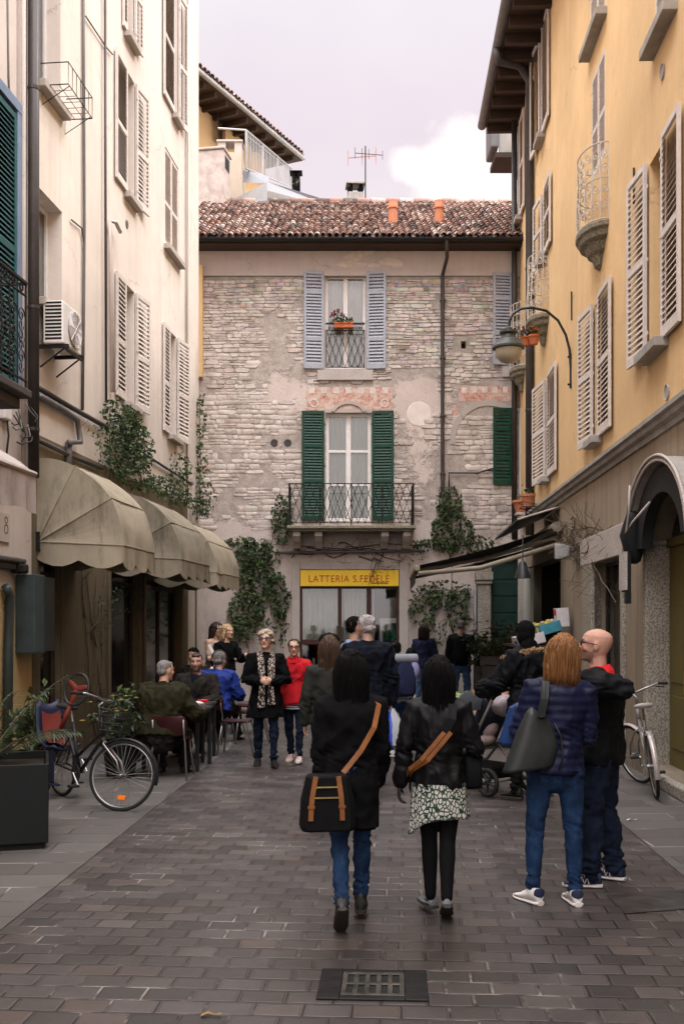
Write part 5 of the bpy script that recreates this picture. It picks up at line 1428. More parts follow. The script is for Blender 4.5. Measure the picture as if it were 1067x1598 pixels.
# ---------------- retractable dark awning over the greengrocer
uA, uB = RU(880), RU(832); hw = 3.42; P_ = 2.5; hf = 2.76
ga = empty('retractable_awning', RF.world(uA, 0, hw), RF.rz, 'charcoal retractable awning with folding arms stretched over the greengrocer', 'awning')
Lr = uB - uA
mb = MB(); n_ = 12
mb.rings([[(Lr * i / n_, -.12 - (P_ - .12) * t, -(hw - hf) * t - .05 * math.sin(PI * t) - .012 * math.sin(i * 1.1) * t) for i in range(n_ + 1)] for t in (0, .2, .4, .6, .8, 1)], closed=False, cap=False)
mb.build('canopy', m_darkcanvas, ga, smooth=True)
mb = MB(); mb.rings([[(Lr * i / 24, -P_ - .03, hf - hw - .05 - .26 * t + .02 * math.sin(i * 1.3) * t) for i in range(25)] for t in (0, .5, 1)], closed=False, cap=False); mb.build('valance', m_darkcanvas, ga, smooth=True)
mb = MB(); mb.box(Lr - .02, .02, -P_ - .05, -P_ + .05, hf - hw - .09, hf - hw + .0); mb.build('front_bar', m_armmetal, ga, bevel=.015)
mb = MB(); mb.chain([(Lr, -.12, 0), (0, -.12, 0)], .09, n=10, round_ends=False); mb.build('roller', m_armmetal, ga, smooth='auto')
for x0, sg in ((-.25, -1), (Lr + .25, 1)):
    mb = MB(); el = (x0 + sg * .55, -1.25, -(hw - hf) * .5 - .16); mb.tube([(x0, -.08, -.16), el], .035, 8); mb.tube([el, (x0 + sg * .05, -P_ + .05, hf - hw - .06)], .03, 8); mb.ellipsoid(el, (.05, .05, .05)); mb.build('folding_arm', m_armmetal, ga, smooth='auto')
mb = MB(); mb.tube([(.04, -.08, -.30), (.03, -1.42, -.70), (.02, -P_ + .02, hf - hw - .14)], .042, 8); mb.build('tension_bar', m_armmetal, ga, smooth=True)
# small sheet canopy above it, spotlight and bare vine
o0 = RF.world(RU(862), 0, RV(862, 812))
sc_ = empty('sheet_canopy', o0, RF.rz, 'small tilted sheet metal canopy jutting from the wall above the charcoal awning', 'canopy')
mb = MB(); mb.poly([(-.9, -.05, .16), (.9, -.05, .16), (.9, -.75, -.05), (-.9, -.95, -.25)]); mb.poly([(-.9, -.05, .13), (-.9, -.95, -.28), (.9, -.75, -.08), (.9, -.05, .13)]); mb.quad((-.9, -.95, -.25), (.9, -.75, -.05), (.9, -.75, -.08), (-.9, -.95, -.28)); mb.build('sheet', M('dark_sheet', (.05, .048, .045), .5, .3, 4, .1), sc_)
mb = MB(); mb.tube([(-.9, -.02, .15), (-.9, -.95, -.27)], .018, 5); mb.tube([(.9, -.02, .15), (.9, -.75, -.07)], .018, 5); mb.build('edge_bar', m_stucco, sc_)
fl = RF.world(RU(905), .22, RV(905, 852, .22))
fo = empty('flood_light', fl, RF.rz + R(-30), 'grey metal flood light among bare vine twigs on the right wall', 'flood light')
mb = MB(); mb.rings([[(x * k, y, z * k) for x, z in ((-.14, -.12), (.14, -.12), (.14, .12), (-.14, .12))] for y, k in ((-.14, 1), (-.02, .95), (.08, .55))]); mb.build('housing', M('grey_lamp_metal', (.34, .33, .32), .45, .15, 6, .05, metal=.4), fo, bevel=.01); mb = MB(); mb.box(-.125, .125, -.146, -.141, -.105, .105); mb.build('lens', m_glassgrey, fo)
mb = MB(); mb.tube([(0, .1, 0), (0, .22, .05)], .02, 6); mb.build('mount', m_darkmetal, fo)
def Rw(px, py, w=.05): u_, v_ = RF.uv(px, py, w); return RF.world(u_, w, v_)
vine('bare_vine', 'tangle of leafless brown vine on the wall around the flood light', 'climber',
     [(Rw(885, 870), Rw(955, 820), .5), (Rw(880, 840), Rw(960, 850), .5), (Rw(890, 815), Rw(950, 830), .4), (Rw(900, 880), Rw(935, 810), .4), (Rw(870, 850), Rw(940, 845), .5), (Rw(890, 830), Rw(925, 880), .4), (Rw(925, 880), Rw(960, 940), .1), (Rw(860, 830), Rw(905, 825), .4), (Rw(880, 860), Rw(965, 835), .6), (Rw(895, 810), Rw(900, 890), .4)],
     [(Rw(890, 835), (.8, .2), 45)], RF.n, seed=31, leafL=.05, stem_r=.013, twigs=11, greens=[(.07, .06, .03)])
# awning cabinet clutter: hanging lamp and dark lantern under the awning
q = Rw(815, 892, 1.0)
root = empty('hanging_lamp', q, 0, 'small dark spotlight hanging under the far end of the charcoal awning', 'lamp')
mb = MB(); mb.lathe([(.02, .16), (.06, .12), (.13, -.1), (.0, -.08)], 14); mb.build('lamp_shade', m_darkmetal, root, smooth='auto'); mb = MB(); mb.tube([(0, 0, .15), (.02, .1, .55)], .01, 5); mb.build('cord', m_cable, root)

# ---------------- far eave of the house beyond, seen past the yellow one
eo = empty('far_eave_house', (4.5, 25.2, 0), 0, 'partly visible house with low eave beyond the end of the yellow building', 'house')
def fe(px, py, d): p = at(px, py, d); return p - V((4.5, 25.2, 0))
k0, k1 = fe(777, 190, 25.4), fe(800, 251, 25.4)
mb = MB(); mb.box(k0.x - .1, 3, 0, .9, k1.z, k1.z + .12); mb.build('eave', m_wood, eo)
mb = MB(); mb.box(k0.x, .6, .05, .12, k1.z + .13, k0.z + .3); mb.build('eave_board', m_conc, eo)
mb = MB(); mb.box(k0.x - .22, k0.x - .02, -.05, .8, k1.z + .2, k0.z + .35); mb.build('gutter', m_zinc, eo, bevel=.05)
mb = MB(); mb.box(.1, 4, .6, 6, 0, k1.z - .01); mb.build('wall', m_yellow, eo)
# ================================================================= people
SKIN = (.52, .30, .21)
def cloth(name, col, rough=.85, var=.3, scale=9, bump=.25, bscale=220, sheen=.0, spec=.2): return M(name, col, rough, var, scale, bump, bscale, spec=spec, sheen=sheen, bdist=.003)
def denim(name, col):
    n = NT(name); z = n.sep()[2]
    f = n.noise(5, 6, .65); g = n.noise(60, 2, .5, n.vec((1, 1, .25)))
    c = n.ramp(f, [(.32, sc(col, .55)), (.5, col), (.72, sc(col, 1.75))])
    c = n.mix(n.ramp(g, [(.4, .35), (.65, 0)]), c, sc(col, .45))
    n.set(c, .85, 0, .2); n.bump(n.math('ADD', n.noise(14, 4, .6), n.math('MULTIPLY', g, .3)), .4, .008)
    return n.mat
m_blackcoat = cloth('black_wool', (.0045, .0045, .0052), .95, .4, 12, spec=.08)
m_blackjacket = cloth('black_leather', (.0042, .0042, .0046), .52, .35, 10, .3, 60, spec=.16)
m_blackpadded = cloth('black_padded', (.0045, .005, .0065), .7, .35, 9, spec=.12)
m_navypuffer = cloth('navy_puffer', (.0055, .0075, .030), .55, .3, 9, .2, 120, spec=.2)
m_darknavy = cloth('dark_navy_cloth', (.006, .0075, .013), .9, .3, 9, spec=.1)
m_navysweat = cloth('navy_sweater', (.014, .019, .050), .9, .3, 9)
m_olive = cloth('olive_jacket', (.016, .014, .005), .9, .3, 7)
m_darkgrey = cloth('charcoal_cloth', (.018, .016, .014), .9, .3, 8, spec=.1)
m_darkolive = cloth('dark_olive_cloth', (.020, .021, .017), .85, .3, 8)
m_redwool = cloth('red_wool', (.42, .010, .016), .9, .25, 6, .3, 160)
m_redscarf = cloth('red_cloth', (.60, .018, .022), .9, .2, 6)
m_bluejacket = cloth('bright_blue_jacket', (.010, .026, .17), .7, .3, 8)
m_blueshirt = cloth('pale_blue_shirt', (.24, .31, .44), .85, .2, 8)
m_beige = cloth('beige_top', (.50, .33, .24), .9, .2, 7)
m_khaki = cloth('khaki_trousers', (.10, .10, .07), .9, .25, 7)
m_leggings = cloth('black_leggings', (.0045, .0045, .005), .85, .3, 10, spec=.1)
m_denim = denim('blue_denim', (.010, .030, .078)); m_denimd = denim('dark_denim', (.006, .012, .028)); m_deniml = denim('pale_denim', (.055, .105, .19))
m_shoeblack = M('black_shoe', (.012, .011, .011), .45, .25, 9, .1)
m_shoewhite = M('white_shoe', (.68, .65, .62), .6, .12, 10, .15)
m_shoepink = M('pale_pink_shoe', (.62, .42, .38), .6, .12, 10, .15)
m_shoenavy = M('navy_shoe', (.016, .022, .055), .7, .25, 14, .2)
m_solew = M('white_rubber', (.62, .58, .55), .6, .15, 8, .1); m_soler = M('red_rubber', (.40, .05, .05), .6, .15, 8, .1); m_soled = M('dark_rubber', (.03, .025, .02), .7, .2, 8, .1)
m_flat = M('grey_flat_shoe', (.10, .105, .11), .55, .35, 30, .2)
m_tan = M('tan_leather', (.22, .082, .025), .5, .25, 9, .15, 80)
m_blackbag = M('black_nylon_bag', (.0045, .0048, .0052), .7, .3, 8, .2, spec=.12)
m_greybag = M('dark_green_grey_leather', (.020, .023, .022), .45, .3, 6, .15, 60)
m_bluebag = M('bright_blue_bag', (.007, .032, .12), .5, .2, 6, .1)
m_gold = M('brass_zip', (.45, .33, .12), .35, .2, 20, 0, metal=.8)
m_white = M('white_cloth', (.70, .67, .65), .85, .12, 8, .2, 60)
m_lens = M('dark_lens', (.006, .006, .007), .12, .1, 9, 0, spec=.6)
m_frame = M('spectacle_frame', (.012, .010, .010), .3, .2, 9, 0)
m_skin = (lambda n: (n.set(n.mix(1.0, n.attr('Col')[0], n.ramp(n.noise(40, 3, .5), [(.3, .86), (.7, 1)]), 'MULTIPLY'), .55, 0, .35, **{'Subsurface Weight': .08, 'Subsurface Scale': .01}), n.mat)[1])(NT('skin'))

def hair_mat(name, col, col2=None, spec=.35, rough=.5):
    n = NT(name); col2 = col2 or sc(col, 2.2)
    f = n.noise(1.0, 4, .7, n.vec((95, 95, 7))); g = n.noise(7, 4, .6)
    c = n.ramp(f, [(.32, sc(col, .42)), (.52, col), (.72, col2)])
    c = n.mix(n.ramp(g, [(.35, .45), (.65, 0)]), c, sc(col, .5))
    n.set(c, rough, 0, spec); n.bump(f, .6, .012)
    return n.mat
h_black = hair_mat('black_hair', (.0034, .0028, .0028), (.0065, .0055, .0055), .10, .62); h_dark = hair_mat('dark_brown_hair', (.028, .016, .010)); h_brown = hair_mat('brown_hair', (.055, .028, .014), (.20, .10, .045))
h_auburn = hair_mat('auburn_blond_hair', (.235, .095, .026), (.50, .26, .10)); h_grey = hair_mat('grey_hair', (.16, .145, .135), (.36, .33, .31)); h_white = hair_mat('white_hair', (.42, .38, .37), (.66, .62, .60))
h_curl = hair_mat('pale_grey_blond_hair', (.42, .33, .25), (.66, .55, .45)); h_blond = hair_mat('blond_hair', (.50, .32, .17), (.72, .55, .36))

BODY = [(.42, .080, .060), (.47, .092, .070), (.50, .098, .075), (.55, .090, .068), (.62, .078, .057), (.68, .085, .061), (.74, .098, .067), (.785, .102, .062), (.812, .085, .052), (.835, .05, .042)]
def body_r(z, male):
    zs = [b[0] for b in BODY]; rx = float(np.interp(z, zs, [b[1] for b in BODY])); ry = float(np.interp(z, zs, [b[2] for b in BODY]))
    if male:
        k = float(np.interp(z, [.45, .55, .66, .78], [.96, 1.03, 1.12, 1.14])); rx *= k; ry *= 1 + (k - 1) * .8
    return rx, ry
HEADR = [(-.50, .10, .30, .04), (-.44, .19, .385, -.12), (-.33, .25, .40, -.28), (-.18, .295, .415, -.37), (0, .32, .42, -.44), (.15, .335, .43, -.47), (.29, .32, .40, -.455), (.40, .25, .29, -.36), (.47, .14, .14, -.20), (.50, .04, .03, -.08)]

class Person:
    """poses a skeleton (units of body height, x right / y forward / z up) and grows body and clothes over it"""
    def __init__(s, label, x, y, heading, H, male=False, legs=((0, 0, 2, 0, 6), (0, 0, 2, 0, 6)), arms=None, lean=0, twist=0, head=(0, 0), skin=SKIN, hair=(.03, .02, .015), seat=None, group=None, vox=.010, beard=0, bulk=1.0, name='person', roll=0):
        s.label = label; s.H = H; s.male = male; s.loc = V((x, y, 0)); s.hd = R(heading); s.vox = vox; s.bulk = bulk
        sw = .112 if male else .098
        s.pz = .515; off = []
        for side, L in ((-1, legs[0]), (1, legs[1])):
            t, k, sp, fp, fyaw = [R(q) for q in L]
            hip = V((side * .052, 0, 0)); kn = hip + V((side * math.sin(sp), math.sin(t), -math.cos(t))) * .243
            an = kn + V((side * math.sin(sp) * .3, math.sin(t - k), -math.cos(t - k))) * .232
            fm = Matrix.Rotation(-side * fyaw, 3, 'Z') @ Matrix.Rotation(-fp, 3, 'X')
            low = min((an + fm @ V(q)).z for q in ((0, -.035, -.042), (0, .075, -.042), (0, .105, -.036)))
            off.append((hip, kn, an, fm, low))
        s.pz = -min(o[4] for o in off) if seat is None else seat / H
        up = V((0, 0, s.pz))
        s.leg = [(o[0] + up, o[1] + up, o[2] + up, o[3]) for o in off]
        piv = V((0, 0, s.pz + .01))
        s.UM = Matrix.Translation(piv) @ Matrix.Rotation(R(roll), 4, 'Y') @ Matrix.Rotation(-R(lean), 4, 'X') @ Matrix.Rotation(R(twist), 4, 'Z') @ Matrix.Translation(-V((0, 0, .525)))
        arms = arms or (((.16, -.04, -1), (.06, .16, -1)), ((.16, -.04, -1), (.06, .16, -1)))
        s.arm = []
        for side, (ua, fa) in zip((-1, 1), arms):
            sh = s.UM @ V((side * sw, 0, .798)); u = V((side * ua[0], ua[1], ua[2])).normalized(); f = V((side * fa[0], fa[1], fa[2])).normalized()
            Ru = s.UM.to_3x3(); u = Ru @ u; f = Ru @ f
            el = sh + u * .168; wr = el + f * .145
            s.arm.append((sh, el, wr, f))
        s.sw = sw
        hm = s.UM @ Matrix.Translation((0, .006, .868)) @ Matrix.Rotation(R(head[0]), 4, 'Z') @ Matrix.Rotation(-R(head[1]), 4, 'X') @ Matrix.Translation((0, .012, .067))
        s.HM = hm @ Matrix.Scale(.132, 4)
        mb = MB()
        s.torso(mb, -.012, .49, .80)
        mb.chain([s.UM @ V((0, .0, .80)), s.UM @ V((0, .004, .85)), s.HM @ V((0, -.06, -.25))], [(.040, .040), (.033, .034), (.031, .034)], n=12)
        for hp, kn, an, fm in s.leg:
            mb.chain([hp, hp.lerp(kn, .5), kn, kn.lerp(an, .35), an], [.034, .028, .019, .017, .012], n=10)
            mb.chain([an + fm @ V((0, -.01, -.025)), an + fm @ V((0, .04, -.028)), an + fm @ V((0, .09, -.033))], [.012, .012, .008], n=8)
        for side, (sh, el, wr, f) in zip((-1, 1), s.arm):
            mb.chain([sh, sh.lerp(el, .5), el, el.lerp(wr, .4), wr], [.030, .026, .022, .022, .0155], n=10); s.hand(mb, wr, f, side)
        s.headmesh(mb)
        me = remesh(mb, vox / H if vox else .006, 2)
        s.paint(me, skin, hair, beard)
        s.scale(me)
        s.ob = link_mesh(name, me, m_skin, None)
        s.ob.location = s.loc; s.ob.rotation_euler = (0, 0, s.hd); tag(s.ob, label, 'person', group)
    def scale(s, me):
        me.transform(Matrix.Scale(s.H, 4)); me.update()
    def torso(s, mb, ease, z0, z1, flare=0.0, fl_z=.55, n=20, front=0.0):
        pts = []; rad = []
        k = 12
        for i in range(k + 1):
            z = z0 + (z1 - z0) * i / k; rx, ry = body_r(z, s.male)
            if z < fl_z: rx += flare * (fl_z - z) / .2; ry += flare * .8 * (fl_z - z) / .2
            pts.append(z); rad.append((rx * s.bulk + ease, ry * s.bulk + ease))
        M_ = s.UM
        rs = [[M_ @ V((r[0] * math.cos(a), r[1] * math.sin(a) * (1 + (front if math.sin(a) > 0 else 0)), z)) for a in (2 * PI * q / n for q in range(n))] for z, r in zip(pts, rad)]
        c0, c1 = rs[0], rs[-1]
        def shrink(r_, k_, dz):
            c = sum((V(p) for p in r_), V()) / n; return [c + (V(p) - c) * k_ + M_.to_3x3() @ V((0, 0, dz)) for p in r_]
        mb.rings([shrink(c0, .6, -.004)] + rs + [shrink(c1, .6, .010)])
    def hand(s, mb, wr, f, side):
        """palm, four bent fingers of different length and an opposing thumb"""
        f = f.normalized(); nrm = V((-side, 0, 0)); nrm = (nrm - f * nrm.dot(f)); nrm = nrm.normalized() if nrm.length > .1 else V((0, 1, 0)); sdv = f.cross(nrm).normalized()
        if sdv.y < 0: sdv = -sdv
        pl = .052
        mb.chain([wr - f * .01, wr + f * .012, wr + f * .035, wr + f * pl], [(.014, .010), (.017, .010), (.0225, .009), (.021, .008)], n=10, ref=sdv)
        for i, ln in enumerate((.044, .050, .046, .036)):
            b = wr + f * pl + sdv * (.0165 - .011 * i); c1 = f * .9 + nrm * .35; c2 = f * .45 + nrm * .9; c3 = f * .0 + nrm
            p1 = b + c1.normalized() * ln * .45; p2 = p1 + c2.normalized() * ln * .33; p3 = p2 + c3.normalized() * ln * .24
            mb.chain([b - f * .012, b, p1, p2, p3], [.0058, .0056, .0052, .0047, .004], n=6)
        tb = wr + f * .016 + sdv * .017; t1 = tb + (f * .7 + sdv * .6 + nrm * .35).normalized() * .024; t2 = t1 + (f * .9 + nrm * .5).normalized() * .022
        mb.chain([tb, t1, t2], [.0085, .0072, .0055], n=6)
    def headmesh(s, mb):
        n = 22; rs = []
        for z, w, fr, bk in HEADR:
            c = (fr + bk) / 2; d = (fr - bk) / 2
            rs.append([s.HM @ V((w * math.copysign(abs(math.cos(a)) ** .92, math.cos(a)), c + d * math.copysign(abs(math.sin(a)) ** .95, math.sin(a)), z)) for a in (2 * PI * q / n for q in range(n))])
        mb.rings(rs)
        h = lambda *p: s.HM @ V(p); k = .132
        mb.chain([h(0, .40, .10), h(0, .47, -.04), h(0, .53, -.13), h(0, .46, -.17)], [.034 * k, .045 * k, .062 * k, .05 * k], n=8)
        for sx in (-1, 1):
            mb.chain([h(sx * .06, .42, .125), h(sx * .15, .41, .145), h(sx * .25, .33, .12)], [.035 * k, .045 * k, .035 * k], n=6)
            mb.chain([h(sx * .05, .45, -.14), h(sx * .065, .46, -.135)], [.035 * k, .03 * k], n=6)
            E = s.HM.to_3x3(); mb.ellipsoid(h(sx * .335, -.03, -.02), (.045, .085, .15), M=E @ Matrix.Rotation(R(12) * -sx, 3, 'Z'))
            mb.chain([h(sx * .17, .33, -.06), h(sx * .22, .28, -.12)], [.09 * k, .08 * k], n=8)
        mb.chain([h(-.11, .385, -.255), h(0, .43, -.245), h(.11, .385, -.255)], [.022 * k, .036 * k, .022 * k], n=6); mb.chain([h(-.09, .385, -.295), h(0, .42, -.30), h(.09, .385, -.295)], [.022 * k, .036 * k, .022 * k], n=6)
        mb.chain([h(-.05, .36, -.43), h(.05, .36, -.43)], [.075 * k, .075 * k], n=8)
    def paint(s, me, skin, hair, beard):
        n = len(me.vertices); co = np.empty(n * 3, np.float32); me.vertices.foreach_get('co', co); co = co.reshape(-1, 3)
        inv = np.array(s.HM.inverted()); q = co @ inv[:3, :3].T + inv[:3, 3]
        col = np.ones((n, 4), np.float32); col[:, :3] = skin
        ax = np.abs(q[:, 0]); y = q[:, 1]; z = q[:, 2]
        def setc(mask, c, a=1.0): col[mask, :3] = col[mask, :3] * (1 - a) + np.array(c) * a
        blush = ((ax - .2) / .1) ** 2 + ((z + .13) / .1) ** 2 < 1
        setc(blush & (y > .2), (skin[0] * 1.05, skin[1] * .8, skin[2] * .75), .5); setc((ax < .07) & (z < -.07) & (z > -.2) & (y > .42), (skin[0] * 1.05, skin[1] * .8, skin[2] * .75), .5)
        if beard:
            setc((y > .02) & (z < -.19) & (z > -.56) & ((ax > .10) | (z < -.33) | (z > -.235)), hair, beard)
        setc((ax < .125) & (np.abs(z + .275) < .045) & (y > .33), (.34, .11, .09), .8)
        setc((ax > .05) & (ax < .25) & (np.abs(z - .15 + .25 * (ax - .15) ** 2) < .026) & (y > .25), sc(hair, .8), .85)
        eye = ((ax - .145) / .075) ** 2 + ((z - .045) / .034) ** 2
        setc((eye < 1.9) & (y > .25), sc(skin, .45), .6); setc((eye < 1) & (y > .25), (.55, .52, .50)); setc((eye < 1) & (np.abs(ax - .145) < .03) & (y > .25), (.02, .013, .01))
        a = me.color_attributes.new('Col', 'FLOAT_COLOR', 'POINT'); a.data.foreach_set('color', col.ravel())
    # ---- clothing
    def part(s, name, mb, m, vox=None, smooth=2, fold=.004, ffreq=(9, 9, 6), quilt=None, wr=None):
        me = remesh(mb, (vox or max(.011, s.vox * 1.15)) / s.H, smooth, fold, tuple(f * s.H for f in ffreq), (quilt[0] / s.H, quilt[1] / s.H) if quilt else None, wr)
        s.scale(me); return link_mesh(name, me, m, s.ob)
    def top(s, m, hem=.47, ease=.014, flare=.0, sleeve=1.0, name='jacket', fold=.0045, quilt=None, collar=.0, cuff=1.0, front=0.0, hood=0):
        mb = MB(); s.torso(mb, ease, hem, .815, flare, front=front)
        for side, (sh, el, wr, f) in zip((-1, 1), s.arm):
            e = ease * .55; w2 = el.lerp(wr, cuff)
            mb.chain([s.UM @ V((side * .055, 0, .808)), sh + V((0, 0, .002)), sh.lerp(el, .5), el, el.lerp(w2, .5), w2], [(.030 + e) * sleeve, (.037 + e) * sleeve, (.034 + e) * sleeve, (.031 + e) * sleeve, (.029 + e) * sleeve, (.023 + e) * sleeve], n=12)
        if collar:
            mb.chain([s.UM @ V((0, -.004, .80)), s.UM @ V((0, -.006, .83)), s.UM @ V((0, -.004, .83 + collar))], [.055, .048, .043], n=14, round_ends=False)
        if hood: mb.chain([s.UM @ V((-.055, -.035, .80)), s.UM @ V((0, -.06, .785)), s.UM @ V((.055, -.035, .80))], [(.024, .03), (.034, .045), (.024, .03)], n=10)
        return s.part(name, mb, m, fold=fold, quilt=quilt, wr=[(s.arm[0][1].z, .05, .010), (.60, .05, .006)])
    def trousers(s, m, fit=1.0, name='trousers', to=.0, flare=1.0, fold=.0045, wk=1.0):
        mb = MB(); rx, ry = body_r(.5, s.male)
        pv = V((0, 0, s.pz)); 
        mb.chain([pv + V((0, 0, -.035)), pv + V((0, 0, .01)), pv + V((0, 0, .052))], [(rx * s.bulk * .92, ry * s.bulk * .98), (rx * s.bulk + .002, ry * s.bulk + .003), (rx * s.bulk * .88, ry * s.bulk * .90)], n=18, ref=(1, 0, 0), round_ends=True)
        for side, (hp, kn, an, fm) in zip((-1, 1), s.leg):
            end = an + V((0, 0, .006))
            mb.chain([hp + V((0, -.008, -.015)), hp.lerp(kn, .3), hp.lerp(kn, .65), kn, kn.lerp(end, .3), kn.lerp(end, .7), end], [q * fit * (1 + (s.bulk - 1) * .6) for q in (.058, .054, .045, .0365, .037 * flare, .030 * flare, .026 * flare)], n=14)
        return s.part(name, mb, m, fold=fold, ffreq=(11, 11, 9), wr=[(s.leg[0][1].z, .05, .009 * wk), (s.leg[0][2].z + .03, .045, .012 * wk), (s.leg[1][2].z + .03, .045, .010 * wk), (s.pz - .03, .03, .008 * wk)])
    def shoes(s, m, sole=None, kind='sneaker', label=None, heel=None):
        k = s.H
        for side, (hp, kn, an, fm) in zip((-1, 1), s.leg):
            F = Matrix.Translation(an * k) @ (fm.to_4x4()) @ Matrix.Scale(k, 4)
            mb = MB(); W = 1.0 if s.male else .92
            def ring(y, w, zt, zb=-.030, n=14, tz=1.0): return [F @ V((w * W * math.copysign(abs(math.cos(a)) ** .8, math.cos(a)), y, (zt + zb) / 2 + (zt - zb) / 2 * math.copysign(abs(math.sin(a)) ** .8, math.sin(a)))) for a in (2 * PI * q / n for q in range(n))]
            top = .018 if kind != 'flat' else -.012
            prof = [(-.042, .012, -.005), (-.037, .021, top), (-.022, .0245, top + .004), (0, .0245, top + (.006 if kind != 'flat' else -.008)), (.022, .0255, .004 if kind != 'flat' else -.024), (.045, .028, -.008 if kind != 'flat' else -.023), (.07, .0285, -.016 if kind != 'flat' else -.022), (.09, .024, -.021), (.103, .014, -.025)]
            mb.rings([ring(y, w, z) for y, w, z in prof])
            if kind == 'boot': mb.chain([F @ V((0, -.012, .0)), F @ V((0, -.012, .018))], [(.024 * k, .028 * k), (.024 * k, .027 * k)], n=12, ref=(1, 0, 0))
            o = mb.build('shoe', m, s.ob, smooth='auto')
            if label: o['label'] = label
            if sole:
                mb = MB(); mb.rings([ring(y, w, zt, -.042) for y, w, zt in [(-.045, .016, -.026), (-.039, .0235, -.026), (-.02, .0265, -.027), (.02, .027, -.028), (.05, .030, -.029), (.075, .030, -.029), (.095, .025, -.028), (.107, .015, -.027)]])
                mb.build('sole', sole, o, smooth='auto')
            if heel:
                mb = MB(); mb.rings([ring(y, w, z, -.012) for y, w, z in [(-.0445, .010, .016), (-.0405, .0225, .020), (-.030, .0250, .020)]]); mb.build('heel_tab', heel, o, smooth='auto')
            if kind == 'sneaker':
                mb = MB()
                for i in range(5):
                    y = .012 + i * .011; z = .012 - i * .0055
                    mb.tube([F @ V((-.017, y, z - .006)), F @ V((0, y, z + .001)), F @ V((.017, y, z - .006))], .0026 * k, 5)
                mb.build('lace', m_solew if m is not m_shoewhite else m_white, o)
    def headpart(s, name, mb, m, vox=.009, smooth=2, fold=.0, ffreq=(40, 40, 8)):
        me = remesh(mb, vox / s.H, smooth, fold, tuple(f * s.H for f in ffreq)); s.scale(me); return link_mesh(name, me, m, s.ob)
    def hair(s, m, style='short'):
        mb = MB(); h = lambda *p: s.HM @ V(p); k = .132; E = s.HM.to_3x3()
        if style in ('short', 'crop', 'bald'):
            g = .0 if style == 'crop' else .03
            mb.ellipsoid(h(0, -.07, .18), (.355 + g, .44 + g, .37 + g), 18, 12, E); mb.ellipsoid(h(0, -.20, -.05), (.315 + g, .31 + g, .26), 16, 10, E)
            mb.ellipsoid(h(0, .22, .36), (.25, .20 + g, .13 + g), 12, 8, E)
        elif style in ('bob', 'long', 'verylong'):
            mb.ellipsoid(h(0, -.06, .16), (.40, .50, .42), 20, 14, E)
            L = {'bob': -.80, 'long': -1.5, 'verylong': -2.0}[style]
            mb.chain([h(0, -.22, .1), h(0, -.28, -.35), h(0, -.30, L * .6), h(0, -.27, L)], [(.40 * k, .34 * k), (.47 * k, .31 * k), (.49 * k, .26 * k), (.36 * k, .14 * k)], n=18, ref=E @ V((1, 0, 0)))
            for sx in (-1, 1): mb.chain([h(sx * .30, .06, .25), h(sx * .40, .02, -.1), h(sx * .42, -.04, max(L * .7, -.9))], [(.12 * k, .2 * k), (.11 * k, .2 * k), (.09 * k, .15 * k)], n=10)
        elif style == 'curly':
            rnd = random.Random(3)
            mb.ellipsoid(h(0, -.08, .20), (.42, .46, .40), 16, 10, E)
            for i in range(240):
                d = rv(rnd).normalized(); 
                if d.y > .45 and d.z < .30: continue
                if d.z < -.72: continue
                mb.ellipsoid(h(d.x * .47, -.06 + d.y * .52, .13 + d.z * .46), (rnd.uniform(.05, .10),) * 3, 7, 5, E)
        elif style in ('tail', 'bun'):
            mb.ellipsoid(h(0, -.07, .17), (.365, .455, .375), 18, 12, E); mb.ellipsoid(h(0, -.20, -.02), (.32, .31, .26), 14, 10, E)
            if style == 'tail': mb.chain([h(0, -.45, .08), h(0, -.62, -.05), h(0, -.60, -.45), h(0, -.52, -.85)], [.10 * k, .13 * k, .11 * k, .05 * k], n=10)
            else: mb.ellipsoid(h(0, -.52, .15), (.17, .15, .17), 12, 8, E)
        o = s.headpart('hair', mb, m, .008 if style == 'curly' else .009, 1 if style == 'curly' else 2, .0055 if style not in ('curly', 'crop') else .001, (42, 42, 5))
        if style in ('bob', 'long', 'short', 'tail'):           # loose locks over the mass
            rnd = random.Random(len(s.label)); sb = MB(); H = s.H
            L = {'bob': -.86, 'long': -1.58, 'short': -.30, 'tail': -.2}[style]; big = style in ('bob', 'long')
            for i in range(430 if big else 150):
                a = rnd.uniform(-.25 * PI, 1.25 * PI) if big else rnd.uniform(0, 2 * PI); ca, sa = math.cos(a), -math.sin(a)
                if not big and sa > .55: continue
                k1 = rnd.uniform(.97, 1.05); pts = []
                tip = L + rnd.uniform(-.12, .16) if big else rnd.uniform(-.35, .1) if sa < 0 else rnd.uniform(.15, .35)
                for q in range(8):
                    t = q / 7; z = .56 + (tip - .56) * t
                    if z > .14: r_ = math.sqrt(max(.02, 1 - ((z - .16) / .42) ** 2)); rx, ry, cy = .40 * r_, .50 * r_, -.06
                    else: rx, ry, cy = (.47, .34, -.26) if big else (.36, .42, -.10)
                    if not big: rx *= .96; ry *= .93
                    w = 1 + .05 * math.sin(i * 2.3 + t * 5)
                    pts.append((s.HM @ V((rx * k1 * w * ca, cy + ry * k1 * w * sa, z))) * H)
                rr = rnd.uniform(.0012, .0030) * (1 if big else .7); sb.chain(pts, [rr * (1 - .55 * q / 7) for q in range(8)], n=4, round_ends=False)
            bm = bmesh.new(); bm.from_mesh(o.data); bm.from_mesh(sb.mesh('t')); bm.to_mesh(o.data); bm.free()
            o.data.polygons.foreach_set('use_smooth', [True] * len(o.data.polygons))
        return o
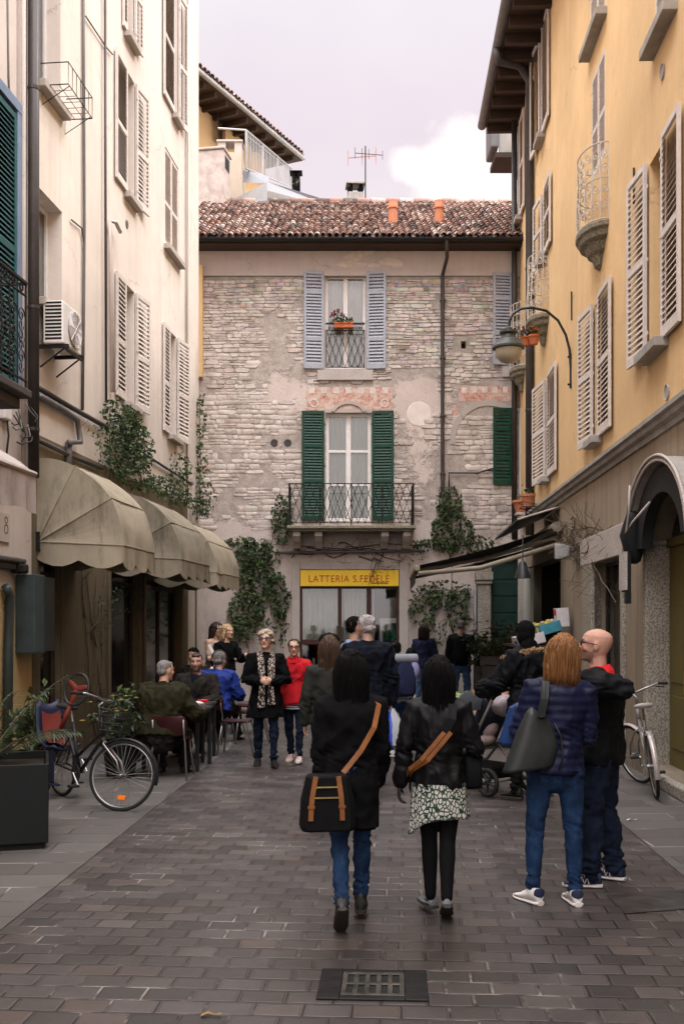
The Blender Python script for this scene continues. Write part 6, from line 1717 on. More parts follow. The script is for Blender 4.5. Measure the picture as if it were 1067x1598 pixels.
    def hood(s, m, long_=True, name='hood', vol=1.0):
        mb = MB(); h = lambda *p: s.HM @ V(p); k = .132; E = s.HM.to_3x3()
        mb.ellipsoid(h(0, -.04, .14), (.47 * vol, .50 * vol, .44 * vol), 20, 14, E); mb.chain([h(0, -.08, .05), h(0, -.10, -.35), h(0, -.14, -.75)], [(.47 * k, .44 * k), (.47 * k, .42 * k), (.52 * k, .42 * k)], n=16, ref=E @ V((1, 0, 0)))
        if long_: mb.chain([h(0, -.22, -.5), h(0, -.30, -.95), h(0, -.30, -1.35)], [(.52 * k, .30 * k), (.50 * k, .22 * k), (.38 * k, .10 * k)], n=16, ref=E @ V((1, 0, 0)))
        return s.headpart(name, mb, m, .010, 3, .0028, (14, 14, 9))
    def glasses(s, dark=False, name=None):
        mb = MB(); h = lambda *p: s.HM @ V(p); k = .132 * s.H
        f = lambda p: V(p) * s.H
        rim = MB()
        for sx in (-1, 1):
            ring = [f(h(sx * .155 + .105 * math.cos(a), .455 - .10 * abs(.105 * math.cos(a)) / .1 * .3, .04 + .075 * math.sin(a))) for a in (2 * PI * q / 14 for q in range(15))]
            rim.tube(ring, .016 * k, 5); rim.tube([f(h(sx * .255, .44, .06)), f(h(sx * .35, .2, .06)), f(h(sx * .36, -.05, .03))], .016 * k, 5)
            mb.poly(ring[:-1])
        rim.tube([f(h(-.05, .47, .05)), f(h(.05, .47, .05))], .016 * k, 5)
        o = rim.build('glasses', m_frame, s.ob, smooth=True); 
        mb.build('lens', m_lens if dark else m_glass, o)
        return o
    def P(s, *p): return (s.UM @ V(p)) * s.H            # point on the upper body, metres, local
    def W(s, p): return s.ob.matrix_local @ V(p) if False else (Matrix.Translation(s.loc) @ Matrix.Rotation(s.hd, 4, 'Z')) @ V(p)

def strap(mb, pts, w, t, up):
    """flat band along points; up = list of outward normals"""
    rs = []
    pts = [V(p) for p in pts]
    for i, p in enumerate(pts):
        tg = (pts[min(i + 1, len(pts) - 1)] - pts[max(i - 1, 0)]).normalized(); n_ = V(up[i] if isinstance(up, list) else up); n_ = (n_ - tg * n_.dot(tg)).normalized(); s_ = tg.cross(n_)
        rs.append([p - s_ * w / 2, p + s_ * w / 2, p + s_ * w / 2 + n_ * t, p - s_ * w / 2 + n_ * t])
    mb.rings(rs)

def dep(py): return FX * CH / (py - HY)
def X(px, d): return (px - CX) / FX * d

# --- 1 walking away, long black coat, brown strapped bag
d = dep(1438)
p1 = Person('person walking away in a long black coat and jeans with tan strapped bag', X(548, d), d, 2, 1.57, legs=((-14, 15, -1.6, 46, 3), (8, 3, -2.4, 0, 4)), arms=(((.07, -.02, -1), (.0, .22, -1)), ((.07, .05, -1), (-.05, .5, -1))), lean=1, vox=.010, hair=(.01, .01, .01), bulk=.96)
p1.top(m_blackcoat, hem=.335, ease=.017, flare=.014, name='coat', collar=.03, fold=.0055, sleeve=.98); p1.trousers(m_denim, .94, name='jeans', fold=.003); p1.shoes(m_shoeblack, m_soled, 'boot'); p1.hair(h_black, 'long')
p1.ob.data.materials[0] = m_skin
# --- 2 walking away, black jacket, patterned skirt
d = dep(1424)
p2 = Person('person walking away in a black jacket, patterned skirt and black leggings', X(684, d), d, -4, 1.53, legs=((1, 2, -3.6, 0, 20), (-9, 11, -4.2, 28, 0)), arms=(((.26, -.05, -1), (.10, .12, -1)), ((.30, .0, -1), (-.10, .75, -.55))), lean=1, vox=.009, hair=(.01, .01, .01), skin=(.03, .025, .025))
p2.top(m_blackjacket, hem=.475, ease=.013, flare=.006, name='jacket', fold=.0055, sleeve=.98); p2.trousers(m_leggings, .90, name='leggings', fold=.0, wk=.25); p2.shoes(m_flat, m_soled, 'flat'); p2.hair(h_black, 'long')
def pattern_mat(name, a, b, scale, thr):
    n = NT(name); v = n.voro(scale, n.vec((1, 1, .8)), 'DISTANCE_TO_EDGE', 'Distance'); f = n.noise(scale * 1.6, 3, .6)
    m_ = n.math('ADD', n.ramp(v, [(thr, 0), (thr + .05, 1)]), n.ramp(f, [(.58, 0), (.62, -1 if False else 0)]))
    m_ = n.math('MULTIPLY', n.ramp(v, [(thr, 0), (thr + .05, 1)]), n.ramp(f, [(.36, 0), (.43, 1)]))
    n.set(n.mix(m_, b, a), .85, 0, .2); n.bump(n.noise(20, 3, .5), .2, .006); return n.mat
m_skirt = pattern_mat('green_white_print', (.50, .48, .44), (.012, .040, .020), 40, .085)
m_leopard = pattern_mat('leopard_print', (.50, .42, .36), (.022, .016, .014), 34, .12)
def drape(person, name, m, z0, z1, r0, r1, n=72, folds=10, amp=.006, dip=None, ease=0, upper=False, rows=10, ycut=None):
    mb = MB(); rs = []
    for j in range(rows + 1):
        t = j / rows; row = []
        for i in range(n):
            a = 2 * PI * i / n; z = z0 + (z1 - z0) * t; rx = r0[0] + (r1[0] - r0[0]) * t; ry = r0[1] + (r1[1] - r0[1]) * t
            w = 1 + amp * t * 12 * math.sin(a * folds + 1.3 * math.sin(a * 3 + j * .15)) * .5
            zz = z - (dip(a) * t if dip else 0) + amp * .5 * t * math.sin(a * folds * .5)
            q = V((rx * w * math.cos(a), ry * w * math.sin(a), zz)); q = (person.UM @ q) if upper else q + V((0, 0, person.pz - .515))
            row.append(q * person.H)
        rs.append(row)
    inner = [[V(p) * .0 + V((p.x * .97, p.y * .97, p.z)) for p in r] for r in rs[::-1]]
    mb.rings(rs + inner, cap=False)
    return mb.build(name, m, person.ob, smooth=True)
drape(p2, 'skirt', m_skirt, .50, .362, (.108, .088), (.122, .100), folds=8, amp=.007, dip=lambda a: .07 * max(0, math.cos(a - 3.5)) ** 6)
# --- 3 woman in navy puffer
d = dep(1410)
p3 = Person('person seen from behind in navy puffer jacket, blue jeans and white trainers with auburn hair', X(866, d), d, -3, 1.695, legs=((1, 2, 5.5, 0, 32), (0, 1, 3.5, 0, -8)), arms=(((.24, .12, -1), (-.1, 1.0, -.05)), ((.10, .12, -1), (-.3, .9, -.2))), bulk=.97, head=(-6, 0), vox=.008, hair=(.2, .1, .03), roll=4)
p3.top(m_navypuffer, hem=.487, ease=.014, name='puffer_jacket', fold=.003, quilt=(.055, .009), collar=.035, sleeve=1.0); p3.trousers(m_denim, .95, name='jeans', fold=.002, wk=.7); p3.shoes(m_shoewhite, m_solew, heel=m_shoenavy); p3.hair(h_auburn, 'bob')
mb = MB()
for sx in (-1, 1):                                       # back pockets and yoke seam
    for (a_, b_) in (((.025, .0), (.075, -.004)), ((.075, -.004), (.07, -.05)), ((.07, -.05), (.048, -.062)), ((.048, -.062), (.027, -.05)), ((.027, -.05), (.025, .0))):
        f_ = lambda q: V((sx * q[0], -(.079 - .30 * (q[0] - .05) ** 2 * 6) , p3.pz - .005 + q[1])) * p3.H
        mb.tube([f_(a_), f_(b_)], .0035, 4)
mb.build('pocket_seam', m_denimd, p3.ob)
# --- 4 bald man
d = dep(1378)
p4 = Person('bald bearded person in dark jacket with red collar, dark jeans and navy trainers', X(934, d), d, 68, 1.735, True, legs=((5, 5, 5, 0, 14), (-4, 4, 4, 0, 12)), arms=(((.62, -.62, -.10), (.10, 1.0, .22)), ((.5, .5, -.7), (-.4, .9, .1))), head=(4, -6), vox=.008, hair=(.05, .035, .03), beard=.55, skin=(.50, .275, .20), bulk=1.14)
p4.top(m_blackpadded, hem=.475, ease=.020, name='jacket', fold=.005, collar=.02, sleeve=1.15); p4.trousers(m_denimd, 1.10, name='jeans', flare=1.15); p4.shoes(m_shoenavy, m_solew); p4.glasses(False)
for ch_ in [c for c in children(p4.ob) if c.name.startswith('shoe')]:            # pale letter-like mark on the flank of each trainer
    ix = 0 if ch_.name == [c.name for c in children(p4.ob) if c.name.startswith('shoe')][0] else 1
    an, fm = p4.leg[ix][2], p4.leg[ix][3]; f_ = lambda y, z, w=.0285, sx=-1: (Matrix.Translation(an * p4.H) @ fm.to_4x4() @ Matrix.Scale(p4.H, 4)) @ V((sx * w, y, z))
    mb = MB(); mb.tube([f_(.008, -.024), f_(.014, .0, .026), f_(.026, -.024), f_(.032, -.004, .027)], .0042, 5); mb.build('side_mark', m_solew, ch_)
mb = MB(); mb.chain([p4.UM @ V((0, .0, .805)), p4.UM @ V((0, .0, .835)), p4.UM @ V((0, .004, .853))], [.062, .058, .047], n=14, round_ends=False); p4.part('collar', mb, m_redscarf, vox=.008, fold=.003)
# --- 5 curly haired woman
d = dep(1196)
p5 = Person('person with curly pale hair in open black coat and leopard print scarf', X(415, d), d, 186, 1.66, legs=((8, 8, 1, 0, 8), (-6, 8, 1, 12, 8)), arms=(((.30, .10, -1), (-.72, .75, -.05)), ((.30, .10, -1), (-.72, .78, -.02))), head=(-14, -6), vox=.009, hair=(.3, .24, .18), skin=(.60, .36, .26), roll=0)
p5.top(m_blackcoat, hem=.36, ease=.018, flare=.045, name='coat', collar=.02, fold=.006, sleeve=1.1, cuff=.92); p5.trousers(m_denimd, .98, name='jeans'); p5.shoes(m_shoeblack, m_soled, 'boot'); p5.hair(h_curl, 'curly'); p5.glasses(True)
mb = MB()
for sx, lo in ((-1, .46), (1, .44)):
    pts = [p5.P(sx * .03, -.04, .845), p5.P(sx * .048, .02, .84), p5.P(sx * .04, .088, .79), p5.P(sx * .034, .105, .70), p5.P(sx * .03, .120, .60), p5.P(sx * .034, .118, .52), p5.P(sx * .04, .112, lo)]
    mb.chain(pts, [(.035, .016)] * 2 + [(.046, .016), (.050, .013), (.042, .012), (.048, .012), (.058, .010)], n=10, ref=(1, 0, 0))
me = remesh(mb, .010, 2, .004, (14, 14, 9)); link_mesh('scarf', me, m_leopard, p5.ob)
# --- 6 girl in red
d = dep(1190)
p6 = Person('person with glasses in a red knitted poncho and dark jeans, arm in arm', X(459, d), d, 168, 1.545, legs=((6, 5, 0, 0, 8), (-8, 9, 0, 16, 4)), arms=(((.55, .2, -.75), (.25, .95, .35)), ((.28, -.1, -1), (.05, .2, -1))), head=(14, 0), vox=.009, hair=(.03, .015, .01), skin=(.58, .34, .25))
p6.top(m_redwool, hem=.52, ease=.012, name='sweater', collar=.03, fold=.004, sleeve=1.15)
drape(p6, 'poncho', m_redwool, .838, .475, (.045, .042), (.128, .10), folds=7, amp=.007, upper=True, rows=14, dip=lambda a: .085 * max(0, math.cos(a - .1)) ** 3 * 1.4 + .0)
mb = MB(); mb.chain([p6.UM @ V((0, .004, .815)), p6.UM @ V((0, .006, .84)), p6.UM @ V((0, .008, .862))], [(.072, .066), (.060, .056), (.046, .046)], n=14, round_ends=False); p6.part('cowl_collar', mb, m_redwool, vox=.009, fold=.006)
def stripes(name, a, b, pitch):
    n = NT(name); z = n.sep()[2]; m_ = n.math('FRACT', n.math('MULTIPLY', z, 1 / pitch)); n.set(n.mix(n.ramp(m_, [(.48, 0), (.52, 1)]), a, b), .85, 0, .2); return n.mat
drape(p6, 'striped_hem', stripes('navy_white_stripe', (.02, .03, .07), (.55, .54, .55), .026), .50, .435, (.100, .080), (.104, .082), folds=5, amp=.003)
p6.trousers(m_denimd, .95, name='jeans'); p6.shoes(m_shoepink, m_solew); p6.hair(h_dark, 'tail'); p6.glasses(False)
# --- 7 long brown hair
d = 10.1
p7 = Person('person with long brown hair and dark jacket walking away ahead of the long black coat', X(514, d), d, 4, 1.62, legs=((8, 4, 1, 0, 4), (-8, 10, 1, 20, 4)), arms=(((.25, -.02, -1), (.05, .2, -1)), ((.2, 0, -1), (.05, .3, -1))), vox=.011, hair=(.06, .03, .015))
p7.top(m_darkolive, hem=.43, ease=.014, name='jacket', fold=.005, sleeve=1.0); p7.trousers(m_leggings, 1.0); p7.shoes(m_shoeblack, m_soled, 'boot'); p7.hair(h_brown, 'long')
mb = MB(); h_ = lambda *q: (p7.HM @ V(q)) * p7.H; mb.tube([h_(-.41, .08, .30), h_(-.30, .10, .52), h_(0, .12, .60), h_(.30, .10, .52), h_(.41, .08, .30)], .022, 8); mb.build('hairband', m_blackbag, p7.ob, smooth=True)
# --- 8 white haired man
d = 11.8
p8 = Person('white haired person in a long dark navy jacket carrying a plastic bag', X(574, d), d, 10, 1.83, True, legs=((6, 4, 2, 0, 6), (-6, 8, 2, 14, 6)), arms=(((.16, -.02, -1), (.04, .2, -1)), ((.20, .02, -1), (.02, .12, -1))), head=(18, 4), vox=.010, hair=(.4, .37, .36), skin=(.55, .33, .26), bulk=1.08)
p8.top(m_darknavy, hem=.43, ease=.022, name='jacket', collar=.022, fold=.006, sleeve=1.12); p8.trousers(m_khaki, 1.12, flare=1.2); p8.shoes(m_shoeblack, m_soled); p8.hair(h_white, 'short')
# --- 9 man with sunglasses and blue shirt
d = 13.2
p9 = Person('dark haired person with sunglasses and pale blue shirt facing right', X(551, d), d, -70, 1.84, True, legs=((0, 0, 2, 0, 6), (0, 2, 2, 0, 6)), head=(6, 0), vox=.010, hair=(.012, .010, .010), beard=.2)
p9.top(m_blueshirt, hem=.47, ease=.012, name='shirt', collar=.02); p9.trousers(m_denimd, 1.08); p9.shoes(m_shoeblack, m_soled); p9.hair(h_black, 'short'); p9.glasses(True)
# --- 10 person with striped top and backpack
d = 14.0
p10 = Person('person in blue striped top and jeans under a navy backpack with grey roll', X(621, d), d, 22, 1.52, legs=((4, 4, 2, 0, 6), (-4, 6, 2, 10, 6)), arms=(((.2, .15, -1), (0, .8, -.4)), ((.25, -.10, -1), (.1, .5, -.6))), lean=8, vox=.011, hair=(.012, .01, .01))
p10.top(stripes('blue_white_stripe', (.16, .20, .36), (.42, .44, .52), .035), hem=.46, ease=.014, name='striped_top'); p10.trousers(m_denim, 1.05, name='jeans'); p10.shoes(m_shoewhite, m_solew); p10.hair(h_black, 'short')
# --- 11 / 12 two at the far wall
d = 22.2
p11 = Person('dark haired person in navy sweater and jeans with a black bag, near the shop corner', X(661, d), d, -12, 1.73, legs=((0, 0, 3, 0, 6), (3, 3, 3, 0, 6)), arms=(((.2, 0, -1), (0, .2, -1)), ((.3, -.05, -1), (-.2, .9, -.1))), vox=.014, hair=(.03, .015, .01))
p11.top(m_navysweat, hem=.48, ease=.016, name='sweater'); p11.trousers(m_deniml, 1.05, name='jeans'); p11.shoes(m_shoeblack, m_soled); p11.hair(h_dark, 'bob')
p12 = Person('grey haired person in dark jacket and jeans with a backpack, raising one hand', X(719, d), d, -10, 1.83, True, legs=((0, 0, 4, 0, 8), (0, 0, 4, 0, 8)), arms=(((.15, 0, -1), (.05, .2, -1)), ((.35, .1, -1), (.0, .9, .35))), head=(-10, 6), vox=.014, hair=(.2, .18, .17), bulk=1.05)
p12.top(m_blackpadded, hem=.48, ease=.020, name='jacket', sleeve=1.1); p12.trousers(m_deniml, 1.1, name='jeans'); p12.shoes(m_shoewhite, m_solew); p12.hair(h_grey, 'crop')
# --- 13 pushing the pushchair
d = 10.6
p13 = Person('person in black parka with fur trimmed hood and black hat pushing a pushchair', X(822, d), d, 38, 1.76, legs=((6, 6, 2, 0, 6), (-6, 8, 2, 14, 6)), arms=(((.30, .45, -.85), (.05, .95, -.32)), ((.25, .35, -.9), (-.2, .9, -.3))), head=(-20, 4), vox=.009, hair=(.02, .015, .01))
p13.top(m_blackpadded, hem=.42, ease=.030, flare=.012, name='parka', fold=.007, sleeve=1.25, cuff=.97); p13.trousers(m_leggings, 1.05); p13.shoes(m_shoeblack, m_soled, 'boot')
mb = MB(); h = lambda *q: p13.HM @ V(q); E = p13.HM.to_3x3(); mb.ellipsoid(h(0, -.05, .20), (.40, .48, .42), 18, 12, E); mb.chain([h(0, -.07, .0), h(0, -.08, -.2)], [(.40 * .132, .46 * .132), (.38 * .132, .42 * .132)], n=16, ref=E @ V((1, 0, 0))); p13.headpart('knitted_hat', mb, m_blackcoat, .010, 3, .002, (20, 20, 20))
mb = MB(); mb.chain([p13.UM @ V((0, -.01, .80)), p13.UM @ V((0, -.012, .85)), p13.UM @ V((0, -.005, .885))], [.062, .056, .046], n=14); p13.part('neck_scarf', mb, m_blackcoat, fold=.008)
mb = MB(); rnd = random.Random(8)
for i in range(60):
    t = i / 59; a = PI * (1.02 + .96 * t); c = V((.130 * math.cos(a), .055 + .115 * math.sin(a), .815 - .02 * math.cos(2 * a)))
    mb.ellipsoid(p13.UM @ (c + rv(rnd, .006)), (rnd.uniform(.018, .028),) * 3, 7, 5)
fur = p13.part('fur_trim', mb, hair_mat('tan_fur', (.22, .12, .05), (.50, .33, .18)), vox=.010, smooth=1, fold=.010, ffreq=(45, 45, 45))
mb = MB(); mb.chain([p13.UM @ V((-.07, -.05, .80)), p13.UM @ V((0, -.085, .775)), p13.UM @ V((.07, -.05, .80))], [(.03, .04), (.042, .06), (.03, .04)], n=12); p13.part('hood', mb, m_blackpadded, fold=.006)
# --- seated guests
SEAT = ((84, 86, 6, 0, 6), (84, 84, 8, 0, 8))
SA = (((.30, .45, -.85), (-.25, .95, -.05)), ((.30, .45, -.85), (-.25, .95, -.05)))
d = 12.15
p14 = Person('grey haired person in olive green jacket seated with back to the street', X(250, d), d, -10, 1.76, True, legs=SEAT, arms=(((.55, .40, -.8), (-.1, .95, -.1)), ((.55, .40, -.8), (-.1, .95, -.1))), lean=12, seat=.50, head=(-28, -6), vox=.010, hair=(.2, .18, .17), bulk=1.34)
p14.top(m_olive, hem=.50, ease=.028, name='jacket', collar=.025, fold=.006, sleeve=1.25); p14.trousers(m_darkgrey, 1.15); p14.shoes(m_shoeblack, m_soled); p14.hair(h_grey, 'crop')
d = 14.5
p15 = Person('bearded person in dark jacket seated at the table facing the street', X(309, d), d, 172, 1.78, True, legs=SEAT, arms=SA, lean=4, seat=.50, head=(8, -2), vox=.009, hair=(.04, .03, .025), beard=.75, skin=(.46, .26, .19), bulk=1.12)
p15.top(m_darkgrey, hem=.50, ease=.022, name='jacket', fold=.006, sleeve=1.15); p15.trousers(m_darkgrey, 1.1); p15.shoes(m_shoeblack, m_soled); p15.hair(h_dark, 'crop')
mb = MB(); mb.chain([p15.UM @ V((0, .055, .60)), p15.UM @ V((0, .075, .72)), p15.UM @ V((0, .05, .82))], [(.055, .03), (.055, .03), (.045, .03)], n=12, ref=(1, 0, 0)); p15.part('pullover', mb, m_darknavy, fold=.002)
d = 15.7
p16 = Person('grey haired person in bright blue jacket seated behind the bearded one', X(337, d), d, -18, 1.74, True, legs=SEAT, arms=SA, lean=10, seat=.50, head=(-10, -6), vox=.012, hair=(.12, .11, .10), bulk=1.15)
p16.top(m_bluejacket, hem=.50, ease=.026, name='jacket', fold=.007, sleeve=1.2, collar=.02); p16.trousers(m_darkgrey, 1.1); p16.shoes(m_shoeblack, m_soled); p16.hair(h_grey, 'short')
d = 17.4
p17 = Person('dark haired person in black top seated beside the far cafe table', X(350, d), d, 120, 1.70, legs=SEAT, arms=SA, lean=6, seat=.50, vox=.013, hair=(.02, .012, .01))
p17.top(m_blackcoat, hem=.50, ease=.020, name='jacket'); p17.trousers(m_leggings, 1.05); p17.shoes(m_shoeblack, m_soled); p17.hair(h_dark, 'bob')
d = 17.6
p18 = Person('dark haired seated person showing only the top of the head by the wall', X(303, d), d, 160, 1.76, True, legs=SEAT, arms=SA, seat=.50, vox=.013, hair=(.02, .012, .01))
p18.top(m_darkgrey, hem=.50, ease=.020, name='jacket'); p18.trousers(m_darkgrey, 1.1); p18.shoes(m_shoeblack, m_soled); p18.hair(h_black, 'short')
d = 18.8
p19 = Person('brown haired person in beige top standing behind the cafe tables', X(333, d), d, -118, 1.78, legs=((0, 0, 2, 0, 6), (0, 2, 2, 0, 6)), arms=(((.3, .3, -.9), (-.3, .9, 0)), ((.3, .3, -.9), (-.3, .9, 0))), lean=4, head=(-8, 0), vox=.012, hair=(.04, .02, .012), skin=(.58, .35, .25))
p19.top(m_beige, hem=.47, ease=.016, name='top'); p19.trousers(m_white, 1.1); p19.shoes(m_shoewhite, m_solew); p19.hair(h_dark, 'bob')
d = 18.4
p20 = Person('blond person in black top standing by the wall with a white shoulder bag', X(353, d), d, -140, 1.74, legs=((0, 0, 2, 0, 6), (0, 2, 2, 0, 6)), arms=(((.3, .3, -.9), (-.3, .9, .3)), ((.25, 0, -1), (0, .4, -1))), head=(10, 0), vox=.012, hair=(.4, .27, .15), skin=(.60, .37, .27))
p20.top(m_blackcoat, hem=.55, ease=.014, name='top'); p20.trousers(m_darkgrey, 1.08); p20.shoes(m_shoeblack, m_soled); p20.hair(h_blond, 'bob')
# ================================================================= bags and things people carry
def wp(person, *p): return person.W((person.UM @ V(p)) * person.H)
# 1 tan strapped crossbody bag hanging at the left hip of the black coat
c = wp(p1, -.095, -.135, .475)
bag = empty('shoulder_bag', c, R(8), 'black nylon shoulder bag with tan leather straps and brass zips on the long black coat', 'shoulder bag')
mb = MB(); w_, h_ = .150, .33
mb.rings([[(x * k, y, z) for x, y in ((-w_, -.045), (-w_ * .8, -.075), (w_ * .8, -.075), (w_, -.045), (w_, .04), (-w_, .04))] for k, z in ((.98, -.20), (1.06, -.17), (1.0, -.02), (.80, .11), (.74, .125))]); mb.build('bag_body', m_blackbag, bag, bevel=.015)
for x in (-.10, .075):
    mb = MB(); strap(mb, [(x * .74, -.079, .12), (x * .95, -.082, .0), (x * 1.02, -.084, -.09), (x * 1.03, -.082, -.13)], .028, .006, (0, -1, 0)); mb.box(x - .02, x + .02, -.094, -.084, -.06, -.045); mb.build('strap', m_tan, bag)
for z in (.055, -.005):
    mb = MB(); mb.box(-.085, .065, -.085, -.077, z, z + .008); mb.build('zip', m_gold, bag)
bi = Matrix.Rotation(-R(8), 3, 'Z')
sp = [(.088, .02, .822), (.100, -.055, .80), (.080, -.098, .72), (.03, -.108, .635), (-.01, -.114, .585), (-.035, -.118, .555)]
pts = [bi @ (wp(p1, *q) - c) for q in sp]
mb = MB(); strap(mb, pts, .030, .007, [bi @ (p1.W(V(n_)) - p1.loc) for n_ in ((.6, 0, 1), (.4, -1, .5), (.2, -1, .1), (0, -1, 0), (-.2, -1, 0), (-.4, -1, 0))]); mb.build('strap', m_tan, bag)
# 2 double tan strap with small bag
c = wp(p2, -.085, .13, .50)
bag = empty('crossbody_bag', c, 0, 'small black crossbody bag on two narrow tan straps worn over the patterned skirt outfit', 'crossbody bag')
mb = MB(); mb.box(-.05, .05, -.06, .10, -.10, .05); mb.build('bag_body', m_blackbag, bag, bevel=.02)
for o_ in (0, .026):
    mb = MB(); sp = [(.02 + o_, -.115, .71), (-.025 + o_, -.118, .655), (-.07 + o_, -.112, .60), (-.115 + o_ * .6, -.075, .56), (-.125 + o_ * .5, -.02, .53)]; strap(mb, [wp(p2, *q) - c for q in sp], .026, .006, [V((.05, -1, .1)), V((0, -1, 0)), V((-.2, -1, 0)), V((-.6, -.8, 0)), V((-1, -.2, 0))]); mb.build('strap', m_tan, bag)
mb = MB(); strap(mb, [wp(p2, .02, -.115, .71) - c, wp(p2, .05, -.11, .76) - c, wp(p2, .055, -.06, .815) - c], .05, .006, [V((.05, -1, .1)), V((0, -1, .3)), V((0, -.6, 1))]); mb.build('strap', m_blackbag, bag)
# black handbag on the right arm of 2
c = wp(p2, .13, .07, .555)
bag = empty('handbag', c, R(10), 'soft black handbag hanging from the right arm of the black leather jacket', 'handbag')
mb = MB(); mb.rings([[(x, y * k, z) for x, y in ((-.05, -.11), (.05, -.11), (.06, 0), (.05, .11), (-.05, .11), (-.06, 0))] for k, z in ((.85, -.13), (1, -.10), (.95, .02), (.6, .10))]); mb.build('bag_body', m_blackbag, bag, smooth='auto', bevel=.02)
mb = MB(); mb.tube([(0, -.08, .09), (0, -.05, .20), (0, .05, .20), (0, .08, .09)], .008, 6); mb.build('handle', m_blackbag, bag, smooth=True)
# 3 grey green leather tote and blue bag
c = wp(p3, -.075, -.055, .60)
bag = empty('tote_bag', c, R(10), 'dark grey green leather tote hanging from the shoulder of the navy puffer jacket', 'tote bag')
mb = MB(); prof = [(-.085, 1.18, -.16), (-.07, 1.22, -.14), (-.015, .98, .02), (.0, .68, .14), (.0, .45, .18)]
rs = []
for o_, k, z in prof:
    ring = []
    for q in range(20):
        a = 2 * PI * q / 20; ring.append((o_ + .132 * k * math.copysign(abs(math.cos(a)) ** .6, math.cos(a)), -.02 + (.075 if z < .1 else .045) * math.copysign(abs(math.sin(a)) ** .7, math.sin(a)), z + (.02 * math.cos(a) if z < 0 else -.05 * math.cos(a))))
    rs.append(ring)
mb.rings(rs); mb.build('bag_body', m_greybag, bag, smooth=True)
mb = MB(); mb.tube([(.075, -.075, .13), (.112, -.088, .05), (.125, -.09, -.08), (.10, -.09, -.16)], .006, 5); mb.build('piping', m_darkmetal, bag, smooth=True)
bi = Matrix.Rotation(-R(10), 3, 'Z')
for o_ in (0, .012):
    mb = MB(); strap(mb, [V((.02 + o_, -.05 + o_, .17))] + [bi @ (wp(p3, *q) - c) for q in ((-.088 + o_, -.105, .70), (-.078 + o_, -.098, .765), (-.072 + o_, -.06, .825), (-.072, .03, .835))], .028, .007, [V((0, -1, 0)), V((0, -1, .1)), V((0, -1, .4)), V((0, -.5, 1)), V((0, .4, 1))]); mb.build('strap', m_greybag, bag)
c = wp(p3, -.135, .10, .655)
bag = empty('blue_bag', c, R(-8), 'slim bright blue bag tucked under the elbow of the navy puffer jacket', 'bag')
mb = MB(); mb.rings([[(x, y, z) for x, y in ((-.07 - s_, -.04), (.05, -.05), (.05, .04), (-.07 - s_, .05))] for s_, z in ((.05, -.15), (.06, -.12), (-.01, .10), (-.06, .13))]); mb.build('bag_body', m_bluebag, bag, bevel=.02)
# 8 plastic bag
wr = p8.arm[1][1 + 1] * p8.H; c = p8.W(wr) + V((.02, -.03, -.13))
bag = empty('plastic_bag', c, R(5), 'white and blue plastic carrier bag held by the white haired person', 'carrier bag')
mb = MB(); rnd = random.Random(2); rs = []
for z, k in ((-.40, .5), (-.38, .95), (-.28, 1.1), (-.16, .95), (-.05, .5), (.03, .14)):
    rs.append([(.13 * k * math.cos(a) * rnd.uniform(.85, 1.15), .08 * k * math.sin(a) * rnd.uniform(.8, 1.2), z + rnd.uniform(-.01, .01)) for a in (2 * PI * q / 16 for q in range(16))])
mb.rings(rs); n = NT('carrier_plastic'); ox = n.sep()[0]
n.set(n.mix(n.ramp(n.math('ADD', ox, n.math('MULTIPLY', n.noise(7, 3, .5), .05)), [(0, 1), (.012, 0)]), (.42, .44, .47), (.015, .06, .50)), .35, 0, .5); n.bump(n.noise(30, 4, .6), .5, .01)
mb.build('bag_body', n.mat, bag, smooth='auto')
# 10 navy backpack with grey roll; 11 black bag; 12 backpack; 20 white shoulder bag
def backpack(person, label, m, w=.30, h=.44, dz=.66, extra=None):
    c = wp(person, 0, -.115, dz); b = empty('backpack', c, person.hd, label, 'backpack')
    mb = MB(); mb.rings([[(w / 2 * k * math.copysign(abs(math.cos(a)) ** .6, math.cos(a)), -.06 + .085 * k * math.copysign(abs(math.sin(a)) ** .7, math.sin(a)), z) for a in (2 * PI * q / 18 for q in range(18))] for k, z in ((.75, -h / 2), (.97, -h / 2 + .04), (1, -.05), (.92, h * .32), (.6, h / 2))]); mb.build('bag_body', m, b, smooth='auto')
    mb = MB(); mb.rings([[(w * .36 * k * math.copysign(abs(math.cos(a)) ** .6, math.cos(a)), -.145 - .02 * math.sin(a) * k, z) for a in (2 * PI * q / 12 for q in range(12))] for k, z in ((.8, -h * .42), (1, -h * .36), (1, -.04), (.8, .0))]); mb.build('pocket', m, b, smooth='auto')
    for sx in (-1, 1):
        mb = MB(); mb.chain([(sx * w * .33, .02, -h * .35), (sx * w * .45, .10, .02), (sx * w * .36, .06, h * .42), (sx * w * .25, -.03, h * .45)], [(.02, .007)] * 4, n=6, ref=(1, 0, 0)); mb.build('strap', m, b)
    if extra: extra(b)
    return b
def roll(b):
    mb = MB(); mb.chain([(-.17, -.05, .27), (.17, -.05, .27)], .065, n=14, round_ends=False); mb.build('rolled_mat', M('grey_foam', (.20, .21, .24), .9, .15, 8, .2), b, smooth='auto')
    mb = MB(); mb.ellipsoid((.12, -.06, .12), (.09, .07, .13)); mb.build('lavender_pouch', M('lavender_cloth', (.26, .25, .42), .8, .2, 8, .2), b, smooth=True)
backpack(p10, 'navy backpack with grey rolled mat worn over the blue striped top', m_navysweat, extra=roll)
backpack(p12, 'black backpack worn by the grey haired person at the far wall', m_blackbag, .30, .46)
c = wp(p11, -.15, -.03, .62); b = empty('black_bag', c, 0, 'black bag hanging at the side of the navy sweater', 'shoulder bag')
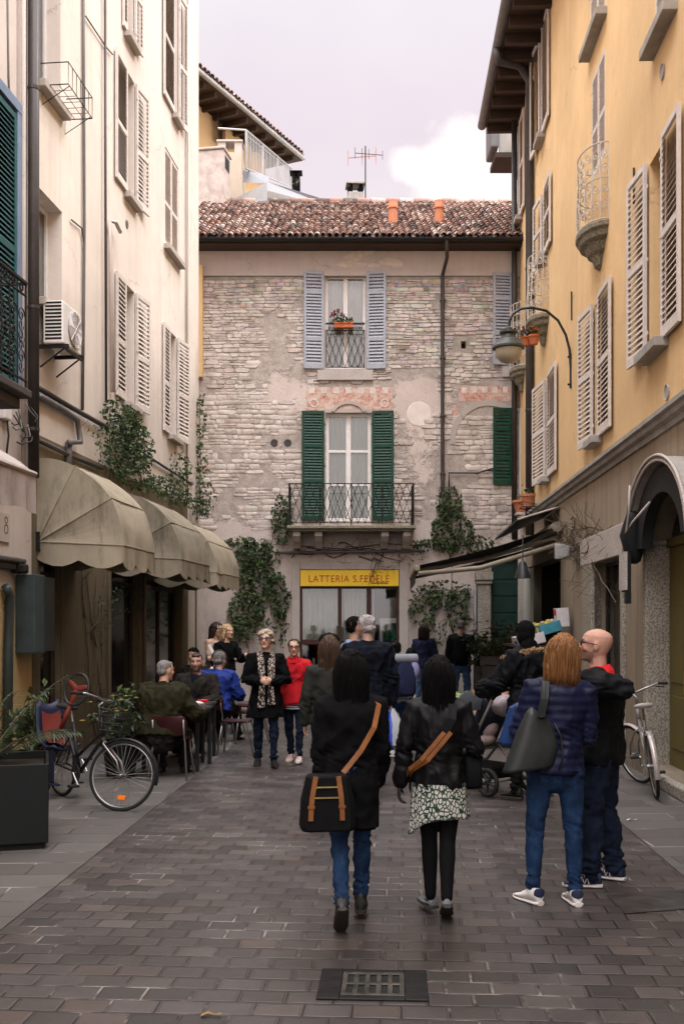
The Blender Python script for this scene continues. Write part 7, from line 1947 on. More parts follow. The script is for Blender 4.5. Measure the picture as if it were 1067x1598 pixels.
mb = MB(); mb.ellipsoid((0, 0, 0), (.13, .10, .20)); mb.build('bag_body', m_blackbag, b, smooth=True); mb = MB(); mb.tube([(.0, 0, .18), (.1, -.03, .3), (.2, 0, .36)], .012, 6); mb.build('strap', m_blackbag, b)
c = wp(p20, .14, .02, .52); b = empty('white_bag', c, R(20), 'white cloth shoulder bag hanging beside the blond person in black top', 'shoulder bag')
mb = MB(); mb.rings([[(.16 * k * math.cos(a), .06 * math.sin(a), z) for a in (2 * PI * q / 12 for q in range(12))] for k, z in ((.7, -.30), (1, -.25), (.9, 0), (.4, .14))]); mb.build('bag_body', m_white, b, smooth=True)
mb = MB(); strap(mb, [(.05, 0, .12), (-.05, -.05, .35), (-.12, -.03, .50)], .05, .01, (0, -1, .2)); mb.build('strap', m_white, b)

# ================================================================= cafe furniture
def make_table():
    t = empty('cafe_table', (0, 0, 0), 0, 't', 'table', 'dark cafe tables in a row along the left pavement')
    mb = MB(); mb.box(-.36, .36, -.38, .38, .70, .735); mb.build('tabletop', M('dark_table_top', (.045, .042, .043), .28, .25, 5, .05, spec=.5), t, bevel=.006)
    mb = MB()
    for a in (-.33, .33): mb.box(-.33, .33, a - .015, a + .015, .655, .699); mb.box(a - .015, a + .015, -.31, .31, .655, .699)
    mb.build('apron', m_darkmetal, t)
    for sx in (-1, 1):
        for sy in (-1, 1): mb = MB(); mb.box(sx * .325 - .022, sx * .325 + .022, sy * .345 - .022, sy * .345 + .022, 0, .70); mb.build('leg', m_darkmetal, t, bevel=.004)
    return t
def put(o, x, y, rz, label, first):
    c = o if first else copy_tree(o)
    c.location = (x, y, 0.004); c.rotation_euler = (0, 0, rz); c['label'] = label; return c
tb = make_table()
tabs = [(-2.02, 13.0, 'cafe table nearest the camera in front of the olive jacket'), (-2.06, 13.80, 'cafe table with papers in front of the bearded person'), (-2.12, 16.75, 'farthest cafe table beyond the bright blue jacket')]
for i, (x, y, l) in enumerate(tabs): put(tb, x, y, R(-5), l, i == 0)
def make_chair():
    t = empty('cafe_chair', (0, 0, 0), 0, 't', 'chair', 'dark red cafe chairs with grey metal legs')
    mb = MB(); n = 10
    def srow(y, z, w): return [(w * (2 * i / n - 1), y, z + .018 * (2 * i / n - 1) ** 2) for i in range(n + 1)]
    rows = [srow(.21, .425, .19), srow(.20, .445, .205), srow(0, .435, .215), srow(-.17, .44, .205)]
    mb.rings(rows, closed=False, cap=False); mb.rings([[(x, y, z - .014) for x, y, z in r] for r in rows], closed=False, cap=False); mb.build('seat', m_darkred, t, smooth=True)
    mb = MB(); rows = [[(w * (2 * i / n - 1), y + .05 * (2 * i / n - 1) ** 2, z) for i in range(n + 1)] for y, z, w in ((-.20, .50, .18), (-.215, .56, .205), (-.23, .64, .21), (-.24, .70, .19), (-.242, .72, .15))]
    mb.rings(rows, closed=False, cap=False); mb.rings([[(x, y - .014, z) for x, y, z in r] for r in rows], closed=False, cap=False); mb.build('backrest', m_darkred, t, smooth=True)
    for sx in (-1, 1):
        mb = MB(); mb.tube([(sx * .17, .17, .43), (sx * .215, .23, .0)], .011, 8); mb.build('leg', m_silver, t, smooth=True)
        mb = MB(); mb.tube([(sx * .175, -.235, .68), (sx * .175, -.19, .50), (sx * .18, -.16, .42), (sx * .22, -.27, .0)], .011, 8); mb.build('leg', m_silver, t, smooth=True)
    mb = MB(); mb.tube([(-.17, .17, .43), (.17, .17, .43)], .010, 6); mb.build('stretcher', m_silver, t)
    return t
chr_ = make_chair()
chs = [(p14.loc.x + .13, p14.loc.y + .04, -2, 'dark red chair under the olive green jacket'), (p15.loc.x, p15.loc.y + .02, 172, 'dark red chair under the bearded person'), (p16.loc.x, p16.loc.y, -18, 'dark red chair under the bright blue jacket'),
       (p17.loc.x, p17.loc.y, 120, 'dark red chair under the dark haired person in black top'), (p18.loc.x, p18.loc.y, 160, 'dark red chair by the wall under the half hidden dark haired person'),
       (-1.42, 14.35, 84, 'empty dark red chair just behind the nearest tables on the street side'), (-1.36, 15.75, 96, 'empty dark red chair beside the bright blue jacket on the street side'), (-1.50, 17.0, 80, 'empty dark red chair at the farthest cafe table on the street side')]
for i, (x, y, a, l) in enumerate(chs): put(chr_, x, y, R(a), l, i == 0)
mb = MB(); mb.box(-.10, .10, -.14, .14, 0, .012); mb.quad((-.13, -.1, .0135), (.06, -.13, .0135), (.09, .1, .0135), (-.1, .13, .0135)); tag(mb.build('menu_paper', m_white, None, loc=(-1.92, 13.72, .741), rot=(0, 0, R(20))), 'white paper lying on the table before the bearded person', 'paper')
mb = MB(); mb.lathe([(.0, 0), (.03, 0), (.038, .08), (.034, .08), (.028, .008), (0, .008)], 16); tag(mb.build('coffee_cup', m_white, None, smooth='auto', loc=(-2.06, 13.62, .741)), 'white cup on the table before the bearded person', 'cup')
mb = MB(); mb.box(-.06, .06, -.05, .05, 0, .025); tag(mb.build('red_packet', m_redscarf, None, loc=(-1.84, 13.98, .741), rot=(0, 0, R(30)), bevel=.006), 'flat red packet lying on the cafe table', 'packet')

# ================================================================= bicycles
def wheel(parent, x, z, r, reflector=None, steer=None, thick=.017, dirM=None):
    Mx = dirM or Matrix.Identity(4)
    def T(p): return Mx @ V(p)
    mb = MB(); n = 40
    def hoop(mb, rad, tr, m=8, n=n):
        for i in range(n):
            pass
        ids = []
        for i in range(n):
            a = 2 * PI * i / n
            ids.append([mb.av(T((x + (rad + tr * math.cos(b)) * math.cos(a), tr * math.sin(b), z + (rad + tr * math.cos(b)) * math.sin(a)))) for b in (2 * PI * k / m for k in range(m))])
        for i in range(n):
            A_, B_ = ids[i], ids[(i + 1) % n]
            for k in range(m): mb.af([A_[k], A_[(k + 1) % m], B_[(k + 1) % m], B_[k]])
    hoop(mb, r - thick * 2.1, .009)
    for i in range(36):
        a = 2 * PI * i / 36; b = a + (.30 if i % 2 else -.30); s_ = .022 if (i // 2) % 2 else -.022
        mb.tube([T((x + .022 * math.cos(b), s_, z + .022 * math.sin(b))), T((x + (r - .045) * math.cos(a), 0, z + (r - .045) * math.sin(a)))], .0016, 4)
    mb.chain([T((x, -.05, z)), T((x, .05, z))], .018, n=8)
    w_ = mb.build('wheel', m_silver, parent, smooth='auto')
    mb = MB(); hoop(mb, r - thick, thick, 10); mb.build('tyre', m_rubber, w_, smooth=True)
    if reflector is not None:
        a = reflector; q = r * .62; mb = MB(); mb.box(x + q * math.cos(a) - .04, x + q * math.cos(a) + .04, -.012, .012, z + q * math.sin(a) - .022, z + q * math.sin(a) + .022, M=Mx); mb.build('reflector', M('orange_reflector', (.85, .20, .02), .25, .1, 9, 0), w_, bevel=.006)
    return w_
def bicycle(name, label, loc, rz, framec, guardc, steer=0.0, wb=1.06, r=.335, lean=0, refl=None, basket=False, saddlec=None, group=None):
    b = empty(name, loc, rz, label, 'bicycle', group); b.rotation_euler = (R(lean), 0, rz)
    bb = V((.42, 0, .29)); st = V((.26, 0, .78)); hd0 = V((wb - .30, 0, .86)); hd1 = V((wb - .245, 0, .68)); ax = V((0, 0, r)); fx = V((wb, 0, r))
    mb = MB(); mb.tube([bb, st], .016, 8); mb.tube([bb, hd1], .019, 8); mb.tube([bb + V((-.04, 0, .16)), hd1 + V((-.01, 0, .06))], .016, 8); mb.tube([hd0, hd1], .021, 8)
    for sy in (-.055, .055): mb.tube([ax + V((0, sy, 0)), bb + V((0, sy * .6, 0))], .010, 6); mb.tube([ax + V((0, sy, 0)), st + V((.02, sy * .3, -.08))], .009, 6)
    mb.build('frame', framec, b, smooth=True)
    S = Matrix.Translation(hd1) @ Matrix.Rotation(steer, 4, (hd0 - hd1).normalized()) @ Matrix.Translation(-hd1)
    sm = lambda p: S @ V(p)
    mb = MB(); cr = hd1 + V((.012, 0, -.03))
    mb.tube([hd0, cr], .018, 6)
    for sy in (-.055, .055): mb.tube([sm(cr), sm(cr + V((.02, sy, -.04))), sm(fx + V((-.055, sy, .13))), sm(fx + V((0, sy, 0)))], .011, 6)
    mb.tube([sm(hd0), sm(hd0 + V((-.035, 0, .12))), sm(hd0 + V((.02, 0, .16)))], .014, 8); mb.build('fork', m_silver, b, smooth=True)
    hb = hd0 + V((.02, 0, .16)); mb = MB(); mb.tube([sm(hb + V(q)) for q in ((-.20, -.30, .03), (-.08, -.28, .04), (-.01, -.16, .02), (0, 0, 0), (-.01, .16, .02), (-.08, .28, .04), (-.20, .30, .03))], .011, 8); hbar = mb.build('handlebar', m_silver, b, smooth=True)
    for sy in (-1, 1): mb = MB(); mb.tube([sm(hb + V((-.22, sy * .302, .03))), sm(hb + V((-.10, sy * .285, .04)))], .016, 8); mb.tube([sm(hb + V((-.04, sy * .27, .01))), sm(hb + V((-.13, sy * .32, -.01)))], .006, 5); mb.build('grip', m_rubber, hbar, smooth=True)
    wheel(b, 0, r, r); wheel(b, wb, r, r, reflector=refl, dirM=S)
    for (x_, T_, a0, a1) in ((0, Matrix.Identity(4), R(20), R(195)), (wb, S, R(-10), R(130))):
        mb = MB(); rg = r + .022
        mb.rings([[T_ @ V((x_ + (rg - (.012 if abs(yy) > .02 else 0)) * math.cos(a), yy, r + (rg - (.012 if abs(yy) > .02 else 0)) * math.sin(a))) for yy in (-.028, -.018, 0, .018, .028)] for a in (a0 + (a1 - a0) * k / 18 for k in range(19))], closed=False, cap=False)
        mb.tube([T_ @ V((x_, -.03, r)), T_ @ V((x_ + rg * math.cos(a0 + .1), -.028, r + rg * math.sin(a0 + .1)))], .0035, 4); mb.tube([T_ @ V((x_, .03, r)), T_ @ V((x_ + rg * math.cos(a0 + .1), .028, r + rg * math.sin(a0 + .1)))], .0035, 4)
        mb.build('mudguard', guardc, b, smooth=True)
    mb = MB(); mb.tube([st, st + V((-.035, 0, .13))], .012, 8); mb.build('seat_post', m_silver, b)
    mb = MB(); q = st + V((-.05, 0, .145)); mb.rings([[q + V((x_, w_ * math.cos(a), .028 * math.sin(a) * k + dz)) for a in (2 * PI * i / 12 for i in range(12))] for x_, w_, k, dz in ((-.15, .04, .6, .02), (-.13, .095, 1, .012), (-.06, .10, 1.1, .008), (.02, .06, 1, .0), (.10, .028, .8, 0), (.14, .015, .5, -.004))]); mb.build('saddle', saddlec or m_rubber, b, smooth=True)
    mb = MB(); mb.lathe([(.085, -.006), (.09, 0), (.085, .006), (.0, .004)], 24); cw = mb.build('chainring', m_darkmetal, b, loc=bb + V((0, -.045, 0)), rot=(R(90), 0, 0))
    for sy, an in ((-1, R(-40)), (1, R(140))):
        d_ = V((math.cos(an), 0, math.sin(an))) * .17; mb = MB(); mb.tube([bb + V((0, sy * .05, 0)), bb + V((0, sy * .075, 0)), bb + d_ + V((0, sy * .085, 0))], .009, 6); mb.build('crank', m_silver, b)
        mb = MB(); q = bb + d_ + V((0, sy * .135, 0)); mb.box(q.x - .045, q.x + .045, q.y - .045, q.y + .045, q.z - .012, q.z + .012); mb.build('pedal', m_rubber, b, bevel=.005)
    mb = MB(); mb.tube([V((-.12, -.05, r + .33)), V((.22, -.05, r + .36))], .007, 5); mb.tube([V((-.12, .05, r + .33)), V((.22, .05, r + .36))], .007, 5); mb.tube([V((-.12, -.05, r + .33)), V((-.12, .05, r + .33))], .007, 5)
    for sy in (-.06, .06): mb.tube([V((-.06, sy * .9, r + .335)), V((0, sy, r))], .006, 5)
    mb.build('carrier', m_silver, b)
    if basket:
        mb = MB(); o_ = hb + V((.14, 0, -.08))
        for z in (-.2, -.13, -.06, 0): k = 1 + z * .8; mb.tube([sm(o_ + V((sx * .12 * k, sy * .17 * k, z))) for sx, sy in ((-1, -1), (1, -1), (1, 1), (-1, 1), (-1, -1))], .006, 5)
        for i in range(8):
            y_ = -.17 + .34 * i / 7
            mb.tube([sm(o_ + V((-.12, y_, 0))), sm(o_ + V((-.10, y_ * .84, -.2))), sm(o_ + V((.10, y_ * .84, -.2))), sm(o_ + V((.12, y_, 0)))], .004, 4)
        mb.build('basket', m_darkmetal, b)
    return b
fw_ = gp(181, 1267); rw_ = gp(96, 1243)
rz = math.atan2(fw_.y - rw_.y, fw_.x - rw_.x)
bk = bicycle('bicycle', 'dark bicycle with child seat and orange spoke reflector beside the black planter', (rw_.x, rw_.y, .004), rz, m_darkmetal, m_darkmetal, steer=R(40), refl=R(-84), lean=0, basket=True, wb=math.dist(fw_[:], rw_[:]) * 1.0)
cs = empty('child_seat', V((rw_.x, rw_.y, 0)) + Matrix.Rotation(rz, 3, 'Z') @ V((-.06, 0, .50)), rz, 'blue child bicycle seat with red cushion fixed behind the dark bicycle saddle', 'child seat')
m_cblue = M('dark_blue_plastic', (.008, .012, .035), .5, .25, 6, .05); m_cred = M('red_cushion', (.13, .016, .010), .7, .2, 7, .2)
mb = MB(); mb.rings([[(x, w_ * t, z + .05 * abs(t) ** 2) for t in (-1, -.7, -.3, .3, .7, 1)] for x, w_, z in ((.20, .14, .0), (.05, .16, -.02), (-.12, .16, .02), (-.18, .16, .15), (-.22, .15, .36), (-.23, .10, .43))], closed=False, cap=False); o_ = mb.build('seat_shell', m_cblue, cs, smooth=True)
sm_ = o_.modifiers.new('thick', 'SOLIDIFY'); sm_.thickness = .02
mb = MB(); mb.rings([[(x, w_ * t, z + .04 * t ** 2) for t in (-1, -.5, 0, .5, 1)] for x, w_, z in ((.17, .10, .03), (.02, .11, .015), (-.09, .11, .05), (-.145, .11, .16), (-.18, .10, .33))], closed=False, cap=False); mb.build('cushion', m_cred, cs, smooth=True)
for sy in (-1, 1): mb = MB(); mb.box(.06, .16, sy * .13 - .012, sy * .13 + .012, -.34, .0); mb.box(.10, .24, sy * .13 - .04, sy * .13 + .04, -.36, -.341); mb.build('foot_rest', m_cblue, cs, bevel=.012)
tw = at(120, 1076, 10.25)
wl_ = empty('toy_steering_wheel', tw, R(-20), 'toy steering wheel with red spokes and black rim on a stalk above the child seat', 'toy wheel')
wl_.rotation_euler = (R(-15), R(10), R(-18))
mb = MB(); rs = [[((.125 + .014 * math.cos(b)) * math.cos(a), .014 * math.sin(b), (.155 + .014 * math.cos(b)) * math.sin(a)) for b in (2 * PI * k / 8 for k in range(8))] for a in (2 * PI * i / 30 for i in range(31))]; mb.rings(rs, cap=False); mb.build('rim', m_darkmetal, wl_, smooth=True)
for q in ((-.11, .07), (.11, .05), (-.02, -.14)):
    mb = MB(); mb.chain([(0, 0, 0), (q[0], 0, q[1])], [(.035, .012), (.022, .010)], n=8, ref=(q[1], 0, -q[0])); mb.build('spoke', m_cred, wl_, smooth=True)
mb = MB(); mb.tube([(-.02, .01, -.14), (-.06, .03, -.40)], .022, 8); mb.build('stalk', m_cred, wl_, smooth=True)
# silver bicycle leaning by the portal (seen from behind)
rp_ = gp(1015, 1254); fp_ = V((3.12, 11.45, 0))
bicycle('bicycle', 'silver city bicycle with chrome mudguards leaning beside the stone door jamb', (rp_.x + .13, rp_.y + .25, .004), math.atan2(fp_.y - rp_.y, fp_.x - rp_.x) - R(5), M('silver_paint', (.30, .28, .27), .35, .15, 6, .05, metal=.4), M('pale_chrome', (.40, .345, .33), .3, .12, 8, .05, metal=.3), steer=R(28), lean=-7, saddlec=M('grey_saddle', (.34, .31, .28), .5, .2, 7, .1))

# ================================================================= planter with palm, pots along the left wall
pr = gp(76, 1326)
pl = empty('planter', (pr.x - .46 * .96 - .46 * .276, pr.y + .46 * .96 - .46 * .276, 0), R(16), 'tall square black planter at the left edge with a palm', 'planter')
mb = MB()
def sq(k, z): return [(sx * k, sy * k, z) for sx, sy in ((-1, -1), (1, -1), (1, 1), (-1, 1))]
mb.rings([sq(.45, .05), sq(.46, .06), sq(.465, .675), sq(.44, .675), sq(.435, .60)]); mb.build('pot', m_planter, pl, bevel=.006)
mb = MB(); mb.box(-.43, .43, -.43, .43, .0, .049); mb.build('plinth', m_dark, pl); mb = MB(); mb.box(-.43, .43, -.43, .43, .55, .61); mb.build('soil', m_soil, pl)
def palm(name, label, c, n, L, seed, spread=1.0, lean=(0, 0), lw=.03, ll=.22, up=1.0):
    rnd = random.Random(seed); rt = empty(name, c, 0, label, 'palm'); st = MB(); fo = MB()
    for i in range(n):
        a = 2 * PI * i / n + rnd.uniform(-.3, .3); el = rnd.uniform(.35, 1.25) * up; l = L * rnd.uniform(.7, 1.1)
        d = V((math.cos(a) * math.cos(el) + lean[0], math.sin(a) * math.cos(el) + lean[1], math.sin(el))).normalized(); pts = []; p_ = V((0, 0, 0)); dd_ = d.copy()
        k = 16
        for j in range(k + 1): pts.append(p_.copy()); p_ = p_ + dd_ * l / k; dd_ = (dd_ + V((0, 0, -.07 * spread))).normalized()
        st.chain(pts, [(.008 * (1 - .8 * j / k),) * 2 for j in range(k + 1)], n=5)
        for j in range(4, k + 1):
            t = (pts[j] - pts[j - 1]).normalized(); s_ = t.cross(V((0, 0, 1)));
            if s_.length < .1: continue
            s_.normalize()
            for sg in (-1, 1):
                for h_ in (0, .5):
                    q = pts[j - 1].lerp(pts[j], h_); leaf(fo, q, (t * .75 + s_ * sg * .8 - V((0, 0, .25))), V((0, 0, 1)), ll * (1.15 - abs(j / k - .5)) * rnd.uniform(.8, 1.1), lw, sc(rnd.choice(GREENS), rnd.uniform(.7, 1.3)), .1)
    st.build('stalk', m_stem, rt, smooth=True); fo.build('frond', m_leaf, rt); return rt
palm('palm', 'feathery green palm growing in the square black planter', (pr.x - .62, pr.y + .35, .60), 10, 1.05, 3, .75, lean=(.22, 0), lw=.02, ll=.19)
fr = MB()
def pot_plant(label, x, y, r, h, kind, seed, pot=None, fl=None, name='potted_plant'):
    rnd = random.Random(seed); rt = empty(name, (x, y, .004), 0, label, 'potted plant')
    mb = MB(); mb.lathe([(r * .72, 0), (r * .95, h * .85), (r * 1.08, h * .86), (r * 1.08, h), (r * .95, h), (r * .92, h * .9), (0, h * .88)], 18); mb.build('pot', pot or m_terracotta, rt, smooth='auto')
    fo = MB(); st = MB()
    for i in range(kind[0]):
        a = rnd.uniform(0, 2 * PI); el = rnd.uniform(.4, 1.5); L = kind[1] * rnd.uniform(.6, 1.1); d = V((math.cos(a) * math.cos(el), math.sin(a) * math.cos(el), math.sin(el)))
        p_ = V((0, 0, h * .9)); q = p_ + d * L; st.tube(wander(rnd, p_, q, 5, .06), .005, 4)
        for j in range(kind[2]):
            t = rnd.uniform(.35, 1.05); leaf(fo, p_.lerp(q, t) + rv(rnd, .03), (d * .3 + rv(rnd, 1)).normalized(), (V((0, 0, 1)) + rv(rnd, .6)).normalized(), kind[3] * rnd.uniform(.7, 1.2), kind[3] * .5, sc(rnd.choice(GREENS), rnd.uniform(.7, 1.4)))
    st.build('stem', m_stem, rt); fo.build('foliage', m_leaf, rt)
    if fl:
        mb = MB()
        for i in range(fl[1]):
            a = rnd.uniform(0, 2 * PI); t = rnd.random() ** .5; q = V((math.cos(a) * t * kind[1] * .8, math.sin(a) * t * kind[1] * .8, h + kind[1] * rnd.uniform(.35, .95)))
            for k in range(6): leaf(mb, q, (V((math.cos(k * 1.05), math.sin(k * 1.05), .35)) + rv(rnd, .15)), V((0, 0, 1)), fl[2], fl[2] * .8, sc(fl[0], rnd.uniform(.75, 1.2)), .2)
        mb.build('flower', m_leaf, rt)
    return rt
pot_plant('bushy plant with small yellow flowers by the pillar behind the bicycle', -2.55, 12.2, .22, .42, (26, .55, 12, .10), 5, m_planter, ((.55, .40, .10), 26, .035))
pot_plant('dark leafy pot plant between the bicycle and the olive jacket', -2.75, 13.6, .22, .40, (26, .60, 12, .11), 6, m_planter, ((.42, .34, .14), 10, .03))
pot_plant('low leafy pot plant under the electric cabinet', -3.3, 11.3, .25, .40, (24, .7, 10, .13), 7, m_planter)
pot_plant('large terracotta pot with ivy against the stone house wall left of the shop', fu(425), 23.4, .26, .46, (16, .40, 10, .09), 8)
pot_plant('plant with orange and white flowers outside the greengrocer', X(775, 20.0), 20.0, .30, 1.15, (30, .75, 12, .12), 9, M('dark_stand', (.05, .04, .035), .8, .3, 6, .2), ((.62, .22, .06), 26, .07))
pot_plant('leafy green plant on the ground beside the pilaster', X(762, 21.5), 21.5, .28, .9, (30, .7, 12, .13), 10, M('dark_stand2', (.05, .045, .04), .8, .3, 6, .2), ((.6, .5, .45), 12, .05))
# flower pots on sills and balconies
def small_pot(label, w, r, h, m, leaves, fl=None, seed=1, name='flower_pot', box=None):
    rnd = random.Random(seed); rt = empty(name, w, 0, label, 'flower pot'); mb = MB()
    if box: mb.box(-box[0], box[0], -box[1], box[1], 0, h); mb.box(-box[0] - .012, box[0] + .012, -box[1] - .012, box[1] + .012, h - .03, h + .002); rt.rotation_euler = (0, 0, box[2])
    else: mb.lathe([(r * .7, 0), (r * .95, h * .8), (r * 1.1, h * .81), (r * 1.1, h), (r * .9, h), (0, h * .9)], 16)
    mb.build('pot', m, rt, smooth=False if box else 'auto')
    fo = MB(); W_ = box[0] if box else r
    for i in range(leaves):
        q = V((rnd.uniform(-W_, W_), rnd.uniform(-r, r), h + abs(rnd.gauss(0, .07)))); leaf(fo, q, rv(rnd, 1) + V((0, 0, .3)), V((0, 0, 1)) + rv(rnd, .5), .07, .05, sc(rnd.choice(GREENS), rnd.uniform(.7, 1.4)))
    if leaves: fo.build('foliage', m_leaf, rt)
    if fl:
        mb = MB()
        for q in fl[1]:
            for k in range(16): mb.col = sc(fl[0], rnd.uniform(.6, 1.2)); p_ = V(q) + rv(rnd, .035); leaf(mb, p_, rv(rnd, 1), rv(rnd, 1), .05, .045, mb.col)
        mb.build('flower', m_leaf, rt)
    return rt
small_pot('terracotta window box with dark red geraniums on the upper window railing', FF.world(fu(536), .10, fv(514)), .10, .115, m_terracotta, 90, ((.30, .012, .05), [(-.20, 0, .34), (-.12, 0, .38), (-.02, .02, .31), (-.25, 0, .29)]), 3, box=(.21, .075, 0))
q = RF.world(RU(848), .30, RV(848, 771, .3)); small_pot('orange flower pot on an iron ring fixed to the yellow wall', q, .13, .24, m_orangeclay, 14, seed=4)
mb = MB(); q0 = q; 
rk = empty('pot_bracket', q0 + V((0, 0, -.02)), RF.rz, 'small iron shelf holding the orange flower pot on the yellow wall', 'bracket'); mb.tube([(-.2, .3, 0), (-.2, -.15, 0), (.2, -.15, 0), (.2, .3, 0)], .009, 5); mb.tube([(-.2, 0, 0), (.2, 0, 0)], .007, 5); mb.tube([(-.2, .3, .02), (-.2, -.15, .10), (.2, -.15, .10), (.2, .3, .02)], .006, 5); mb.build('shelf', m_iron, rk); mb = MB(); mb.tube([(0, .3, -.2), (0, -.15, 0)], .008, 5); mb.build('brace', m_iron, rk)
q = at(814, 800, 22.9); small_pot('orange clay pot on top of a white post beside the downpipe', q, .20, .26, m_orangeclay, 10, seed=5)
post = empty('white_post', (q.x, q.y, 0), 0, 'slim white post with clutter rising above the charcoal awning', 'post'); mb = MB(); mb.box(-.08, .08, -.08, .08, 0, q.z - .001); mb.build('shaft', m_whitestone, post, bevel=.01); mb = MB(); mb.box(-.14, .14, -.14, .14, q.z - .06, q.z - .002); mb.build('cap', m_whitestone, post, bevel=.01)
for k, (px_, py_) in enumerate(((846, 492), (860, 490))):
    q = RF.world(RU(px_), .32, RV(px_, py_, .3)); small_pot(['pot with pink flowers at the far side of the small balconette', 'pot with green and orange plant at the near side of the small balconette'][k], q, .10, .17, m_terracotta, 60, (((.45, .10, .22), (.45, .16, .05))[k], [(0, 0, .28), (.06, .02, .25), (-.06, 0, .30)]), 20 + k)
# small red pot plant by the girl (terracotta bowl on stand)
# ================================================================= greengrocer display
def crate(label, loc, rz, tilt, w, d_, h, m, fill, seed, cat='crate', name='produce_crate', logo=None):
    rnd = random.Random(seed); c = empty(name, loc, rz, label, cat, None); c.rotation_euler = (R(tilt), 0, rz); t = .014
    mb = MB(); mb.box(-w / 2, w / 2, -d_ / 2, d_ / 2, 0, t); mb.box(-w / 2, w / 2, -d_ / 2, -d_ / 2 + t, t, h); mb.box(-w / 2, w / 2, d_ / 2 - t, d_ / 2, t, h); mb.box(-w / 2, -w / 2 + t, -d_ / 2 + t, d_ / 2 - t, t, h); mb.box(w / 2 - t, w / 2, -d_ / 2 + t, d_ / 2 - t, t, h); mb.build('box', m, c, bevel=.004)
    if logo:
        for lm, x0_, x1_, z0_, z1_ in logo: mb = MB(); mb.box(x0_ * w, x1_ * w, -d_ / 2 - .003, -d_ / 2 - .001, z0_ * h, z1_ * h); mb.build('printed_band', lm, c)
    if fill:
        mb = MB()
        for i in range(fill[1]):
            mb.col = sc(rnd.choice(fill[0]), rnd.uniform(.75, 1.15)); r_ = fill[2] * rnd.uniform(.8, 1.15); mb.ellipsoid((rnd.uniform(-w / 2 + .05, w / 2 - .05), rnd.uniform(-d_ / 2 + .05, d_ / 2 - .05), h * .72 + rnd.uniform(0, .05)), (r_, r_, r_ * .9), 9, 6)
        mb.build('produce', m_fruit, c, smooth=True)
    return c
m_fruit = M('fruit_skin', (1, 1, 1), .45, .2, 20, .05, attr=True, spec=.4)
m_card = M('pale_cardboard', (.45, .36, .28), .85, .15, 6, .1); m_greencrate = M('green_crate', (.03, .10, .05), .6, .2, 8, .1); m_cartonw = M('white_carton', (.60, .57, .58), .7, .1, 8, .05); m_cartonb = M('teal_carton', (.05, .24, .30), .7, .25, 8, .05); m_blueprint = M('blue_print', (.03, .05, .30), .7, .2, 8, 0); m_redprint = M('red_print', (.42, .03, .05), .7, .2, 8, 0)
gx_, gy_ = X(760, 15.5), 15.5
stand = empty('market_stand', (gx_ + .35, gy_, 0), R(0), 'low market stand carrying crates of fruit in front of the greengrocer', 'stand')
mb = MB(); mb.box(-.85, .85, -.45, .45, .48, .53); mb.build('shelf', m_wood, stand, bevel=.008)
for sx in (-1, 1):
    for sy in (-1, 1): mb = MB(); mb.box(sx * .78 - .03, sx * .78 + .03, sy * .38 - .03, sy * .38 + .03, 0, .479); mb.build('leg', m_wood, stand, bevel=.004)
mb = MB(); mb.box(-.86, .86, -.475, -.452, .14, .56); mb.build('front_board', m_card, stand, bevel=.004)
crate('green crate of pale lettuce and vegetables at the left end of the stand', (gx_ - .25, gy_, .535), 0, 10, .52, .62, .16, m_greencrate, ([(.10, .16, .04), (.16, .22, .07), (.4, .4, .25)], 34, .06), 1)
crate('green crate of yellow and red fruit in the middle of the stand', (gx_ + .33, gy_, .535), 0, 10, .52, .62, .16, m_greencrate, ([(.75, .42, .02), (.70, .30, .02), (.5, .03, .02)], 40, .05), 2)
crate('crate of pink and white produce at the right end of the stand', (gx_ + .90, gy_, .535), 0, 10, .50, .62, .16, m_card, ([(.50, .22, .20), (.62, .52, .48), (.45, .10, .10)], 34, .055), 3)
# sloping shelf of cartons against the wall
rk0 = Rw(850, 1092, .55); rkz = 1.12
rack = empty('display_rack', (rk0.x + .12, 17.9, 0), RF.rz, 'sloping display rack with coloured cartons at the greengrocer entrance', 'rack')
mb = MB(); mb.box(-1.2, 1.2, -.45, .25, 1.38, 1.42); mb.build('shelf', m_wood, rack); mb = MB()
for x in (-1.1, 0, 1.1): mb = MB(); mb.box(x - .03, x + .03, -.40, .2, 0, 1.379); mb.build('support', m_wood, rack)
def rackpt(x, y, z): return rack.matrix_basis @ V((x, y, z))
crate('long white carton with blue print on the front of the display rack', rackpt(.55, -.2, 1.425), RF.rz, 14, .95, .42, .17, m_cartonw, None, 4, 'carton', 'carton', [(m_blueprint, -.15, .25, .35, .62), (m_redprint, -.45, -.25, .2, .35)])
crate('teal and yellow printed carton behind the white one on the display rack', rackpt(.35, .12, 1.62), RF.rz, 16, 1.1, .34, .17, m_cartonb, ([(.5, .4, .05), (.45, .3, .2)], 14, .05), 5, 'carton', 'carton', [(m_signyellow, .1, .3, .2, .8), (m_redprint, -.4, -.2, .3, .6)])
crate('small white box with red top standing at the back of the display rack', rackpt(.75, .30, 1.72), RF.rz, 4, .28, .2, .30, m_cartonw, None, 6, 'carton', 'carton', [(m_redprint, -.4, .4, .62, .96), (m_blueprint, -.3, .3, .1, .3)])
# packets in the stone framed shop window
for i in range(2):
    sg = RF.world(RU(952) + (-.3 + .6 * i), -.44, shopB[2] + .35 + .55 * 0 + .026); rnd = random.Random(40 + i)
    o_ = crate(['white and blue tray of yellow packets low in the stone framed shop window, far half', 'white and blue tray of yellow packets low in the stone framed shop window, near half'][i], sg, RF.rz, 12, .5, .26, .12, m_cartonw, ([(.6, .35, .03), (.5, .06, .03), (.08, .2, .08)], 16, .04), 50 + i, 'tray', 'packet_tray', [(m_blueprint, -.1, .45, .1, .9)])
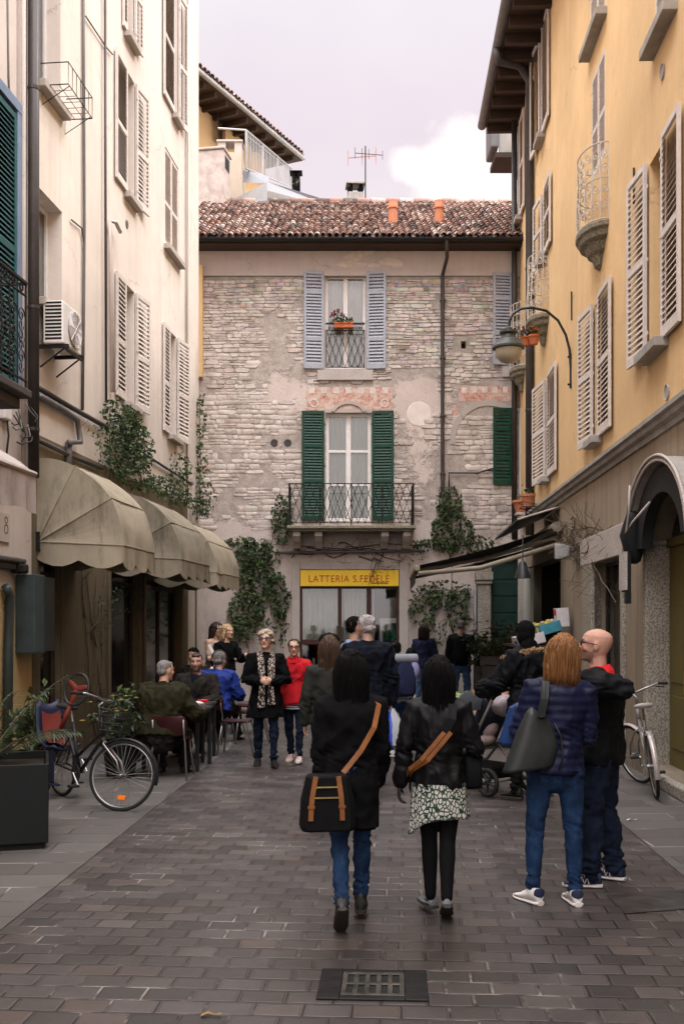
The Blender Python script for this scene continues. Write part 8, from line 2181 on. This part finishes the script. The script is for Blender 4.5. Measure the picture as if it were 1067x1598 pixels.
# furled cloth curtain at the far edge of the greengrocer
mb = MB(); mb.rings([[(RU(822) + (RU(836) - RU(822)) * i / 14, -.05 - .05 * abs(math.sin(i * .9)), z) for i in range(15)] for z in (1.0, 2.0, 2.9)], closed=False, cap=False)
o_ = mb.build('pale_curtain', m_curtain, None, smooth=True); o_.location = RF.O; o_.rotation_euler = (0, 0, RF.rz); tag(o_, 'pale cloth hanging at the far side of the greengrocer entrance', 'curtain')
# ================================================================= pushchair
s0 = V((X(748, 11.3), 11.3, 0)); sth = R(38)
sv = empty('pushchair', s0, sth, 'dark three wheeled pushchair with grey frame and pale blanket pushed by the parka wearer', 'pushchair')
mb = MB()
for sx in (-.24, .24): mb.tube([(sx, -.46, 1.06), (sx, -.18, .62), (sx, .12, .30), (sx * .5, .62, .16)], .016, 8); mb.tube([(sx, -.42, .15), (sx, -.05, .46), (sx, .1, .62)], .014, 8)
mb.tube([(-.24, -.05, .44), (.24, -.05, .44)], .012, 6); mb.tube([(-.30, -.42, .15), (.30, -.42, .15)], .012, 6); mb.build('frame', m_silver, sv, smooth=True)
mb = MB(); mb.tube([(-.24, -.42, 1.0), (-.25, -.50, 1.07), (-.15, -.53, 1.10), (.15, -.53, 1.10), (.25, -.50, 1.07), (.24, -.42, 1.0)], .02, 8); mb.build('handle', m_rubber, sv, smooth=True)
mb = MB(); mb.rings([[(w_ * t, y, z + .10 * abs(t) ** 3) for t in (-1, -.8, -.4, 0, .4, .8, 1)] for w_, y, z in ((.2, .45, .28), (.23, .38, .42), (.24, .12, .42), (.24, -.05, .46), (.24, -.20, .74), (.22, -.27, .92))], closed=False, cap=False); o_ = mb.build('seat', M('dark_blue_grey_fabric', (.018, .022, .034), .85, .3, 7, .3), sv, smooth=True); sm_ = o_.modifiers.new('thick', 'SOLIDIFY'); sm_.thickness = .03
mb = MB(); mb.rings([[(.26 * math.cos(a), -.27 + .42 * t * (1 - .1 * abs(math.cos(a))), .88 + .22 * math.sin(a) - .05 * t) for a in (PI * k / 10 for k in range(11))] for t in (0, .3, .6, 1)], closed=False, cap=False); mb.build('canopy', M('dark_canopy_fabric', (.020, .024, .030), .85, .3, 7, .3), sv, smooth=True)
mb = MB(); mb.box(-.2, .2, -.36, .1, .16, .30); mb.build('basket', m_blackbag, sv, bevel=.03)
mb = MB(); mb.ellipsoid((0, .08, .55), (.19, .26, .10)); mb.ellipsoid((.02, -.08, .68), (.14, .12, .12)); mb.build('blanket', M('pale_blanket', (.55, .43, .42), .9, .3, 9, .4, 30), sv, smooth=True)
mb = MB(); mb.ellipsoid((0, -.40, .92), (.20, .13, .12)); mb.build('changing_bag', M('print_bag', (.33, .28, .30), .85, .5, 12, .3), sv, smooth=True)
def pram_wheel(x, y, r, w_=.03):
    mb = MB(); mb.lathe([(.03, -w_ * .7), (.03, w_ * .7)], 12)
    for k in range(5): a = 2 * PI * k / 5; mb.tube([(0, 0, 0), (r * .8 * math.cos(a), r * .8 * math.sin(a), 0)], .013, 6)
    o_ = mb.build('wheel', m_darkmetal, sv, loc=(x, y, r), rot=(0, R(90), 0)); mb = MB(); rs = [[((r - .024 + .024 * math.cos(b)) * math.cos(a), (r - .024 + .024 * math.cos(b)) * math.sin(a), w_ * .8 * math.sin(b)) for b in (2 * PI * k / 8 for k in range(8))] for a in (2 * PI * i / 26 for i in range(27))]; mb.rings(rs, cap=False); mb.build('tyre', m_rubber, o_, smooth=True)
pram_wheel(-.31, -.42, .15); pram_wheel(.31, -.42, .15); pram_wheel(0, .66, .12)
# scraps on the ground
for i, (px_, py_, l) in enumerate(((985, 1282, 'white scrap of paper lying on the right pavement'), (327, 1590, 'ochre dry leaf on the setts at the bottom edge'))):
    q = gp(px_, py_); mb = MB(); mb.rings([[(-.04 + .03 * k, .02 * math.sin(k + j), .006 + .008 * ((k + j) % 2)) if j == 0 else (-.04 + .03 * k, .035 + .01 * math.sin(k * 2), .004 + .008 * (k % 2)) for k in range(4)] for j in range(2)], closed=False, cap=False)
    tag(mb.build(['paper_scrap', 'dry_leaf'][i], [m_white, M('ochre_leaf', (.30, .16, .05), .8, .3, 20, .2)][i], None, loc=(q.x, q.y, .006)), l, ['paper', 'leaf'][i])
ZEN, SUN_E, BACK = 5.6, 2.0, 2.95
# ================================================================= camera, world, sun
cam = bpy.data.cameras.new('camera'); co = bpy.data.objects.new('camera', cam); COL.objects.link(co)
co.location = (0, 0, CH); co.rotation_euler = (R(90), 0, 0)
cam.sensor_fit = 'VERTICAL'; cam.sensor_height = 36; cam.sensor_width = 24; cam.lens = FX / 1598 * 36
cam.shift_y = (HY - 799) / 1598; cam.clip_start = .05; cam.clip_end = 1500
SC.camera = co

w = bpy.data.worlds.new('World'); SC.world = w; w.use_nodes = True
t = w.node_tree; t.nodes.clear()
def nn(typ, **kw):
    x = t.nodes.new(typ)
    for k, v in kw.items(): setattr(x, k, v)
    return x
SUN_EL, SUN_AZ = R(44), R(62)              # azimuth measured from +Y (up the street) towards +X (right)
out = nn('ShaderNodeOutputWorld'); bg = nn('ShaderNodeBackground'); t.links.new(bg.outputs[0], out.inputs[0])
sky = nn('ShaderNodeTexSky', sky_type='NISHITA'); sky.sun_disc = False; sky.sun_elevation = SUN_EL; sky.sun_rotation = SUN_AZ; sky.dust_density = 3.0
tc = nn('ShaderNodeTexCoord'); sep = nn('ShaderNodeSeparateXYZ'); t.links.new(tc.outputs['Generated'], sep.inputs[0])
# bright haze: pale lavender near the horizon, brighter overhead as under thin high cloud
rp = nn('ShaderNodeValToRGB'); t.links.new(sep.outputs[2], rp.inputs[0])
e = rp.color_ramp.elements; e[0].position = 0.0; e[0].color = (.92, .84, .83, 1); e[1].position = .62; e[1].color = (1, 1, 1, 1)
for p_, c_ in ((.30, (.93, .83, .84, 1)), (.42, (.90, .79, .84, 1))):
    x = e.new(p_); x.color = c_
st = nn('ShaderNodeMapRange'); t.links.new(sep.outputs[2], st.inputs[0]); st.inputs[1].default_value = .53; st.inputs[2].default_value = .95; st.inputs[3].default_value = 1.0; st.inputs[4].default_value = ZEN
mul = nn('ShaderNodeMix', data_type='RGBA', blend_type='MULTIPLY'); mul.inputs[0].default_value = 1
cmb = nn('ShaderNodeCombineXYZ')
bk = nn('ShaderNodeMapRange'); bk.interpolation_type = 'SMOOTHSTEP'; t.links.new(sep.outputs[1], bk.inputs[0]); bk.inputs[1].default_value = .25; bk.inputs[2].default_value = -.7; bk.inputs[3].default_value = 1.0; bk.inputs[4].default_value = BACK   # brightness added to the unseen sky behind the camera to light the facade
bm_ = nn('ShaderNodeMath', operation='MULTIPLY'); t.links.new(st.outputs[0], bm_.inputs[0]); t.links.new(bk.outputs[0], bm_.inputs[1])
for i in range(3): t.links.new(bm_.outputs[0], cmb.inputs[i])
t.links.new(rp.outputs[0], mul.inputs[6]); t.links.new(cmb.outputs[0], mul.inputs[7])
# soft cloud texture and one cumulus bank low over the right of the street
def vdist(px, py, sx, sz):
    d = ray(px, py).normalized()
    s = nn('ShaderNodeVectorMath', operation='SUBTRACT'); t.links.new(tc.outputs['Generated'], s.inputs[0]); s.inputs[1].default_value = d
    m = nn('ShaderNodeVectorMath', operation='MULTIPLY'); t.links.new(s.outputs[0], m.inputs[0]); m.inputs[1].default_value = (1 / sx, 1 / sx, 1 / sz)
    l = nn('ShaderNodeVectorMath', operation='LENGTH'); t.links.new(m.outputs[0], l.inputs[0]); return l.outputs['Value']
def mth(op, a, b):
    x = nn('ShaderNodeMath', operation=op)
    for i, q in enumerate((a, b)):
        if isinstance(q, bpy.types.NodeSocket): t.links.new(q, x.inputs[i])
        else: x.inputs[i].default_value = q
    return x.outputs[0]
nz = nn('ShaderNodeTexNoise'); t.links.new(tc.outputs['Generated'], nz.inputs[0]); nz.inputs['Scale'].default_value = 26; nz.inputs['Detail'].default_value = 8; nz.inputs['Roughness'].default_value = .55
nb = nn('ShaderNodeTexNoise'); t.links.new(tc.outputs['Generated'], nb.inputs[0]); nb.inputs['Scale'].default_value = 4; nb.inputs['Detail'].default_value = 6
dd = mth('MINIMUM', vdist(725, 290, .058, .052), vdist(800, 305, .06, .045)); dd = mth('MINIMUM', dd, vdist(668, 262, .034, .022)); dd = mth('MINIMUM', dd, vdist(735, 235, .034, .018))
dd = mth('ADD', dd, mth('MULTIPLY', mth('SUBTRACT', nz.outputs[0], .5), 1.1))
cr = nn('ShaderNodeValToRGB'); t.links.new(dd, cr.inputs[0]); ce = cr.color_ramp.elements; ce[0].position = .72; ce[0].color = (1, 1, 1, 1); ce[1].position = 1.02; ce[1].color = (0, 0, 0, 1)
cm = nn('ShaderNodeMix', data_type='RGBA'); t.links.new(cr.outputs[0], cm.inputs[0]); t.links.new(mul.outputs[2], cm.inputs[6]); cm.inputs[7].default_value = (1.10, 1.04, 1.0, 1)
br = nn('ShaderNodeValToRGB'); t.links.new(nb.outputs[0], br.inputs[0]); be = br.color_ramp.elements; be[0].position = .35; be[0].color = (.90, .89, .93, 1); be[1].position = .7; be[1].color = (1, 1, 1, 1)
m2 = nn('ShaderNodeMix', data_type='RGBA', blend_type='MULTIPLY'); m2.inputs[0].default_value = 1; t.links.new(cm.outputs[2], m2.inputs[6]); t.links.new(br.outputs[0], m2.inputs[7])
# thin clear-sky contribution
sk = nn('ShaderNodeMix', data_type='RGBA', blend_type='ADD'); sk.inputs[0].default_value = 1
sm = nn('ShaderNodeMix', data_type='RGBA', blend_type='MULTIPLY'); sm.inputs[0].default_value = 1; t.links.new(sky.outputs[0], sm.inputs[6]); sm.inputs[7].default_value = (.010, .010, .010, 1)
t.links.new(m2.outputs[2], sk.inputs[6]); t.links.new(sm.outputs[2], sk.inputs[7])
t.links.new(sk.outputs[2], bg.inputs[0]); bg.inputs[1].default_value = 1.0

sl = bpy.data.lights.new('sun', 'SUN'); sl.energy = SUN_E; sl.angle = R(7); sl.color = (1.0, .93, .84)
so = bpy.data.objects.new('sun', sl); COL.objects.link(so)
sd = V((math.sin(SUN_AZ) * math.cos(SUN_EL), math.cos(SUN_AZ) * math.cos(SUN_EL), math.sin(SUN_EL)))
so.rotation_euler = sd.to_track_quat('Z', 'Y').to_euler(); so.location = (0, 0, 30)

SC.view_settings.view_transform = 'Standard'; SC.view_settings.look = 'None'; SC.view_settings.exposure = 0; SC.view_settings.gamma = 1
SC.cycles.max_bounces = 5; SC.cycles.diffuse_bounces = 3; SC.cycles.glossy_bounces = 3; SC.cycles.transparent_max_bounces = 10
SC.cycles.use_denoising = True; SC.cycles.caustics_reflective = False; SC.cycles.caustics_refractive = False
